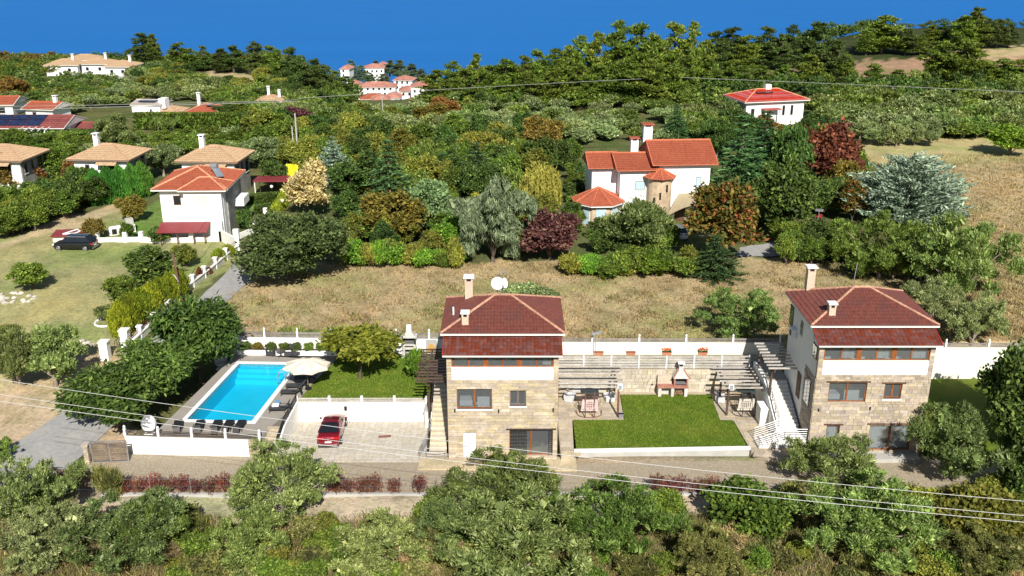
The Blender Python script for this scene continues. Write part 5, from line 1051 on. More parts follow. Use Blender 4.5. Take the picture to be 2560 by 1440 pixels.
for x0, x1, y_, z0, z1 in ((4.6, 5.9, .8, 4.3, 5.5), (12.6, 13.3, .6, 4.2, 6.0), (4.5, 5.6, .8, .9, 2.0)): pane_box(v, x0, x1, y_, z0, z1, STEEL, mat('pale_blind', (.42, .55, .60), .3, .1))
chimney(v, 5.1, 5.2, 7.5, 10.0, 1.0, WH2, ROOFO); chimney(v, 7.4, 8.0, 8.3, 11.3, 1.2, WH2, ROOFO)
vb('terrace', 8.2, -6.5, -1.5, 14.6, .58, -.35, FLAG); vb('terrace_door', 10.0, .52, -.3, 11.4, .6, 2.0, LIN); vb('terrace_wall', 8.2, -6.7, -1.5, 13.5, -6.5, .2, WHITE)
for i in range(3): vb('terrace_step', 8.3, -6.9 - .35 * i, -1.6, 11.5, -6.5 - .35 * i, -.5 - .25 * i, FLAG)
sh = thing('shade_sail', 'khaki tensioned shade sail over the villa terrace', 'shade sail', (V0.x, V0.y, zv), R(4)); m = MB(); c4 = [Vector((8.2, -2.2, 1.4)), Vector((14.8, -2.6, 2.7)), Vector((14.2, .5, 3.9)), Vector((10.4, .5, 3.8))]; vs = []
for i in range(9):
    for j in range(9): u_, w_ = i / 8, j / 8; q_ = (c4[0] * (1 - u_) + c4[1] * u_) * (1 - w_) + (c4[3] * (1 - u_) + c4[2] * u_) * w_; q_.z -= 1.1 * math.sin(math.pi * u_) * (1 - w_) * -.8; vs.append(q_)
m.add(vs, [(i * 9 + j, (i + 1) * 9 + j, (i + 1) * 9 + j + 1, i * 9 + j + 1) for i in range(8) for j in range(8)]); m.build('canvas', mat('khaki_canvas', (.33, .27, .17), .9, .08, 3), sh); MB().tube((8.2, -2.2, -.4), (8.2, -2.2, 1.45), .06).build('mast', GALV, sh); MB().tube((14.8, -2.6, -.4), (14.8, -2.6, 2.75), .06).build('mast', GALV, sh)
# white house with red roof far right
p = PT(1862, 318); h = simple_house('white_house', 'white house with red tiled roof and solar panels among the right-hand olives', (p.x, p.y, p.z), R(14), 12.5, 8, 5.0, 1.7, WH2, mat('bright_red_tile', (.42, .05, .035), .7, .2, 3, obj_var=.1), [(1.0, 1.8, 0, 2.0, 3.6, {}), (7.8, 8.4, 0, 2.0, 4.0, {}), (9.6, 10.2, 0, 2.0, 4.0, {}), (3.4, 4.2, 0, .6, 3.0, {})], .8, .45, .6, mat('pale_orange_ridge', (.62, .30, .17), .8, .15))
MB().bar((3.0, 2.6, 6.35), (6.6, 2.6, 6.35), 1.6, .08).build('solar_panel', mat('solar_dark', (.02, .025, .05), .15, .1), h); MB().box(5.8, 3.6, 6.3, 7.0, 4.4, 7.6).build('chimney', WH2, h); MB().box(3.2, -1.6, 3.4, 6.8, -.02, 3.6).build('porch_roof', mat('bright_red_tile', (.42, .05, .035), .7, .2, 3), h)
for x in (3.4, 6.5): MB().box(x, -1.5, -1, x + .25, -1.25, 3.4).build('porch_post', WH2, h)
# buildings at the left
SOL = mat('solar_blue_glass', (.02, .03, .075), .12, .3, 1.5)
def far(name, lb, px, py, rz, Wd, Dp, Hh, rise, wm, rm, wins, gable=None, chim=None, **k):
    p = PT(px, py); return simple_house(name, lb, (p.x, p.y, p.z), R(rz), Wd, Dp, Hh, rise, wm, rm, wins, k.pop('eave', .6), .6, .9, k.pop('rid', None), gable, k.pop('group', None), chim)
h = far('solar_house', 'low white house covered in blue solar panels at the left edge', -70, 352, 0, 17, 9, 2.4, 1.5, WH2, mat('maroon_tile', (.25, .07, .06), .7, .2, 3), [(5, 6, 0, .8, 2.0, {}), (9, 10.4, 0, .8, 2.0, {})], 'x')
for i in range(4):
    for j in range(2): x = .6 + i * 3.1; y = .2 + j * 2.2; z = 2.45 + (y + .6) / 5.1 * 1.5; MB().bar((x + 1.4, y, z + .12), (x + 1.4, y + 2.0, z + .12 + 2.0 / 5.1 * 1.5), 2.9, .06).build('solar_panel', SOL, h)
for i in range(5): MB().bar((10 + i * 1.2, -2.4, 2.3), (10 + i * 1.2, 0, 2.6), .12, .12).build('pergola_beam', WH2, h)
for x in (10, 14.8): MB().box(x - .08, -2.45, -1, x + .08, -2.3, 2.3).build('pergola_post', WH2, h)
far('maroon_house', 'low house with dull maroon gabled roof right of the solar roof', 158, 342, -8, 6.5, 6, 1.3, 1.0, WH2, mat('maroon_tile', (.25, .07, .06), .7, .2, 3), [(1, 2, 0, .3, 1.3, {})], 'x')
far('white_house', 'small white house with orange gabled roof above the solar roof', 68, 304, -10, 6, 6, 2.6, 1.0, WH2, ROOFO, [(1.5, 2.4, 0, 1.0, 2.0, {})], 'x', [(5, 3, 3.2, 4.6, .7, WH2)])
far('white_house', 'white house with orange roof cut by the left edge above the solar roof', -90, 292, 5, 10, 7, 2.4, 1.2, WH2, ROOFO, [(7, 8.5, 0, .6, 1.8, {})], 'x')
h = far('flat_house', 'white box house with dark solar panels on a pale mono-pitch roof', 333, 296, -6, 6.0, 6, 2.8, .6, WH2, mat('pale_roof', (.45, .38, .33), .7, .1), [(3.8, 4.3, 0, 1.4, 2.0, {})], 'x', eave=.2); MB().bar((1.0, 1.8, 3.42), (4.6, 1.8, 3.42), 2.0, .08).build('solar_panel', SOL, h); MB().box(5.4, 1, 2.0, 6.8, 3.0, 4.0).build('roof_box', WH2, h)
far('tan_cottage', 'tiny cottage with tan hipped roof beside the white box house', 392, 296, 0, 4.6, 5, 1.2, .9, WH2, ROOFB, [(.8, 1.6, 0, .4, 1.2, {})])
h = far('white_house', 'white house with orange hipped roof and white chimney behind the tall green hedge', 470, 304, -2, 6.2, 6, 1.9, 1.3, WH2, ROOFO, [(2.2, 3.4, 0, .6, 1.6, {})], None, [(1.3, 4, 2.6, 4.9, .6, WH2)]); MB().bar((3.6, 1.6, 3.05), (5.0, 1.6, 3.05), .9, .1).build('solar_collector', SOL, h)
far('stone_cottage', 'pale stone cottage hidden behind trees with two thin chimneys', 648, 290, 3, 4.5, 5, 3.0, 1.0, mat('pale_stone_wall', (.55, .45, .32), .85, .15), ROOFB, [(1.5, 2.2, 0, 1.6, 2.4, {})], None, [(1.8, 3, 3.4, 5.4, .5, WH2), (4.0, 3, 3.2, 4.6, .5, WH2)])
p = PT(612, 336); t_ = thing('white_container', 'white rounded container on legs beside the grove', 'container', (p.x, p.y, p.z), R(6)); MB().add([(0, 0, .5), (3.0, 0, .5), (3.0, 2, .5), (0, 2, .5), (0, 0, 1.7), (3.0, 0, 1.7), (3.0, 2, 1.7), (0, 2, 1.7), (.25, .6, 2.1), (2.75, .6, 2.1), (2.75, 1.6, 2.1), (.25, 1.6, 2.1)], [(3, 2, 1, 0), (0, 1, 5, 4), (1, 2, 6, 5), (2, 3, 7, 6), (3, 0, 4, 7), (4, 5, 9, 8), (5, 6, 10, 9), (6, 7, 11, 10), (7, 4, 8, 11), (8, 9, 10, 11)]).build('body', PAINTW, t_)
for x in (.2, 1.4, 2.8): MB().tube((x, .1, -.3), (x, .1, .5), .06).build('leg', DSTEEL, t_)
# hilltop villas
for px, py, rz, Wd, lb in ((118, 190, 8, 9.5, 'leftmost tan-roofed white villa on the far left hilltop'), (205, 186, 0, 8.5, 'middle tan-roofed white villa on the far left hilltop'), (266, 193, -4, 8, 'rightmost tan-roofed white villa on the far left hilltop')):
    far('hilltop_villa', lb, px, py, rz, Wd, 8, 3.3, 1.5, WH2, ROOFB, [(1.5, 2.5, 0, 1.2, 2.3, {}), (Wd - 3, Wd - 2, 0, 1.2, 2.3, {}), (3, 4.5, Wd, 1.0, 2.6, dict(side='r'))], None, [(Wd * .75, 5, 4.2, 5.9, .7, WH2)], rid=ROOFB, group='villas on the far left hilltop')
h = far('hilltop_villa', 'long tan roof behind the hilltop villas', 165, 176, 4, 11, 8, 3.4, 1.4, WH2, ROOFB, [(5, 6, 0, 1.5, 2.5, {})], None, None, rid=ROOFB, group='villas on the far left hilltop')
# seaside town
PK = mat('pink_roof', (.42, .19, .14), .8, .2, .6)
TW = [(852, 195, 6, 7, 'small white town house left of the seaside pines'), (912, 196, 13, 8, 'white twin house with red roof, topmost in the seaside town'), (897, 244, 20, 6.5, 'long white block with red roof at the left of the seaside town'), (905, 266, 12, 4, 'red-roofed house below the long white block in town'), (985, 226, 11, 7, 'pink-roofed house high at the right of the seaside town'), (1000, 244, 8, 4, 'small red-roofed house in the middle of the seaside town'), (1028, 250, 10, 8, 'white block with red roof at the right end of town'), (1004, 270, 14, 2.5, 'low orange-roofed house nearest in the seaside town'), (932, 275, 8, 5, 'pinkish white house in front of the seaside town')]
TW += [(940, 180, 6, 5, 'small pale house at the top edge of the seaside town'), (872, 232, 7, 5, 'half-hidden white house left of the long block'), (965, 262, 7, 4, 'low white house below the middle of the seaside town'), (1045, 232, 7, 5, 'white house among trees at the right of the seaside town')]
for i, (px, py, Wd, Hh, lb) in enumerate(TW):
    Hh *= .72; Wd *= .85
    Y = 560 - (py - 195) * 2.2; b = PY(px, py, Y); zg = H(b.x, Y); Hx = Hh
    wins = [(x, x + 1.0, 0, z, z + 1.3, {}) for z in ([.9, 3.3] if Hh > 4.6 else [.9]) for x in np.arange(1.2, Wd - 1.5, 2.6)]
    h = simple_house('town_house', lb, (b.x, Y, b.z), R((-8, 5, 3, 12, -6, 4, 2, -3, 9, -14, 7, 1, -9)[i]), Wd, 9, Hx, 1.8, WH2, ROOFO if i in (3, 7) else PK, wins, .5, 1.0, 1.2, PK, None, 'houses of the seaside town')
    MB().box(0.2, .2, min(zg - b.z, -1.6) - 1, Wd - .2, 8.8, -1.4).build('foundation', WH2, h)
# ------------------------------------------------------------------ vegetation prototypes
def nrm(a): return a / np.maximum(np.linalg.norm(a, axis=-1, keepdims=True), 1e-6)
def leaves(rs, C, D, n, cr, L, Wd, up=.3, spread=.6, flat=.75, face=.9, out=1.0, var=.55):
    """n small leaf faces round every clump centre C with outward direction D"""
    k = len(C); C = np.repeat(C, n, 0); D = np.repeat(D, n, 0); m = k * n
    pos = C + rs.normal(0, 1, (m, 3)) * np.array([cr, cr, cr * flat])
    ax = nrm(D * out + np.array([0, 0, up]) + rs.normal(0, spread, (m, 3)))
    fn = nrm(D * face * .5 + np.array([0, 0, .8 * face]) + rs.normal(0, .5, (m, 3)))
    sd = nrm(np.cross(ax, fn)); s = (1 + rs.uniform(-var, var, (m, 1)))
    a = ax * L * .5 * s; b = sd * Wd * .5 * s
    return np.stack([pos - a, pos + b - a * .1, pos + a, pos - b - a * .1], 1)
def lobes_to_clumps(rs, lob, n, lo=.72, hi=1.03, bottom=-.55):
    lob = np.array(lob); w = (lob[:, 3] * lob[:, 5]); w = w / w.sum(); ids = rs.choice(len(lob), n * 3, p=w); d = nrm(rs.normal(0, 1, (n * 3, 3)))
    keep = d[:, 2] > bottom; ids = ids[keep]; d = d[keep]; r = rs.uniform(lo, hi, (len(ids), 1)); c = lob[ids, :3] + d * lob[ids, 3:6] * r
    ins_ = np.zeros(len(c), bool)
    for j, l in enumerate(lob): ins_ |= (((c - l[:3]) / l[3:6]) ** 2).sum(1) < .55
    c = c[~ins_][:n]; d = d[~ins_][:n]; return c, d
def core(rs, lob, n, L):
    lob = np.array(lob); ids = rs.choice(len(lob), n); d = nrm(rs.normal(0, 1, (n, 3))); c = lob[ids, :3] + d * lob[ids, 3:6] * rs.uniform(.35, .72, (n, 1))
    return leaves(rs, c, d, 1, .02, L, L * .7, .1, .6)
def trunkmesh(rs, hgt, r, lob, nb=6, lean=.15, base=.0):
    m = MB(); pts = [Vector((0, 0, -.3))]; x = y = 0
    for k in range(1, 5): x += rs.uniform(-lean, lean) * hgt * .25; y += rs.uniform(-lean, lean) * hgt * .25; pts.append(Vector((x, y, hgt * k / 4)))
    m.path(pts, [r * 1.35, r, r * .85, r * .7, r * .45], 7); tp = pts[-1]
    for l in sorted(lob, key=lambda q: -q[3])[:nb]:
        s = pts[rs.randint(2, 4)]; e = Vector(l[:3]); md = s.lerp(e, .5) + Vector((rs.uniform(-.2, .2), rs.uniform(-.2, .2), .15)); m.path([s, md, e], [r * .5, r * .32, r * .1], 5)
    return m.mesh('trunk', True)
PROTO = {}
def reg(sp, arrs, trunk):
    A = np.concatenate(arrs, 0); A = A.reshape(-1, 3); q = np.percentile(np.hypot(A[:, 0], A[:, 1]), 95)
    PROTO.setdefault(sp, []).append((quads_mesh('crown', A, len(A) // 4), trunk, 2 * float(q), float(np.percentile(A[:, 2], 99.3))))
def round_tree(sp, seed, Hn, Wn, nlob, ncl, nleaf, L, Wd, cr, base=.3, up=.3, spread=.6, ncore=350, tr=.16, lobr=(.28, .42), out=1.0, bottom=-.55, face=.9, flat=.75, nb=6, irr=1.0):
    rs = np.random.RandomState(seed); lob = []; R0 = Wn / 2; zc = Hn * (base + 1) / 2; rz = Hn * (1 - base) / 2
    for i in range(nlob):
        d = nrm(rs.normal(0, 1, 3)); f = rs.uniform(.35, .72) if nlob < 30 else rs.uniform(.3, .86) ** .8; rr = rs.uniform(*lobr) * R0
        lob.append((d[0] * R0 * f * irr, d[1] * R0 * f * irr, zc + d[2] * rz * f, rr, rr, rr * min(1.15, max(.6, rz / R0)) ))
    lob.append((0, 0, zc, R0 * .5, R0 * .5, rz * .6))
    C, D = lobes_to_clumps(rs, lob, ncl, bottom=bottom)
    arr = [leaves(rs, C, D, nleaf, cr, L, Wd, up, spread, flat, face, out), core(rs, lob, ncore, L * 2.2)]
    reg(sp, arr, trunkmesh(rs, Hn * base * 1.5 + .3, tr, lob, nb))
for s in (1, 2, 3, 4, 5): round_tree('olive', s, 4.6, 5.6, 24, 300, 46, .25, .08, .16, .08, .55, .45, 420, .2, (.18, .30), irr=1.2)
for s in (6, 7, 8, 9): round_tree('oliven', s, 5.6, 7.4, 40, 520, 44, .21, .062, .15, .05, .6, .45, 700, .2, (.14, .24), irr=1.25)
for s in (11, 12, 13): round_tree('olivef', s, 4.6, 5.4, 10, 110, 26, .50, .19, .30, .16, .5, .5, 160, .2, (.28, .42))
for s in (21, 22): round_tree('oak', s, 8.2, 10.5, 22, 520, 30, .34, .17, .34, .06, .3, .6, 700, .3, (.20, .33), bottom=-.8)
for s in (31, 32, 33): round_tree('walnut', s, 6.2, 7.8, 16, 330, 36, .42, .15, .34, .2, -.25, .5, 420, .16, (.2, .34), out=1.1)
for s in (41, 42, 43, 44): round_tree('broad', s, 6.5, 6, 20, 260, 30, .32, .18, .24, .05, .15, .7, 300, .16, (.19, .32), irr=1.15)
round_tree('lawnt', 51, 4.6, 5.6, 15, 210, 30, .30, .15, .24, .25, .1, .7, 120, .11, (.2, .3), flat=.45)
for s in (61, 62, 63): round_tree('shrub', s, 1.9, 2.8, 9, 120, 26, .22, .11, .16, .0, .35, .7, 160, .05, (.28, .42), bottom=-.3)
for s in (66, 67): round_tree('bramble', s, 1.7, 3.6, 15, 210, 34, .15, .12, .16, .0, .25, .9, 90, .04, (.22, .36), bottom=-.3)
for s in (68, 69): round_tree('wispy', s, 1.5, 2.2, 7, 90, 30, .42, .035, .14, .0, 1.0, .55, 0, .03, (.3, .42), bottom=-.2)
for s in (71, 72, 73, 74): # Aleppo pine: bare lower trunk, ragged stacked lobes
    rs = np.random.RandomState(s); lob = []; Hn, z = 14.0, 2.6
    while z < 13.2:
        f = (z - 1.6) / 11.6; rad = 3.6 * math.sin(math.pi * min(.97, .22 + .74 * f)) ** .8
        for k in range(6 if f < .75 else 3):
            a = rs.rand() * 6.28; q = rad * rs.uniform(.35, .95); rr = rs.uniform(.75, 1.35) * (1 - .35 * f); lob.append((q * math.cos(a) * .75, q * math.sin(a) * .75, z + rs.uniform(-.5, .5), rr, rr, rr * .72))
        z += 1.05
    C, D = lobes_to_clumps(rs, lob, 430, bottom=-.35); reg('pine', [leaves(rs, C, D, 20, .27, .52, .17, .75, .5, .7, .8), core(rs, lob, 260, .9)], trunkmesh(rs, 12.0, .22, lob, 8, .05))
def conifer(sp, seed, Hn, Wn, nt, nb, L, Wd, droop, tipup, nleaf=14, gap=.05, power=1.0, cr=.14):
    rs = np.random.RandomState(seed); Cs, Ds = [], []
    for t_ in range(nt):
        f = t_ / (nt - 1); z = Hn * (gap + (1 - gap) * f); rad = Wn / 2 * (1 - f) ** power * rs.uniform(.85, 1.1) + .12; k = max(4, int(nb * (1 - f * .75)))
        for b in range(k):
            a = 6.283 * (b + rs.rand()) / k; rb = rad * rs.uniform(.75, 1.12); n = max(2, int(rb / .28))
            for j in range(n):
                g = (j + 1) / n
                if g < .25: continue
                zz_ = z - droop * rb * g + tipup * rb * g * g; Cs.append((rb * g * math.cos(a), rb * g * math.sin(a), zz_)); Ds.append((math.cos(a), math.sin(a), -droop + 2 * tipup * g))
    C, D = np.array(Cs), nrm(np.array(Ds)); m = MB(); m.path([(0, 0, -.3), (0, 0, Hn * .5), (0, 0, Hn * .97)], [.22, .13, .03], 7)
    reg(sp, [leaves(rs, C, D, nleaf, cr, L, Wd, .15, .45, .5, .5, 1.1)], m.mesh('trunk', True))
conifer('fir', 81, 9, 6.2, 17, 13, .34, .11, .35, .12); conifer('fir', 82, 9, 5.2, 16, 12, .34, .11, .25, .15); conifer('bluedome', 83, 6.8, 10.5, 15, 20, .40, .12, -.12, .22, 13, .05, .42, .17); conifer('gold', 84, 6, 3.6, 14, 10, .32, .17, -.1, .2, 12, .04, .8)
conifer('bluecedar', 85, 6.8, 6, 14, 15, .36, .12, .1, .2, 12, .04, .8)
for s in (91, 92): # clipped / columnar golden thuja
    rs = np.random.RandomState(s); n = 420; z = rs.rand(n) ** .8; a = rs.rand(n) * 6.283; r = 1.25 * np.sin(np.pi * np.clip(.16 + .84 * z, 0, 1)) ** .75 * rs.uniform(.82, 1.04, n); fl = 1 + .10 * np.sin(a * 9)
    C = np.stack([r * fl * np.cos(a), r * fl * np.sin(a), z * 3.6 + .1], -1); D = nrm(np.stack([np.cos(a) * .5, np.sin(a) * .5, np.full(n, .9)], -1)); lob = [(0, 0, 1.5, .9, .9, 1.5)]
    reg('thuja', [leaves(rs, C, D, 22, .09, .32, .10, .9, .22, 2.0, .9), core(rs, lob, 200, .7)], trunkmesh(rs, 1.0, .08, lob, 2))
def willow(sp, seed, Hn, Wn, L, Wd, n=230, st=26):
    rs = np.random.RandomState(seed); a = rs.rand(n) * 6.283; r = Wn / 2 * np.sqrt(rs.rand(n)); top = Hn * np.sqrt(np.clip(1 - (r / (Wn / 2)) ** 2 * .75, .05, 1)) * rs.uniform(.82, 1.02, n)
    ln = top * rs.uniform(.4, .9, n); Cs, Ds = [], []
    for i in range(n):
        for j in range(st):
            g = j / st; Cs.append((r[i] * math.cos(a[i]) * (1 + .1 * g), r[i] * math.sin(a[i]) * (1 + .1 * g), top[i] - ln[i] * g)); Ds.append((math.cos(a[i]) * .35, math.sin(a[i]) * .35, -1 + 1.6 * (g < .08)))
    C, D = np.array(Cs), nrm(np.array(Ds)); lob = [(0, 0, Hn * .6, Wn * .3, Wn * .3, Hn * .3)]
    reg(sp, [leaves(rs, C, D, 2, .10, L, Wd, -.1, .35, 1, .6, 1.2), core(rs, lob, 150, .7)], trunkmesh(rs, Hn * .7, .2, [(rs.uniform(-2, 2), rs.uniform(-2, 2), Hn * .75, 1, 1, 1) for _ in range(5)], 5))
round_tree('willow', 101, 9, 9.4, 34, 520, 40, .55, .075, .22, .03, -.75, .3, 500, .25, (.14, .25), out=.5, bottom=-.9, irr=1.15); willow('willowy', 102, 5.5, 5, .36, .10, 160, 20)
for s in (111, 112): # bare twiggy bush and red barberry sprays
    rs = np.random.RandomState(s); m = MB()
    for k in range(46):
        a = rs.rand() * 6.283; t_ = rs.uniform(.1, .75); e = Vector((math.cos(a) * t_, math.sin(a) * t_, rs.uniform(.7, 1.3))); m.path([(0, 0, -.1), e * .5 + Vector((0, 0, .12)), e], [.02, .013, .005], 3)
    n = 120; a = rs.rand(n) * 6.283; r = rs.uniform(.1, .75, n); C = np.stack([r * np.cos(a), r * np.sin(a), rs.uniform(.25, 1.15, n)], -1); D = nrm(np.stack([np.cos(a) * .4, np.sin(a) * .4, np.ones(n)], -1))
    reg('barberry', [leaves(rs, C, D, 9, .07, .11, .05, .5, .6)], m.mesh('stems'))
rs = np.random.RandomState(121); m = MB(); arr = []
for k in range(18):
    a = 6.283 * k / 18 + rs.rand() * .2; el = rs.uniform(.1, 1.0); pts = [Vector((math.cos(a) * 1.6 * g, math.sin(a) * 1.6 * g, 2.0 + math.sin(el) * 1.5 * g - 1.3 * g * g)) for g in np.linspace(.1, 1, 10)]
    C = np.array([tuple(p) for p in pts]); D = np.tile(np.array([[math.cos(a), math.sin(a), -.3]]), (10, 1)); arr.append(leaves(rs, C, D, 8, .05, .6, .07, -.2, .6))
m.path([(0, 0, -.2), (0, 0, 2)], [.22, .17], 8); reg('palm', arr, m.mesh('trunk'))

OL1 = leafmat('olive_leaf', (.060, .095, .022), (.165, .21, .065), .4, .22, (.29, .33, .15))
OL2 = leafmat('olive_leaf_silver', (.08, .115, .04), (.20, .25, .10), .35, .2, (.33, .37, .19))
OL3 = leafmat('olive_leaf_green', (.045, .085, .013), (.145, .205, .04), .4, .25, (.24, .30, .085))
OLF = leafmat('olive_leaf_soft', (.055, .092, .020), (.16, .215, .055), .4, .22, (.28, .335, .13))
OAKL = leafmat('holm_oak_leaf', (.035, .055, .018), (.08, .115, .035), .4, .15, (.15, .19, .07))
WAL = leafmat('walnut_leaf', (.028, .06, .012), (.08, .135, .028), .45, .28, (.155, .22, .055))
PINE = leafmat('pine_needle', (.045, .08, .012), (.12, .165, .022), .45, .2, (.19, .235, .035))
PINED = leafmat('dark_pine_needle', (.03, .055, .015), (.075, .11, .025), .4, .15)
FIR = leafmat('fir_needle', (.022, .055, .016), (.055, .115, .035), .3, .12, (.12, .2, .08))
BLUE = leafmat('blue_cedar_needle', (.085, .13, .10), (.20, .275, .215), .35, .1, (.31, .385, .30))
GOLD = leafmat('golden_needle', (.16, .16, .02), (.32, .30, .05), .3, .2, (.42, .38, .10))
THU = leafmat('golden_thuja', (.075, .115, .007), (.185, .225, .016), .35, .2, (.28, .29, .03))
HEDG = leafmat('bright_hedge', (.025, .085, .012), (.07, .18, .025), .3, .2)
MIXG = leafmat('mid_green_leaf', (.04, .08, .010), (.12, .175, .026), .45, .25, (.2, .25, .05))
DKG = leafmat('dark_green_leaf', (.022, .048, .010), (.065, .11, .022), .45, .2, (.11, .16, .04))
BRG = leafmat('bright_green_leaf', (.06, .14, .012), (.15, .27, .03), .35, .3, (.26, .36, .05))
YEL = leafmat('yellow_green_leaf', (.10, .13, .018), (.205, .215, .04), .4, .3, (.29, .27, .06))
OCH = leafmat('ochre_leaf', (.085, .075, .015), (.185, .15, .032), .45, .25, (.25, .175, .045))
ORA = leafmat('orange_leaf', (.13, .065, .018), (.24, .125, .04), .4, .25)
REDL = leafmat('rust_red_leaf', (.065, .022, .015), (.155, .05, .033), .5, .2, (.24, .11, .05))
PLUM = leafmat('plum_leaf', (.035, .012, .018), (.085, .03, .038), .4, .15, (.16, .08, .07))
TANL = leafmat('dry_tan_leaf', (.28, .22, .11), (.45, .36, .19), .3, .25)
PALE = leafmat('pale_green_leaf', (.12, .20, .08), (.26, .36, .16), .3, .25)
GRYW = leafmat('grey_green_willow', (.055, .085, .045), (.13, .175, .10), .3, .2, (.2, .24, .15))
WILY = leafmat('yellow_willow', (.22, .22, .035), (.40, .37, .08), .3, .3)
RUST = leafmat('rusting_needle', (.03, .055, .012), (.14, .12, .022), .5, .2, (.26, .085, .04))
LAWT = leafmat('lawn_tree_leaf', (.11, .15, .014), (.25, .275, .035), .35, .3, (.34, .34, .06))
BARB = leafmat('crimson_leaf', (.09, .022, .022), (.20, .04, .045), .45, .2, (.22, .12, .07))
SCR = leafmat('scrub_leaf', (.07, .09, .024), (.165, .18, .055), .5, .25, (.26, .23, .10))
STRAW = leafmat('straw', (.20, .155, .075), (.31, .245, .135), .45, .2, (.38, .305, .17))
GRS = leafmat('grass_blade', (.08, .11, .02), (.2, .22, .06), .4, .3, (.36, .3, .13))
ORD = ('leftmost', 'second', 'third', 'fourth', 'fifth', 'sixth', 'seventh', 'eighth', 'ninth', 'tenth', 'eleventh', 'twelfth', 'thirteenth', 'fourteenth', 'fifteenth', 'sixteenth', 'seventeenth', 'eighteenth', 'nineteenth', 'twentieth')
def ORD_(i, n): return ORD[i] + ('' if i == 0 else ' from left') if i < (n + 1) // 2 else 'rightmost' if i == n - 1 else ORD[n - 1 - i] + ' from right'
rt = random.Random(99); BARKS = {'pine': BARK, 'oliven': BARKL, 'olive': BARKL, 'olivef': BARKL}
CAT = {'shrub': 'shrub', 'bramble': 'shrub', 'wispy': 'shrub', 'barberry': 'shrub', 'thuja': 'shrub'}
NM = {'oliven': 'olive_tree', 'olive': 'olive_tree', 'olivef': 'olive_tree', 'oak': 'oak_tree', 'walnut': 'walnut_tree', 'broad': 'broadleaf_tree', 'lawnt': 'garden_tree', 'pine': 'pine_tree', 'fir': 'conifer_tree', 'bluecedar': 'cedar_tree', 'bluedome': 'cedar_tree', 'gold': 'conifer_tree', 'thuja': 'thuja_shrub', 'willow': 'willow_tree', 'willowy': 'willow_tree', 'shrub': 'shrub', 'bramble': 'shrub', 'wispy': 'shrub', 'barberry': 'barberry_shrub', 'palm': 'palm_tree'}
def plant(sp, base, h, w, mt, label, group=None, var=None):
    cr, tk, Wn, Hn = PROTO[sp][rt.randrange(len(PROTO[sp])) if var is None else var]
    if sp == 'pine': w *= 1.25
    r = thing(NM[sp], label, CAT.get(sp, 'tree'), base, rt.uniform(0, 6.28), group); r.scale = (w / Wn, w / Wn * rt.uniform(.94, 1.06), h / Hn)
    link('stems' if sp == 'barberry' else 'trunk', tk, BARKS.get(sp, BARK), r); link('foliage' if CAT.get(sp) == 'shrub' else 'crown', cr, mt, r); return r
def T(sp, px, yb, yt, w, mt, label, group=None, var=None):
    b, h, wm = fit(sp, px, yb, yt, w)
    if sp == 'broad' and 340 < yb < 640: h *= 1.16
    return plant(sp, b, h, wm, mt, label, group, var)
CONE = ('pine', 'fir', 'gold', 'bluecedar', 'bluedome', 'thuja', 'palm', 'barberry')
def fit(sp, px, yb, yt, w):
    """base, height and width that give a crown seen from yt downwards, w wide"""
    for it in range(12):
        b = PT(px, yb); h = PY(px, yt, b.y).z - b.z; wm = w / ppm(b.x, b.y, b.z + max(h, .5) * .5)
        if sp in CONE: return b, max(h, .4), wm
        th = math.atan2(CAM_H - b.z, b.y); lo, hi = .05, max(h, .3) + .1
        for _ in range(16):
            m_ = (lo + hi) / 2; cx_, cy_ = proj(b.x, b.y, b.z + m_ * .56); e = ppm(b.x, b.y, b.z + m_ * .56) * math.hypot(m_ * .44 * math.cos(th), wm * .27 * math.sin(th))
            if cy_ - e < yt: hi = m_
            else: lo = m_
        if lo >= .5 * wm or it == 11: return b, max(lo, .45 * wm), wm
        yb += max(2.0, (.5 * wm - lo) * ppm(b.x, b.y, b.z) * .5)
# ---- foreground below the property
for a in ((715, 1290, 1125, 250, OL1, 'large round olive tree in front of the pool steps wall'), (1245, 1285, 1140, 290, OLF, 'tall olive tree in front of the middle stone house'),
          (1290, 1400, 1270, 400, OL1, 'broad olive tree at the bottom centre of the picture'), (1560, 1375, 1205, 290, OL3, 'dark olive tree below the front lawn kerb'), (2070, 1215, 1082, 215, OL1, 'rounded olive tree in front of the right-hand stone house'),
          (2385, 1205, 1040, 250, OL1, 'tall olive tree at the right corner of the right-hand stone house'), (2150, 1385, 1195, 330, OLF, 'large olive tree under the power lines at lower right'), (95, 1310, 1155, 230, OL1, 'olive tree just below the lower gate leaf'),
          (110, 1410, 1280, 250, OL2, 'silvery olive tree in the bottom left corner'), (330, 1400, 1255, 280, OL1, 'olive tree right of the bottom left corner'), (395, 1390, 1265, 160, OL3, 'small olive tree crowded against the bottom left olives'),
          (640, 1405, 1288, 190, OLF, 'round olive tree below the large olive by the pool wall'), (945, 1425, 1305, 240, OL1, 'low pale olive tree at the bottom left of centre'), (5, 1150, 1095, 75, OL3, 'small olive tree cut by the left edge beside the lane'),
          (1120, 1360, 1250, 150, OL1, 'slim olive tree beside the bottom centre olive'), (1400, 1330, 1230, 110, MIXG, 'small autumn tinted tree between the two central olives')):
    T('oliven', *a)
T('broad', 2510, 1110, 880, 190, DKG, 'dark tree cut by the right edge above the side lawn'); T('broad', 2545, 1250, 1060, 150, DKG, 'dark green tree at the right edge below the side lawn')
T('oliven', 2440, 1440, 1330, 220, SCR, 'scrubby olive in the bottom right corner'); T('oliven', 1770, 1450, 1340, 180, SCR, 'scrubby young olive at the bottom right of centre')
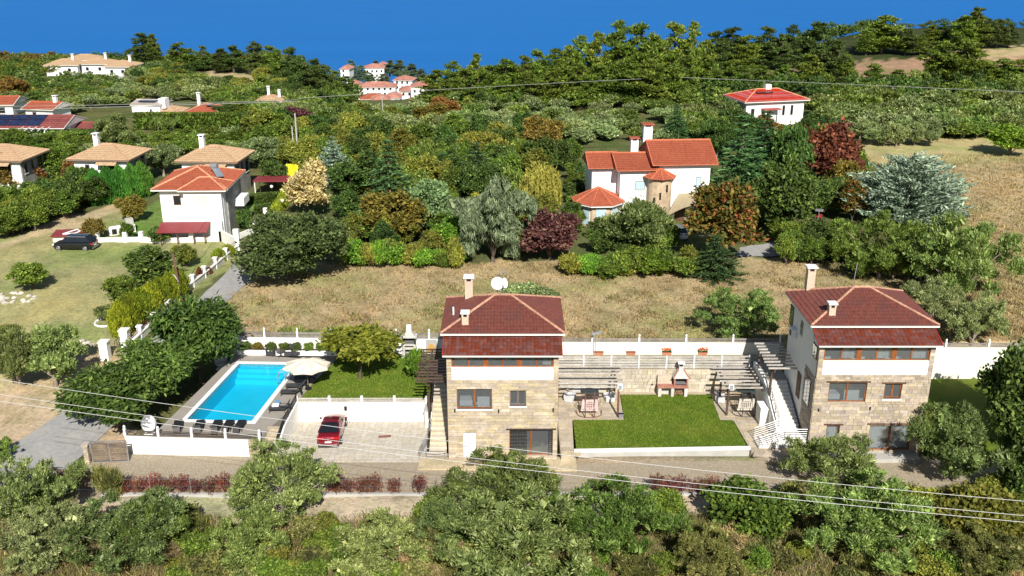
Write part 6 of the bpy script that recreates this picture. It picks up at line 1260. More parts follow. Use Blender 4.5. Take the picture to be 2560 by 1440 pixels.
fb = [('bramble', YEL, 'yellow-green bramble thicket in the foreground scrub'), ('shrub', SCR, 'dull olive shrub in the foreground scrub'), ('wispy', SCR, 'wispy broom bush in the foreground scrub'), ('shrub', MIXG, 'leafy green shrub in the foreground scrub'), ('bramble', MIXG, 'dark bramble tangle in the foreground scrub'), ('wispy', STRAW, 'dry straw coloured bush in the foreground scrub')]
rf_ = random.Random(4); pts = []
while len(pts) < 125:
    x, y = rf_.uniform(420, 2600), rf_.uniform(1288, 1475)
    if x < 1900 and y < 1322: continue
    if x > 1850 and rf_.random() < .3: y = rf_.uniform(1235, 1300)
    if all((x - a) ** 2 + ((y - b) * 1.4) ** 2 < 1e9 and (x - a) ** 2 + ((y - b) * 1.6) ** 2 > 42 ** 2 for a, b in pts): pts.append((x, y))
for x, y in pts:
    sp, mt_, lb = fb[rf_.choices(range(6), [3, 4, 5, 2, 2, 2])[0]]
    near = min(((300, 'the bottom left olives'), (520, 'the gap right of the bottom left olives'), (640, 'the round olive below the pool wall'), (800, 'the large pool-side olive'), (945, 'the low pale olive'), (1110, 'the slim olive'), (1290, 'the bottom centre olive'), (1430, 'the small autumn tree'), (1560, 'the dark olive'), (1700, 'the gap right of the dark olive'), (1850, 'the broad bramble'), (2000, 'the left side of the power-line olive'), (2150, 'the power-line olive'), (2310, 'the gap right of the power-line olive'), (2450, 'the right-edge bramble bank'), (2570, 'the bottom right corner')), key=lambda q: abs(q[0] - x))[1]
    lb = lb.replace(' in the foreground scrub', (', upper, by ' if y < 1350 else ', lower, by ' if y > 1415 else ' by ') + near); T(sp, x, y, y - rf_.uniform(26, 54), rf_.uniform(55, 110), mt_, lb, 'foreground scrub: ' + lb)
for x, y, hh, w in ((1850, 1300, 80, 210), (1090, 1300, 60, 110), (2440, 1320, 90, 230), (2300, 1290, 60, 140), (1660, 1290, 60, 100)): T('bramble', x, y, y - hh, w, YEL if x > 2000 else MIXG, {1850: 'broad leafy bramble left of the power-line olive', 1090: 'bramble spreading left of the central olives', 2440: 'yellow-green bramble bank at the lower right edge', 2300: 'low bramble between the right-hand olives', 1660: 'small bramble right of the dark olive'}[x])
# ---- barberry row behind the wire fence
for i, px in enumerate((318, 352, 388, 424, 458, 492, 528, 562, 592, 842, 872, 905, 935, 985, 1050, 1500, 1525, 1640, 1672, 1705, 1745, 1775)):
    T('barberry', px, 1232, 1200 - (i * 7 % 5) * 3, 40 if i % 3 else 48, BARB, ORD_(i, 22) + ' crimson barberry in the row behind the wire fence', 'barberry shrubs along the wire fence')
T('wispy', 275, 1245, 1165, 70, SCR, 'bare straggly bush beside the lower gate leaf'); T('thuja', 1352, 1215, 1165, 28, YEL, 'young yellow-green upright shrub in front of the central house'); T('thuja', 1382, 1222, 1178, 26, YEL, 'second young upright yellow shrub right of the central olive'); T('shrub', 1240, 1165, 1138, 55, YEL, 'pale yellow bush at the apron of the middle house')
# ---- walnut row by the pool and the grounds
for a in ((505, 950, 745, 205, 'uppermost walnut tree in the row beside the pool'), (410, 1005, 855, 190, 'middle walnut tree in the row beside the pool'), (300, 1070, 935, 235, 'lowest walnut tree overhanging the gate')): T('walnut', *a[:4], WAL, a[4])
T('walnut', 345, 985, 910, 110, WAL, 'small walnut tree leaning over the lane'); b = Vector((-13.3, 77.2, ZD)); plant('lawnt', b, 4.6, 6.3, LAWT, 'spreading yellow-green tree on the upper lawn')
b = Vector((-8.2, 76.5, ZD)); plant('shrub', b, 3.0, 2.0, BRG, 'leafy shrub beside the dark pergola at the upper lawn')
for i, (px, m_) in enumerate(((621, OAKL), (650, OCH), (684, DKG), (717, MIXG), (746, DKG), (777, MIXG), (807, MIXG), (834, DKG))):
    x = P(px, 868, 1.9).x; plant('shrub', Vector((x, 82.35 - (x + 25.3) * .027, ZD + .34)), .85, .95, (DKG, OCH, DKG, MIXG, DKG, MIXG, OL3, DKG)[i], ('round clipped shrub, leftmost in the white pool planter', 'yellowish clipped shrub, second from left in the pool planter', 'clipped shrub behind the left wicker armchair', 'clipped shrub behind the middle wicker armchair', 'clipped shrub behind the right wicker armchair', 'clipped shrub, third from right in the pool planter', 'clipped shrub, second from right in the pool planter', 'dark clipped shrub at the right end of the pool planter')[i], 'clipped shrubs in the pool planter')
for a in ((50, 960, 825, 160, 'left bushy olive tree above the lane junction'), (140, 965, 818, 150, 'right bushy olive tree above the lane junction')): T('olive', *a[:4], OL1, a[4])
T('shrub', 20, 850, 815, 60, YEL, 'yellow bush behind the olives at the left edge')
# ---- left garden
for px, yb, yt, w, lb in ((305, 838, 756, 56, 'golden thuja nearest the gate pillars'), (331, 820, 738, 58, 'golden thuja, second from the gate pillars along the lane wall'), (356, 802, 724, 56, 'golden thuja, third from the gate pillars along the lane wall'), (382, 786, 708, 58, 'golden thuja, fourth from the gate pillars along the lane wall'), (406, 771, 696, 54, 'golden thuja, fifth from the gate pillars along the lane wall'), (428, 757, 684, 52, 'golden thuja just left of the leaning wooden pole'), (449, 742, 672, 48, 'golden thuja right behind the leaning wooden pole'), (548, 655, 622, 36, 'small golden thuja near the upper lane wall'), (572, 640, 612, 34, 'small golden thuja at the top of the lane wall')): T('thuja', px, yb, yt, w, THU, lb)
for px, yb, yt, w, mt_, lb in ((375, 712, 618, 135, DKG, 'large round dark shrub on the dry lawn'), (320, 775, 690, 95, MIXG, 'rounded green shrub left of the golden thujas'), (467, 668, 612, 62, YEL, 'small yellow-green tree on the dry lawn'), (85, 722, 660, 92, MIXG, 'lone young fruit tree on the dry lawn'), (333, 555, 500, 70, OCH, 'spiky brownish shrub on the garden lawn'), (240, 600, 548, 60, OCH, 'brownish shrub behind the black car'), (400, 608, 570, 60, DKG, 'dark shrub in front of the red-roofed house'), (320, 600, 560, 36, MIXG, 'small green shrub by the low white wall'), (612, 575, 525, 42, DKG, 'round topiary right of the red-roofed house'), (268, 803, 765, 50, OL1, 'small olive in a white stone ring')): T('broad' if w > 60 else 'shrub', px, yb, yt, w, mt_, lb)
for px, lb in ((500, 'left'), (512, 'middle'), (524, 'right')): T('thuja', px, 700 - (px - 500) * .6, 668, 16, REDL, lb + ' of three rusty small cypresses by the lane wall')
for i, px in enumerate((245, 275, 305, 335, 360)): T('thuja', px, 512 - i * 5, 425 - i * 4, 52, HEDG, ('leftmost', 'second', 'middle', 'fourth', 'rightmost')[i] + ' bright green cypress in the hedge before the tan house', 'bright green cypress hedge')
rg = random.Random(12)
for i in range(34):
    f = i / 33; px = 5 + 235 * f + rg.uniform(-14, 14); yb = 600 - 90 * f + rg.uniform(-40, 5); T('broad', px, yb, yb - rg.uniform(48, 75), rg.uniform(60, 85), rg.choice([MIXG, DKG, MIXG, DKG, YEL]), 'leafy bush in the thick belt above the dry lawn, ' + ('left end' if f < .33 else 'middle' if f < .67 else 'right end'), 'bushes in the belt above the dry lawn')
for px, yb, yt, w, mt_, lb in ((25, 480, 400, 95, OCH, 'ochre bush in front of the left-edge tan house'), (85, 470, 420, 60, ORA, 'orange bush right of the left-edge tan house'), (150, 455, 380, 80, MIXG, 'green tree between the first two tan houses'), (190, 470, 410, 70, ORA, 'orange tree in front of the second tan house'), (410, 440, 362, 95, OL2, 'olive tree between the second and third tan houses'), (660, 420, 345, 120, OL2, 'large olive right of the third tan house'), (690, 470, 410, 70, DKG, 'dark shrub before the concrete poles'), (640, 400, 350, 90, OL2, 'pale olive behind the third tan house'), (300, 385, 290, 100, OL1, 'big olive tree above the second tan house'), (400, 330, 292, 34, OL3, 'squat palm-like bush by the tall green hedge')): T('olive' if mt_ in (OL1, OL2) else 'broad', px, yb, yt, w, mt_, lb)
T('palm', 397, 332, 298, 42, OL3, 'left palm in front of the tall green hedge'); T('palm', 437, 330, 296, 42, OL3, 'right palm in front of the tall green hedge')
def hedge(label, p, q, h, th, mt, seed, n=900, name='hedge', L=.22):
    p, q = Vector(p), Vector(q); rs = np.random.RandomState(seed); Lh = (q - p).length; d = np.array((q - p).normalized()); sd = np.array([-d[1], d[0], 0]); s = rs.rand(n); f = rs.randint(0, 3, n)
    o = np.where(f == 0, -th / 2, np.where(f == 1, th / 2, rs.uniform(-th / 2, th / 2, n))); zz_ = np.where(f == 2, h, rs.rand(n) * h); C = np.outer(s * Lh, d) + np.outer(o, sd) + np.outer(zz_, [0, 0, 1]); D = np.where((f == 2)[:, None], np.array([[0, 0, 1.]]), np.outer(np.sign(o), sd))
    t_ = thing(name, label, 'hedge', p); A = leaves(rs, C, nrm(D), 10, .1, L, L * .5, .3, .5).reshape(-1, 3); link('foliage', quads_mesh('foliage', A, len(A) // 4), mt, t_); m = MB(); m.bar((0, 0, h * .45), (*(q - p).xy, h * .45), th * .7, h * .85); m.build('inner_branches', mt, t_)
def pt3(px, py): return PT(px, py)
hedge('clipped bright hedge sloping past the red-roofed house garden', pt3(690, 540), pt3(728, 480), 1.3, 1.0, THU, 1); hedge('dark clipped hedge behind the red-roofed house lawn', pt3(600, 512), pt3(725, 500), 1.2, 1.0, DKG, 2); hedge('small dark clipped hedge at the garden lawn edge', pt3(640, 535), pt3(690, 528), 1.0, .8, DKG, 3)
hedge('tall green hedge in front of the white box house', pt3(338, 322), pt3(600, 322), 3.0, 1.2, MIXG, 4, 1600, L=.4); hedge('long dark hedge in front of the solar-roofed house', pt3(-20, 352), pt3(330, 350), 1.8, 1.6, DKG, 5, 1500, L=.4); hedge('long low green hedge across the left middle distance', pt3(330, 372), pt3(600, 372), 1.2, 1.6, MIXG, 6, 1200, L=.4)
# ---- garden trees in the middle
for sp, px, yb, yt, w, mt_, lb in (('oak', 728, 700, 540, 265, OAKL, 'huge round dark holm oak at the edge of the dry field'), ('bluecedar', 838, 465, 345, 105, BLUE, 'blue spruce left of the central garden'), ('fir', 978, 575, 355, 200, FIR, 'tall layered green fir in the central garden'), ('gold', 905, 480, 388, 85, GOLD, 'golden conifer beside the layered fir'),
    ('fir', 1135, 405, 348, 50, REDL, 'dead rust-red conifer top behind the central garden'), ('fir', 1110, 470, 385, 110, FIR, 'green conifer left of the dark conifer pair'), ('fir', 1190, 490, 360, 170, FIR, 'broad dark conifer behind the willow'), ('broad', 778, 545, 430, 115, TANL, 'dry tan leafed tree above the holm oak'),
    ('broad', 985, 605, 500, 150, OCH, 'ochre oak-like tree in the middle of the garden edge'), ('broad', 1080, 590, 470, 120, PALE, 'pale green tree left of the grey willow'), ('broad', 1130, 640, 545, 85, BRG, 'bright green young tree at the foot of the willow'), ('willow', 1232, 655, 452, 205, GRYW, 'large grey-green weeping willow at the field edge'),
    ('broad', 1375, 650, 530, 135, PLUM, 'purple-leaved plum tree right of the willow'), ('willowy', 1352, 525, 412, 105, WILY, 'yellow weeping willow left of the white villa'), ('olive', 1592, 640, 505, 165, OL1, 'large olive in front of the white villa'), ('broad', 1500, 605, 552, 60, DKG, 'dark round tree below the octagonal bay'),
    ('broad', 1800, 655, 458, 165, RUST, 'ragged yellow and rust conifer right of the villa terrace'), ('fir', 1785, 690, 590, 130, FIR, 'low green conifer at the foot of the rusty tree'), ('fir', 1842, 535, 292, 195, FIR, 'tall dark green cedar right of the villa'), ('fir', 1905, 440, 280, 130, FIR, 'dark conifer behind the tall cedar'), ('broad', 1950, 520, 350, 120, DKG, 'dark green tree right of the tall cedar'),
    ('broad', 1945, 600, 432, 150, DKG, 'broad green tree by the villa drive'), ('broad', 2060, 500, 340, 160, REDL, 'rust-red leaved tree left of the blue cedar'), ('broad', 2090, 520, 420, 90, OCH, 'yellow-brown tree against the blue cedar'), ('gold', 2145, 450, 385, 70, YEL, 'small yellow-green tree above the blue cedar'), ('bluedome', 2265, 560, 395, 255, BLUE, 'wide pale blue Atlas cedar at the edge of the right field'),
    ('oliven', 2195, 695, 545, 215, OL3, 'olive tree below the blue cedar'), ('oliven', 2400, 750, 545, 255, OLF, 'very large olive tree at the right of the dry field'), ('oliven', 2300, 700, 580, 170, OL3, 'olive between the cedar olive and the very large olive'), ('oliven', 2330, 810, 700, 165, OL2, 'pale olive just right of the right-hand roof'), ('oliven', 2430, 860, 740, 150, OL2, 'silvery olive behind the right-hand side wall'),
    ('oliven', 1845, 842, 722, 210, OLF, 'round olive tree behind the cream wall, casting a dark shadow'), ('shrub', 1300, 752, 708, 90, OL2, 'pale bush behind the middle house roof'), ('shrub', 1365, 745, 722, 60, OL2, 'small grey bush right of the middle house ridge'), ('fir', 1688, 360, 262, 95, FIR, 'dark conifer behind the villa chimneys'), ('olive', 1790, 400, 300, 100, DKG, 'dark bushy tree right of the villa roof'),
    ('broad', 2525, 390, 325, 110, BRG, 'bright green tree at the right edge above the field'), ('fir', 1450, 470, 405, 60, FIR, 'small dark fir beside the left wall of the villa'), ('broad', 870, 560, 490, 90, DKG, 'dark slender shrub group below the golden conifer'), ('broad', 930, 600, 540, 80, OCH, 'low ochre tree by the holm oak'), ('broad', 690, 340, 275, 110, DKG, 'dark tree above the white container'), ('broad', 740, 330, 268, 90, PLUM, 'dull purple tree by the concrete pole'),
    ('fir', 900, 300, 250, 70, YEL, 'yellow-green conifer in front of the seaside town'), ('broad', 1110, 300, 245, 75, ORA, 'rust-brown tree below the pine belt'), ('broad', 1080, 315, 262, 90, OCH, 'ochre tree left of the rust-brown tree'), ('broad', 1910, 330, 290, 60, ORA, 'orange-tinged tree below the right-hand white house'), ('broad', 1970, 370, 320, 60, OCH, 'ochre tree above the rust-red tree'), ('broad', 1355, 400, 310, 105, OCH, 'ochre oak left of the villa roof'), ('broad', 40, 250, 195, 70, ORA, 'orange tree near the left edge'), ('broad', 10, 235, 190, 50, YEL, 'yellow tree on the left edge')):
    T(sp, px, yb, yt, w, mt_, lb)
rg = random.Random(31)
for i in range(15): px = 870 + i * 20; T(rg.choice(('shrub', 'bramble', 'broad')), px + rg.uniform(-8, 8), 666 + rg.uniform(-10, 6), 600 + rg.uniform(-6, 34), rg.uniform(44, 78), rg.choice([BRG, BRG, YEL, MIXG]), ORD_(i, 15) + ' bush in the bright row left of the grey willow', 'bright bushes left of the willow')
for i in range(17): px = 1420 + i * 19; T(rg.choice(('shrub', 'bramble', 'broad')), px + rg.uniform(-8, 8), 686 + rg.uniform(-12, 6), 622 + rg.uniform(-8, 38), rg.uniform(44, 80), rg.choice([BRG, MIXG, YEL, MIXG]), ORD_(i, 17) + ' bush in the green row below the villa', 'green bushes below the villa')
for i in range(11): px = 1960 + i * 17; T(rg.choice(('shrub', 'broad', 'broad')), px + rg.uniform(-8, 8), 656 + rg.uniform(-12, 6), 590 + rg.uniform(-6, 34), rg.uniform(44, 74), rg.choice([DKG, MIXG, DKG]), ORD_(i, 11) + ' bush in the dark row beside the villa drive', 'dark bushes by the villa drive')
for i in range(9): px = 2150 + i * 20; T('olive', px, 690 + rg.uniform(-5, 10), 620 + rg.uniform(0, 24), 80, OL3, ORD_(i, 9) + ' low olive bush in the row under the blue cedar', 'low olive bushes under the blue cedar')
ORD = ('leftmost', 'second', 'third', 'fourth', 'fifth', 'sixth', 'seventh', 'eighth', 'ninth', 'tenth', 'eleventh', 'twelfth', 'thirteenth', 'fourteenth', 'fifteenth', 'sixteenth', 'seventeenth', 'eighteenth', 'nineteenth', 'twentieth')
def row(sp, mt_, xs, ph, grp):
    xs = sorted(xs); n = len(xs)
    for i, a in enumerate(xs):
        if n <= 20: od = ORD[i] + ('' if i == 0 else ' from left')
        elif i < 20: od = ORD[i] + ('' if i == 0 else ' from left')
        else: od = ('rightmost' if i == n - 1 else ORD[n - 1 - i] + ' from right')
        T(sp, *a, rt.choice(mt_) if isinstance(mt_, (list, tuple)) else mt_, od + ' ' + ph, grp)
row('olive', OL2, [(2105, 352, 305, 75), (2150, 348, 300, 70), (2195, 364, 318, 72), (2240, 366, 308, 65), (2285, 362, 305, 70), (2322, 364, 302, 72)], 'olive tree in the orchard row above the right field', 'orchard olives above the right field')
# ---- groves filled by eye: alike trees nobody can tell apart share a label
LOOK = {'olive_leaf_silver': 'silvery', 'olive_leaf': 'grey-green', 'olive_leaf_green': 'fresh green', 'mid_green_leaf': 'mid green', 'dark_green_leaf': 'dark green', 'ochre_leaf': 'ochre', 'pine_needle': 'yellow-green', 'yellow_green_leaf': 'yellowish', 'rusting_needle': 'rusty', 'dark_pine_needle': 'dark', 'fir_needle': 'blue-green'}
def wood(label, items, seed):
    """a far mass of trees that reads as one: every crown real leaf geometry, joined by colour"""
    by = {}
    for k, (b, h, wm, mt_) in enumerate(items):
        rs = np.random.RandomState(seed * 100 + k); lob = [tuple(rs.uniform(-.3, .3, 2)) + (rs.uniform(.4, .75), .26, .26, .24) for _ in range(7)]; C, D = lobes_to_clumps(rs, lob, 60)
        A = leaves(rs, C, D, 14, .035, .085, .04, .3, .6); A = np.concatenate([A, core(rs, lob, 40, .16)], 0); by.setdefault(mt_, []).append(A * np.array([wm, wm, h]) * np.array([.95, .95, 1.0]) + np.array(b))
    for mt_, L_ in by.items(): A = np.concatenate(L_, 0).reshape(-1, 3); o = link('woodland', quads_mesh('woodland', A, len(A) // 4), mt_); tag(o, LOOK.get(mt_.name, 'green') + ' ' + label, 'woodland', None, 'stuff')
def fillp(poly, n, mind, sps, hp, wp, label, group, seed, sy=1.0, avoid=()):
    r_ = random.Random(seed); xs = [p[0] for p in poly]; ys_ = [p[1] for p in poly]; got = []; tries = 0
    while len(got) < n and tries < 9000:
        tries += 1; x, y = r_.uniform(min(xs), max(xs)), r_.uniform(min(ys_), max(ys_))
        if not inpoly(np.array([x]), np.array([y]), poly)[0]: continue
        if any(a < x < b and c < y < d for a, b, c, d in avoid): continue
        if any((x - a) ** 2 + ((y - b) * 2.0) ** 2 < mind ** 2 for a, b in got): continue
        got.append((x, y))
    cxm, cym = (min(xs) + max(xs)) / 2, (min(ys_) + max(ys_)) / 2; wx, wy = (max(xs) - min(xs)) / 6, (max(ys_) - min(ys_)) / 6; WOOD_ = []
    for x, y in got:
        sp, mt_ = r_.choice(sps)
        if group is None:
            k = 1.0; b, h, wm = fit(sp, x, y, y - r_.uniform(*hp), r_.uniform(*wp)); WOOD_.append((b, h, wm, mt_)); continue
        lx = 'left side' if x < cxm - wx else 'right side' if x > cxm + wx else 'middle'; ly = 'front' if y > cym + wy else 'back' if y < cym - wy else 'centre'
        lab = LOOK.get(mt_.name, 'green') + ' ' + label + ', ' + ly + ' ' + lx; k = sy + (1 - sy) * (y - min(ys_)) / (max(ys_) - min(ys_) + 1e-6); w = r_.uniform(*wp) * k; T(sp, x, y, y - r_.uniform(*hp) * k, w, mt_, lab, group + ', ' + lab)
    if group is None: wood(label, WOOD_, seed)
O = ('olivef', OL2); O2 = ('olivef', OL1); B = ('broad', MIXG); BD = ('broad', DKG); BO = ('broad', YEL); B3 = ('olivef', OL3)
fillp([(850, 300), (1000, 270), (1680, 262), (1700, 360), (1400, 370), (850, 350)], 85, 28, [O, O, O, O2, B3], (34, 46), (58, 78), 'olive in the wide grove behind the villa garden', 'olives of the middle grove', 1, .8)
fillp([(2030, 270), (2560, 262), (2600, 345), (2420, 345), (2060, 330)], 48, 33, [O2, O2, O, B3], (42, 60), (74, 100), 'olive in the dense right-hand grove below the pines', 'olives of the right grove', 2, .85)
fillp([(130, 275), (300, 235), (330, 200), (450, 205), (700, 245), (640, 262), (540, 262), (440, 255), (320, 260), (150, 290)], 62, 21, [O, O, O2, B3], (22, 32), (38, 54), 'small olive on the hillside above the solar roof', 'olives of the left hillside', 3)
fillp([(0, 180), (110, 195), (290, 205), (300, 235), (130, 270), (0, 250)], 55, 20, [B, BD, BO, B, O2], (24, 36), (38, 56), 'trees massed on the slope below the hilltop villas', None, 4)
fillp([(640, 352), (850, 350), (1400, 365), (1440, 410), (1300, 520), (1100, 520), (900, 500), (760, 450), (660, 410)], 78, 34, [B, BD, B, BO, B, B3, BD, ('broad', YEL), B3], (62, 96), (66, 98), 'tree in the wood left of the villa', 'mixed wood left of the villa', 5, .8)
fillp([(680, 270), (870, 265), (880, 345), (760, 350), (690, 330)], 34, 26, [B, O2, B3, BD], (36, 54), (48, 70), 'tree around the concrete poles', 'trees around the concrete poles', 6)
fillp([(0, 352), (330, 352), (620, 345), (760, 355), (740, 395), (620, 380), (300, 400), (130, 400), (0, 360)], 70, 24, [B, B, ('shrub', MIXG), O], (20, 34), (46, 66), 'low bush in the strip behind the tan houses', 'bushes behind the tan houses', 7, 1.0, ((330, 700, 320, 345),))
fillp([(560, 250), (690, 250), (700, 290), (600, 320), (545, 300)], 20, 22, [BD, B, B3], (32, 48), (44, 62), 'tree behind the orange-roofed house', 'trees behind the orange-roofed house', 8)
fillp([(1700, 320), (1860, 300), (1870, 350), (1800, 390), (1720, 360)], 18, 26, [BD, B, O2], (44, 62), (52, 76), 'tree between the villa and the far red roof', 'trees between villa and far red roof', 9)
fillp([(1690, 250), (1860, 235), (2560, 215), (2560, 262), (2030, 275), (2010, 235), (1850, 285), (1700, 285)], 64, 24, [BD, B, B3, BD, ('pine', PINED)], (40, 62), (50, 74), 'bushy wood between the right grove and the pines', None, 10)
fillp([(850, 298), (1090, 298), (1090, 312), (860, 318)], 14, 24, [B, BD, B3, BO], (26, 36), (42, 60), 'tree in front of the seaside town', 'trees in front of the seaside town', 11)
fillp([(1080, 252), (1690, 250), (1690, 275), (1080, 285)], 34, 27, [B, BD, BO, B3], (34, 52), (48, 70), 'leafy wood along the foot of the pine belt', None, 12)
fillp([(330, 190), (440, 178), (560, 178), (700, 200), (720, 250), (640, 245), (480, 240), (340, 215)], 52, 20, [B, BD, BO, O2, B3], (26, 40), (36, 54), 'tree on the left hill around the dry clearing', 'trees on the left hill', 13, 1.0, ((470, 650, 180, 222),))
fillp([(0, 172), (110, 172), (330, 168), (340, 182), (220, 178), (100, 190), (0, 195)], 40, 14, [BD, B, BO, O2], (18, 30), (30, 46), 'trees on the crest behind the hilltop villas', None, 14)
fillp([(700, 225), (880, 240), (900, 265), (700, 262)], 24, 20, [BD, B, ('pine', PINED)], (34, 60), (34, 52), 'trees under the left pine slope', None, 15)
fillp([(1420, 500), (1440, 430), (1480, 560), (1430, 600)], 6, 28, [B, BD], (40, 56), (50, 66), 'small tree at the left foot of the villa', 'trees at the villa foot', 16)
fillp([(1870, 370), (2060, 350), (2150, 400), (2050, 440), (1900, 440)], 14, 30, [B, BO, BD, ('fir', FIR)], (60, 84), (60, 84), 'tree between the tall cedar and the orchard', 'trees between tall cedar and orchard', 17)
fillp([(1870, 560), (1980, 470), (2130, 470), (2140, 560), (1990, 550), (1900, 590)], 13, 36, [BD, B, BD, ('broad', RUST)], (70, 100), (70, 96), 'tree in the dark clump left of the blue cedar', 'dark clump left of the blue cedar', 18)
fillp([(1540, 610), (1650, 605), (1730, 640), (1600, 660), (1440, 660)], 8, 36, [BD, B, B3], (40, 64), (56, 76), 'tree below the villa bay', 'trees below the villa bay', 19)
fillp([(870, 575), (1010, 560), (1150, 560), (1420, 560), (1420, 640), (870, 640)], 26, 36, [BD, B, B, BO, B3, ('broad', YEL)], (50, 76), (56, 84), 'tree at the field side of the central garden', 'trees at the field side of the central garden', 20)
fillp([(1880, 600), (2100, 600), (2140, 640), (1960, 650)], 8, 36, [BD, B, B3], (44, 66), (54, 74), 'small tree beside the villa drive', 'small trees beside the villa drive', 21)
# ---- pines
SK = [(1100, 252, 178, 80), (1135, 250, 155, 52), (1160, 255, 175, 60), (1195, 250, 138, 44), (1228, 252, 165, 52), (1265, 252, 150, 78), (1312, 250, 142, 44), (1345, 252, 128, 60), (1388, 250, 124, 64), (1420, 250, 116, 56), (1450, 248, 92, 56), (1495, 250, 86, 66), (1545, 248, 58, 80), (1592, 248, 62, 84), (1632, 250, 88, 60), (1680, 246, 62, 80), (1725, 240, 58, 48), (1757, 238, 104, 50)]
row('pine', PINE, SK, 'pine of the tall central belt against the sea', 'tall pines of the central belt')
SK2 = [(1785, 178, 80, 60), (1825, 172, 70, 66), (1862, 180, 90, 56), (1912, 172, 70, 58), (1950, 175, 88, 46), (1975, 172, 64, 44), (2040, 200, 60, 100), (2088, 215, 105, 62), (2165, 138, 82, 44), (2203, 134, 42, 88), (2262, 140, 72, 48), (2298, 138, 90, 42), (2325, 112, 64, 40), (2352, 112, 60, 34)]
row('pine', [PINE, PINED], SK2, 'pine on the skyline above the ploughed field', 'skyline pines above the ploughed field')
row('pine', [PINE, PINED], [(2400, 125, 40, 62), (2432, 122, 22, 60), (2462, 122, 48, 46), (2490, 120, 50, 46), (2518, 120, 62, 36)], 'pine in the tall clump at the right end of the skyline', 'right skyline pine clump')
row('pine', PINE, [(1560, 270, 150, 70), (1500, 268, 165, 66), (1440, 268, 160, 62), (1380, 266, 172, 60), (1620, 268, 150, 70), (1670, 264, 138, 66), (1710, 258, 140, 60), (1260, 268, 190, 60), (1320, 266, 180, 56), (1180, 268, 195, 54), (1125, 268, 200, 52)], 'pine in the front rank of the central belt', 'front pines of the central belt')
row('pine', PINE, [(1770, 240, 150, 60), (1810, 238, 155, 56), (1850, 240, 165, 56), (1900, 232, 165, 56), (1960, 232, 165, 58), (2020, 228, 138, 66), (2110, 218, 138, 40), (2180, 215, 160, 44), (2240, 220, 175, 46), (2340, 212, 105, 70), (2400, 220, 100, 90), (2450, 218, 150, 66), (2500, 215, 148, 62), (2545, 215, 150, 56)], 'yellow-green pine in the belt in front of the ploughed field', 'pines before the ploughed field')
row('pine', [PINE, PINED], [(362, 174, 84, 56), (388, 174, 86, 34), (450, 176, 108, 52), (478, 178, 122, 40), (512, 178, 116, 30), (555, 182, 122, 44), (585, 182, 116, 52), (642, 186, 106, 48), (682, 200, 116, 50), (702, 210, 126, 40), (735, 235, 120, 52), (762, 238, 160, 46), (790, 245, 150, 56), (815, 250, 165, 46), (840, 250, 178, 46), (868, 256, 192, 48)], 'pine on the left ridge above the sea', 'pines on the left ridge')
for i, (px, py, w, h) in enumerate(((880, 196, 26, 44), (940, 200, 26, 46), (975, 190, 34, 38), (1000, 200, 38, 48), (1030, 205, 36, 44), (1055, 210, 30, 36), (1075, 220, 26, 30), (960, 215, 26, 30), (1045, 228, 30, 34), (925, 212, 24, 30), (905, 205, 22, 40), (890, 225, 26, 36), (975, 246, 26, 20), (955, 262, 34, 20), (980, 268, 30, 18), (1075, 250, 26, 40), (1060, 260, 26, 30), (1012, 214, 30, 40))):
    Y = 590 - (py - 190) * 2.2; b = PY(px, py, Y); plant('pine' if i < 12 else 'broad', b, h / ppm(*b), w / ppm(*b), leafmat('haze_tinted_far_pine', (.06, .09, .05), (.10, .14, .075), .3, .1), 'haze-tinted pine among the houses of the seaside town', 'trees in the seaside town')  # distance haze is put into the leaf colour, no air haze is built

rc = random.Random(77)
def crest(u0, u1, n, yf, hr, label, seed, mts):
    it = []
    for k in range(n):
        u = u0 + (u1 - u0) * (k + rc.random()) / n; y = yf(u) + rc.uniform(-9, 9); x = u * y; h = rc.uniform(*hr); it.append((Vector((x, y, H(x, y) - .3)), h, h * rc.uniform(1.1, 1.7), rc.choice(mts)))
    wood(label, it, seed)
crest(-.57, -.30, 75, lambda u: 346, (3, 5.5), 'trees along the left skyline crest', 41, [MIXG, DKG, DKG, OCH, OL1])
crest(-.31, -.185, 60, lambda u: 345, (2.5, 5), 'trees along the ridge falling to the town', 42, [DKG, MIXG, PINE, DKG, OCH])
crest(.2, .36, 60, lambda u: 300 + 70 * s1(.26, .36, u), (3, 6), 'bushes under the skyline pines', 43, [DKG, DKG, MIXG, OL3])
crest(.36, .6, 40, lambda u: 382, (2, 4), 'bushes along the right skyline', 44, [DKG, MIXG])
crest(-.06, .2, 80, lambda u: 256, (3, 5.5), 'undergrowth among the central pines', 45, [DKG, PINED, MIXG])
# ------------------------------------------------------------------ grasses (uncountable)
def grass(name, label_pts, n, hgt, wid, mt, seed, lean=.35):
    rs = np.random.RandomState(seed); pts = []
    while sum(len(p) for p in pts) < n:
        x, y = label_pts(rs, n); pts.append(np.stack([x, y], -1))
    p = np.concatenate(pts)[:n]; z = hz(p[:, 0], p[:, 1]); b = np.stack([p[:, 0], p[:, 1], z - .02], -1); s = rs.uniform(.5, 1.3, (n, 1))
    clump = .6 + .6 * (np.sin(p[:, :1] * 1.3 + np.sin(p[:, 1:] * .9)) * np.sin(p[:, 1:] * 1.1 + p[:, :1] * .4) > .0)
    ax = nrm(np.concatenate([rs.normal(0, lean, (n, 2)), np.ones((n, 1))], 1)) * hgt * s * clump; sd = nrm(np.cross(ax, rs.normal(0, 1, (n, 3)))) * wid
    A = np.stack([b - sd, b + sd, b + ax * .6 + sd * .8, b + ax], 1).reshape(-1, 3); o = link(name, quads_mesh(name, A, n), mt); return tag(o, kind='stuff')
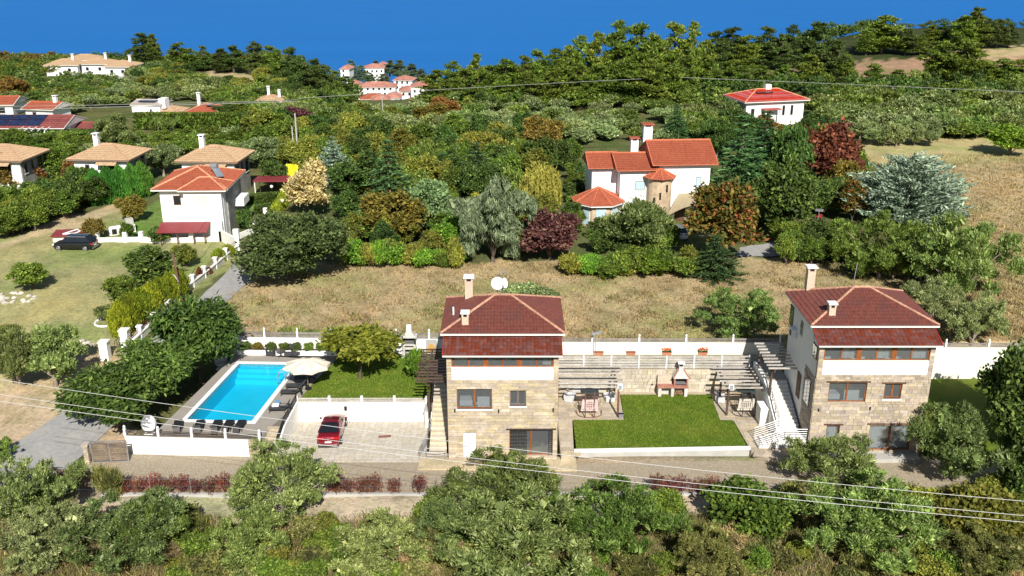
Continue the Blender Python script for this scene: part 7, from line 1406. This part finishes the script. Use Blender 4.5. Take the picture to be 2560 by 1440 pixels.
def in_field(rs, n):
    px = rs.uniform(570, 2560, n * 2); py = rs.uniform(655, 852, n * 2); ok = ((px > 640) | (py > 730)) & ((px < 2150) | (py > 690)); px, py = px[ok], py[ok]; a = (px - 1280) / FPX; b = -(py - 720) / FPX; d2 = -ST + b * CT; t_ = (2.4 - CAM_H) / d2; x = a * t_; y = (CT + b * ST) * t_; k = (y > 84.6) | ((x > 4) & (y > 81.2)); return x[k], y[k]
def in_right(rs, n):
    px = rs.uniform(2130, 2600, n * 2); py = rs.uniform(385, 840, n * 2); ok = (px > 2380) | ((py < 470) & (px > 2300 - (py - 385) * .2)); px, py = px[ok], py[ok]; a = (px - 1280) / FPX; b = -(py - 720) / FPX; t_ = (2.4 - CAM_H) / (-ST + b * CT); return a * t_, (CT + b * ST) * t_
def in_front(rs, n):
    px = rs.uniform(-40, 2600, n); py = np.where((px > 200) & (px < 1900), rs.uniform(1300, 1475, n), rs.uniform(1262, 1475, n)); a = (px - 1280) / FPX; b = -(py - 720) / FPX; t_ = (-.2 - CAM_H) / (-ST + b * CT); return a * t_, (CT + b * ST) * t_
def in_drive(rs, n): x = rs.uniform(-29, 17, n); y = 62.8 + rs.normal(0, .7, n); return x, y
def in_weeds(rs, n): x = np.concatenate([rs.uniform(-22, -12, n), rs.uniform(8, 14, n // 2)]); y = np.concatenate([rs.uniform(84.7, 86.0, n), rs.uniform(81.4, 82.6, n // 2)]); return x, y
grass('dry_grass', in_field, 46000, .30, .035, STRAW, 1, .7); grass('dry_grass', in_right, 20000, .42, .05, STRAW, 2, .6); grass('scrub_grass', in_front, 26000, .55, .03, GRS, 3); grass('scrub_straw', in_front, 12000, .6, .025, STRAW, 7); BRW = leafmat('brown_weed', (.10, .075, .035), (.19, .14, .065), .5, .15, (.26, .18, .09))
def clumpy(rs, n):
    x, y = in_field(rs, n); k = (np.sin(x * .42 + 1.7 * np.sin(y * .3)) * np.sin(y * .55 + x * .21) > .35) | (rs.rand(len(x)) < .04); return x[k], y[k]
grass('brown_weeds', clumpy, 6000, .32, .04, BRW, 11, .5); grass('olive_weeds', lambda rs, n: tuple(v[(np.sin(v[0] * .3 + 2) * np.sin(v[1] * .37 + 1) > .45) if False else slice(None)] for v in clumpy(rs, n)), 3500, .35, .05, GRS, 12, .6)
grass('green_weeds', in_weeds, 3500, .5, .04, GRS, 4); grass('drive_weeds', in_drive, 5000, .10, .02, STRAW, 5)
def lawnblades(name, poly, z, n, seed):
    rs = np.random.RandomState(seed); xs = [p[0] for p in poly]; ys_ = [p[1] for p in poly]; x = rs.uniform(min(xs) - .05, max(xs) + .05, n * 2); y = rs.uniform(min(ys_) - .05, max(ys_) + .05, n * 2); k = inpoly(x + rs.normal(0, .04, n * 2), y + rs.normal(0, .04, n * 2), poly); x, y = x[k][:n], y[k][:n]; n = len(x)
    b = np.stack([x, y, np.full(n, z)], -1); ax = nrm(np.concatenate([rs.normal(0, .5, (n, 2)), np.ones((n, 1))], 1)) * rs.uniform(.05, .11, (n, 1)); sd = nrm(np.cross(ax, rs.normal(0, 1, (n, 3)))) * .022
    return tag(link(name, quads_mesh(name, np.stack([b - sd, b + sd, b + ax * .6 + sd * .8, b + ax], 1).reshape(-1, 3), n), leafmat('lawn_blade', (.065, .13, .011), (.12, .195, .02), .2, .25, (.16, .2, .035))), kind='stuff')
lawnblades('lawn_grass', [(5.0, 66.45), (18.3, 66.9), (18.15, 71.25), (17.05, 71.35), (17.2, 76.0), (9.4, 76.0), (9.25, 71.35), (5.0, 71.35)], .5, 26000, 21); lawnblades('lawn_grass', [(-17.85, 72.1), (-7.0, 72.2), (-6.6, 82.6), (-16.2, 82.2), (-16.1, 80.9), (-17.2, 76.5)], ZD - .03, 18000, 22)
# ------------------------------------------------------------------ poles and cables
def cable(label, f, x0, x1, Y0, Y1, r, mt, n=40, name='power_cable'):
    pts = []
    for i in range(n + 1):
        px = x0 + (x1 - x0) * i / n; pts.append(PY(px, f(px), Y0 + (Y1 - Y0) * (px - x0) / (x1 - x0)))
    tag(MB().path(pts, r, 5).build(name, mt, smooth=True), label, 'cable')
CBL = mat('pale_cable', (.55, .55, .54), .5, .05)
cable('uppermost pale power cable crossing the foreground', lambda x: 949 + .1515 * x - 1.28e-5 * x * x, -80, 2640, 56, 46, .015, CBL)
cable('middle pale power cable crossing the foreground', lambda x: 986 + .1485 * x - 1.18e-5 * x * x, -80, 2640, 55.5, 45.5, .015, CBL)
cable('lowest pale power cable crossing the foreground', lambda x: 1003 + .1435 * x - .99e-5 * x * x, -80, 2640, 55, 45, .016, CBL)
DC = mat('grey_cable', (.30, .30, .29), .6, .05)
cable('far cable from the left edge to the concrete poles', lambda x: 266 - .022 * x + 1.5e-5 * x * (x - 740) * -1, -60, 745, 178, 170, .035, DC); cable('second far cable from the left edge to the concrete poles', lambda x: 276 - .03 * x, -60, 745, 178, 170, .05, DC)
cable('far cable climbing from the concrete poles to the pine belt', lambda x: 246 - (x - 745) * .056 + (x - 745) * (x - 1690) * 1.1e-5, 745, 1690, 172, 215, .04, DC); cable('far cable running from the pine belt to the right edge', lambda x: 193 + (x - 1690) * .0425 + (x - 1690) * (x - 2560) * -1.2e-5 * -1 * .2, 1690, 2640, 215, 200, .04, DC)
def pole(label, px, yb, yt, r=.14, cross=0, mt=None, Y=None):
    b = PT(px, yb); h = PY(px, yt, b.y).z - b.z; t_ = thing('utility_pole', label, 'pole', b); mt = mt or CONC; MB().tube((0, 0, -.3), (0, 0, h), r, 8, r * .7).build('shaft', mt, t_)
    for k in range(cross): MB().bar((-1.1, 0, h - .3 - k * .8), (1.1, 0, h - .3 - k * .8), .12, .12).build('crossarm', mt, t_); [MB().tube((x, 0, h - .25 - k * .8), (x, 0, h - .05 - k * .8), .05).build('insulator', DSTEEL, t_) for x in (-1, 0, 1)]
pole('tall pale concrete utility pole, right of a pair in the middle distance', 747, 415, 283, .16); pole('shorter concrete utility pole of the pair in the middle distance', 738, 425, 315, .13); pole('thin pole left of the yellow cover', 708, 420, 372, .09); pole('thin post beside the yellow cover', 735, 432, 366, .09)
pole('pale thin pole in front of the seaside town', 958, 308, 240, .12); pole('dark wooden pole in front of the ploughed field', 2176, 190, 152, .14, 0, BARK); pole('pole with crossarm at the right edge of the far red-roofed house', 1862, 245, 216, .13, 1, BARKL)
for px, yb, lb in ((1718, 225, 'crossarm pole among the pines left of the far red roof'), (2150, 262, 'left crossarm pole in the right-hand belt'), (2227, 255, 'right crossarm pole in the right-hand belt'), (1322, 268, 'thin pole at the foot of the central pines')): pole(lb, px, yb, yb - 38, .12, 1, BARKL)
b = PT(455, 752); h = PY(446, 634, b.y).z - b.z; t_ = thing('wooden_pole', 'leaning wooden pole with a street lamp beside the lane', 'pole', b); MB().tube((0, 0, -.3), (-.35, 0, h), .16, 8, .12).build('shaft', mat('pole_brown', (.16, .09, .06), .85, .25), t_); MB().path([(-.1, -.1, h * .42), (-.4, -.15, h * .56), (-.9, -.2, h * .58), (-1.3, -.2, h * .5)], .03, 5).build('lamp_arm', PAINTW, t_); MB().lathe([(.03, .2), (.1, .16), (.26, 0), (.2, -.05), (.02, -.06)], (-1.35, -.2, h * .45), 10).build('lamp_shade', PAINTW, t_)
a, c = b + Vector((-.35, 0, h)), PT(540, 600) + Vector((0, 0, 3.5)); tag(MB().path([a, a.lerp(c, .5) - Vector((0, 0, .5)), c], .03, 4).build('power_cable', DSTEEL), 'short dark cable from the leaning wooden pole to the garden gate', 'cable')
# ------------------------------------------------------------------ left garden wall along the lane
A, Bq = Vector((-36.0, 83.0, 0)), Vector((-32.9, 110.5, 0)); t_ = thing('lane_wall', 'white stone-based garden wall with pillars and dark red railings along the lane', 'wall', A); d = Bq - A
for i in range(9):
    f0, f1 = i / 9, (i + 1) / 9; p0, p1 = A + d * f0, A + d * f1; z0, z1 = H(p0.x, p0.y), H(p1.x, p1.y); q0, q1 = p0 - A, p1 - A
    m = MB(); w_ = .16; m.add([(q0.x - w_, q0.y, z0 - .4), (q0.x + w_, q0.y, z0 - .4), (q1.x + w_, q1.y, z1 - .4), (q1.x - w_, q1.y, z1 - .4), (q0.x - w_, q0.y, z0 + .65), (q0.x + w_, q0.y, z0 + .65), (q1.x + w_, q1.y, z1 + .65), (q1.x - w_, q1.y, z1 + .65)], [(3, 2, 1, 0), (4, 5, 6, 7), (0, 1, 5, 4), (1, 2, 6, 5), (2, 3, 7, 6), (3, 0, 4, 7)]); m.build('wall_section', mat('pale_wall_stone', (.55, .53, .48), .85, .2, 3), t_)
    MB().bar((q0.x, q0.y, z0 + .7), (q1.x, q1.y, z1 + .7), .46, .1).build('coping', WHITE, t_); MB().box(q0.x - .2, q0.y - .2, z0 - .3, q0.x + .2, q0.y + .2, z0 + 1.3).build('pillar', WHITE, t_); MB().box(q0.x - .26, q0.y - .26, z0 + 1.3, q0.x + .26, q0.y + .26, z0 + 1.4).build('pillar_cap', WHITE, t_)
    m = MB()
    for k in range(3): m.bar((q0.x, q0.y, z0 + .9 + k * .2), (q1.x, q1.y, z1 + .9 + k * .2), .03, .04)
    m.build('railing', mat('dark_red_rail', (.12, .03, .025), .6, .15), t_)
for px, py, lb in ((316, 868, 'large white gate pillar at the lower end of the lane wall'), (266, 898, 'large white gate pillar left of the open garden gate')):
    b = PT(px, py); pillar(lb, b.x, b.y, .75, b.z, 1.75, WHITE, WHITE)
b = PT(290, 884); t_ = thing('iron_gate', 'thin dark iron gate leaf between the white pillars', 'gate', b); m = MB(); e = PT(312, 866) - b
for k in range(5): m.tube(e * k / 4, e * k / 4 + Vector((0, 0, 1.2)), .025, 4)
m.bar((0, 0, .1), e + Vector((0, 0, .1)), .04, .04); m.bar((0, 0, 1.2), e + Vector((0, 0, 1.2)), .04, .04); m.bar((0, 0, .1), e + Vector((0, 0, 1.2)), .03, .03); m.build('bars', DSTEEL, t_)
# low white wall of the red-roofed house, its outdoor kitchen, garden shed and ring
def lowwall(label, pts, hh, pil):
    b = PT(*pts[0]); t_ = thing('low_wall', label, 'wall', b); Q = [PT(*p) - b for p in pts]
    for a, c in zip(Q[:-1], Q[1:]): MB().bar(a + Vector((0, 0, hh / 2 - .2)), c + Vector((0, 0, hh / 2 - .2)), .25, hh + .4).build('section', WHITE, t_)
    for q_ in Q: MB().box(q_.x - .25, q_.y - .25, q_.z - .3, q_.x + .25, q_.y + .25, q_.z + pil).build('pillar', WHITE, t_)
lowwall('low white garden wall with pillars in front of the red-roofed house', [(245, 606), (315, 605), (355, 604), (420, 606), (480, 605), (555, 602)], .6, 1.3); lowwall('white wall with tall pillars beside the red-roofed house gate', [(555, 602), (596, 625)], 1.4, 2.6); lowwall('white low wall of the garden path right of the red-roofed house', [(590, 600), (640, 580), (665, 545)], .7, 1.4)
b = PT(275, 590); t_ = thing('outdoor_kitchen', 'white outdoor kitchen counter and oven behind the black car', 'counter', b, R(35)); MB().box(0, 0, -.3, 3.2, .8, 1.0).build('counter', WHITE, t_); MB().box(2.2, .1, 1.0, 3.1, .8, 1.8).build('oven', LS, t_)
for x in (.3, 1.2, 2.1): MB().box(x, -.01, .1, x + .6, .05, .8).build('opening', DARK, t_)  # flat near-black panels on the counter front, painted shade instead of holes
b = PT(133, 605); t_ = thing('garden_shed', 'low cream shed with maroon sheet roof behind the black car', 'shed', b, R(10)); MB().box(0, 0, -.4, 4.4, 1.8, .7).build('wall', CREAM, t_); MB().add([(-.2, -.3, .68), (5.2, -.3, .68), (5.4, 2.0, .9), (0, 2.0, .9), (-.2, -.3, .76), (5.2, -.3, .76), (5.4, 2.0, .98), (0, 2.0, .98)], [(3, 2, 1, 0), (4, 5, 6, 7), (0, 1, 5, 4), (1, 2, 6, 5), (2, 3, 7, 6), (3, 0, 4, 7)]).build('roof', mat('maroon_sheet', (.22, .035, .04), .5, .1), t_)
m = MB(); m.path([(1.2, .2, .9), (2.6, .2, .9), (3.1, .8, 1.0), (2.6, 1.5, 1.05), (1.2, .2, .9)], .09, 6); m.build('white_loop', PAINTW, t_)
b = PT(268, 806); tag(MB().path([b + Vector((1.1 * math.cos(a), 1.3 * math.sin(a), .08)) for a in [k * math.pi / 8 for k in range(17)]], .11, 6).build('stone_ring', PAINTW), 'ring of white edging stones round the small olive', 'edging')
r_ = random.Random(6)
for cx, cy, n, lb, sp in ((45, 745, 26, 'pale rough stone in the rubble heap on the dry lawn', 45), (215, 865, 12, 'pale rough stone by the left gate pillar', 16)):
    for k in range(n):
        b = PT(cx + r_.uniform(-sp, sp), cy + r_.uniform(-14, 14)); s = r_.uniform(.15, .4); m = MB(); m.lathe([(.02, -s * .5), (s * r_.uniform(.7, 1), -s * .2), (s * r_.uniform(.8, 1.1), s * .2), (s * .5, s * .5), (.02, s * .6)], (0, 0, 0), 6); o = m.build('rough_stone', mat('rubble_white', (.52, .47, .40), .9, .2, 5)); o.location = b; o.rotation_euler = (r_.uniform(-.3, .3), r_.uniform(-.3, .3), r_.uniform(0, 6)); tag(o, lb, 'stone', 'stones ' + str(cx))
b = PT(733, 455); t_ = thing('yellow_cover', 'bright yellow hanging cover beside the thin posts', 'cover', b); m = MB(); vs = []
for i in range(9):
    for j in range(6): vs.append((-.85 + 1.7 * j / 5 + .08 * math.sin(i * 1.3), .15 * math.sin(j * 1.7 + i * .6), .2 + 2.6 * i / 8))
m.add(vs, [(i * 6 + j, i * 6 + j + 1, (i + 1) * 6 + j + 1, (i + 1) * 6 + j) for i in range(8) for j in range(5)]); m.build('sheet', mat('yellow_sheet', (.72, .60, .01), .7, .08), t_, smooth=True)
for x in (-.8, .8): MB().tube((x, .1, -.3), (x, .1, 2.9), .06).build('post', GALV, t_)
b = PT(680, 492); t_ = thing('canopy_roof', 'flat maroon canopy roof beyond the garden hedge', 'canopy', b); MB().box(-2.6, 0, 2.2, 2.6, 3.2, 2.35).build('roof_sheet', mat('maroon_sheet', (.22, .035, .04), .5, .1), t_)
for x in (-2.4, 2.4):
    for y in (.2, 3.0): MB().tube((x, y, -.3), (x, y, 2.2), .07).build('post', WHITE, t_)
for px, py, lb in ((600, 500, 'white globe garden lamp left of the clipped hedge'), (681, 492, 'white globe garden lamp in front of the canopy'), (708, 528, 'white globe garden lamp by the golden hedge')):
    b = PT(px, py); t_ = thing('globe_lamp', lb, 'lamp', b); MB().tube((0, 0, -.2), (0, 0, 1.3), .05).build('post', BLACK, t_); MB().lathe([(.02, 1.26), (.18, 1.36), (.24, 1.52), (.17, 1.7), (.02, 1.76)], n=10).build('globe', PAINTW, t_, smooth=True)
# satellite dishes on the middle house ridge
for dx, sz, lb, rz in ((-1.15, .5, 'large white satellite dish on the middle house ridge', .2), (-.72, .42, 'narrow edge-on white satellite dish behind the large one', 1.1)):
    t_ = thing('satellite_dish', lb, 'satellite dish', (dx, 70.6, 11.75)); d = MB(); prof = [(.01, 0), (sz * .4, .03), (sz * .75, .1), (sz, .19)]; d.lathe(prof, n=20); d.f = d.f[:-1]; o = d.build('dish', PAINTW, t_, smooth=True); o.rotation_euler = (R(72), 0, rz); o.location = (0, 0, .95)
    MB().tube((0, .1, 0), (0, .1, 1.0), .04).build('mast', GALV, t_); MB().tube((0, 0, .9), (.12 * math.sin(rz), -.6, .85), .02, 5).build('feed_arm', GALV, t_)
t_ = thing('antenna', 'thin television antenna on the middle house ridge', 'antenna', (-.78, 70.9, 11.7)); MB().tube((0, 0, 0), (0, 0, 2.1), .025, 5).build('mast', GALV, t_); [MB().bar((-.3 + k * .03, 0, 1.6 + k * .14), (.3 - k * .03, 0, 1.6 + k * .14), .02, .02).build('element', GALV, t_) for k in range(4)]
# tractor-like clutter by the villa drive
b = PT(2045, 560); t_ = thing('garden_tractor', 'small red and grey garden tractor in the shade by the villa drive', 'tractor', b, R(70)); MB().box(-.3, -.35, .5, 1.0, .35, 1.1).build('bonnet', mat('tractor_red', (.42, .03, .03), .4, .1), t_); MB().box(-.9, -.3, .6, -.3, .3, 1.0).build('seat', BLACK, t_); [MB().tube((x, s * .55, r0), (x, s * .75, r0), r0, 14).build('wheel', BLACK, t_) for x, r0 in ((-.7, .55), (.8, .35)) for s in (-1, 1)]; MB().tube((-.9, 0, 1.0), (-.9, 0, 2.0), .04).build('roll_bar', GALV, t_); MB().box(-.95, -.5, 1.95, .1, .5, 2.02).build('canopy', STEEL, t_)
b = PT(1325, 333); t_ = thing('white_van', 'white vehicle roof half hidden in the middle grove', 'van', b, R(8)); MB().box(-2.2, -.9, .5, 2.2, .9, 1.9).build('body', PAINTW, t_); MB().box(1.3, -.8, 1.3, 2.22, .8, 1.85).build('windscreen', CARG, t_); [MB().tube((x, s * .8, .35), (x, s * .95, .35), .35, 12).build('wheel', BLACK, t_) for x in (-1.4, 1.4) for s in (-1, 1)]
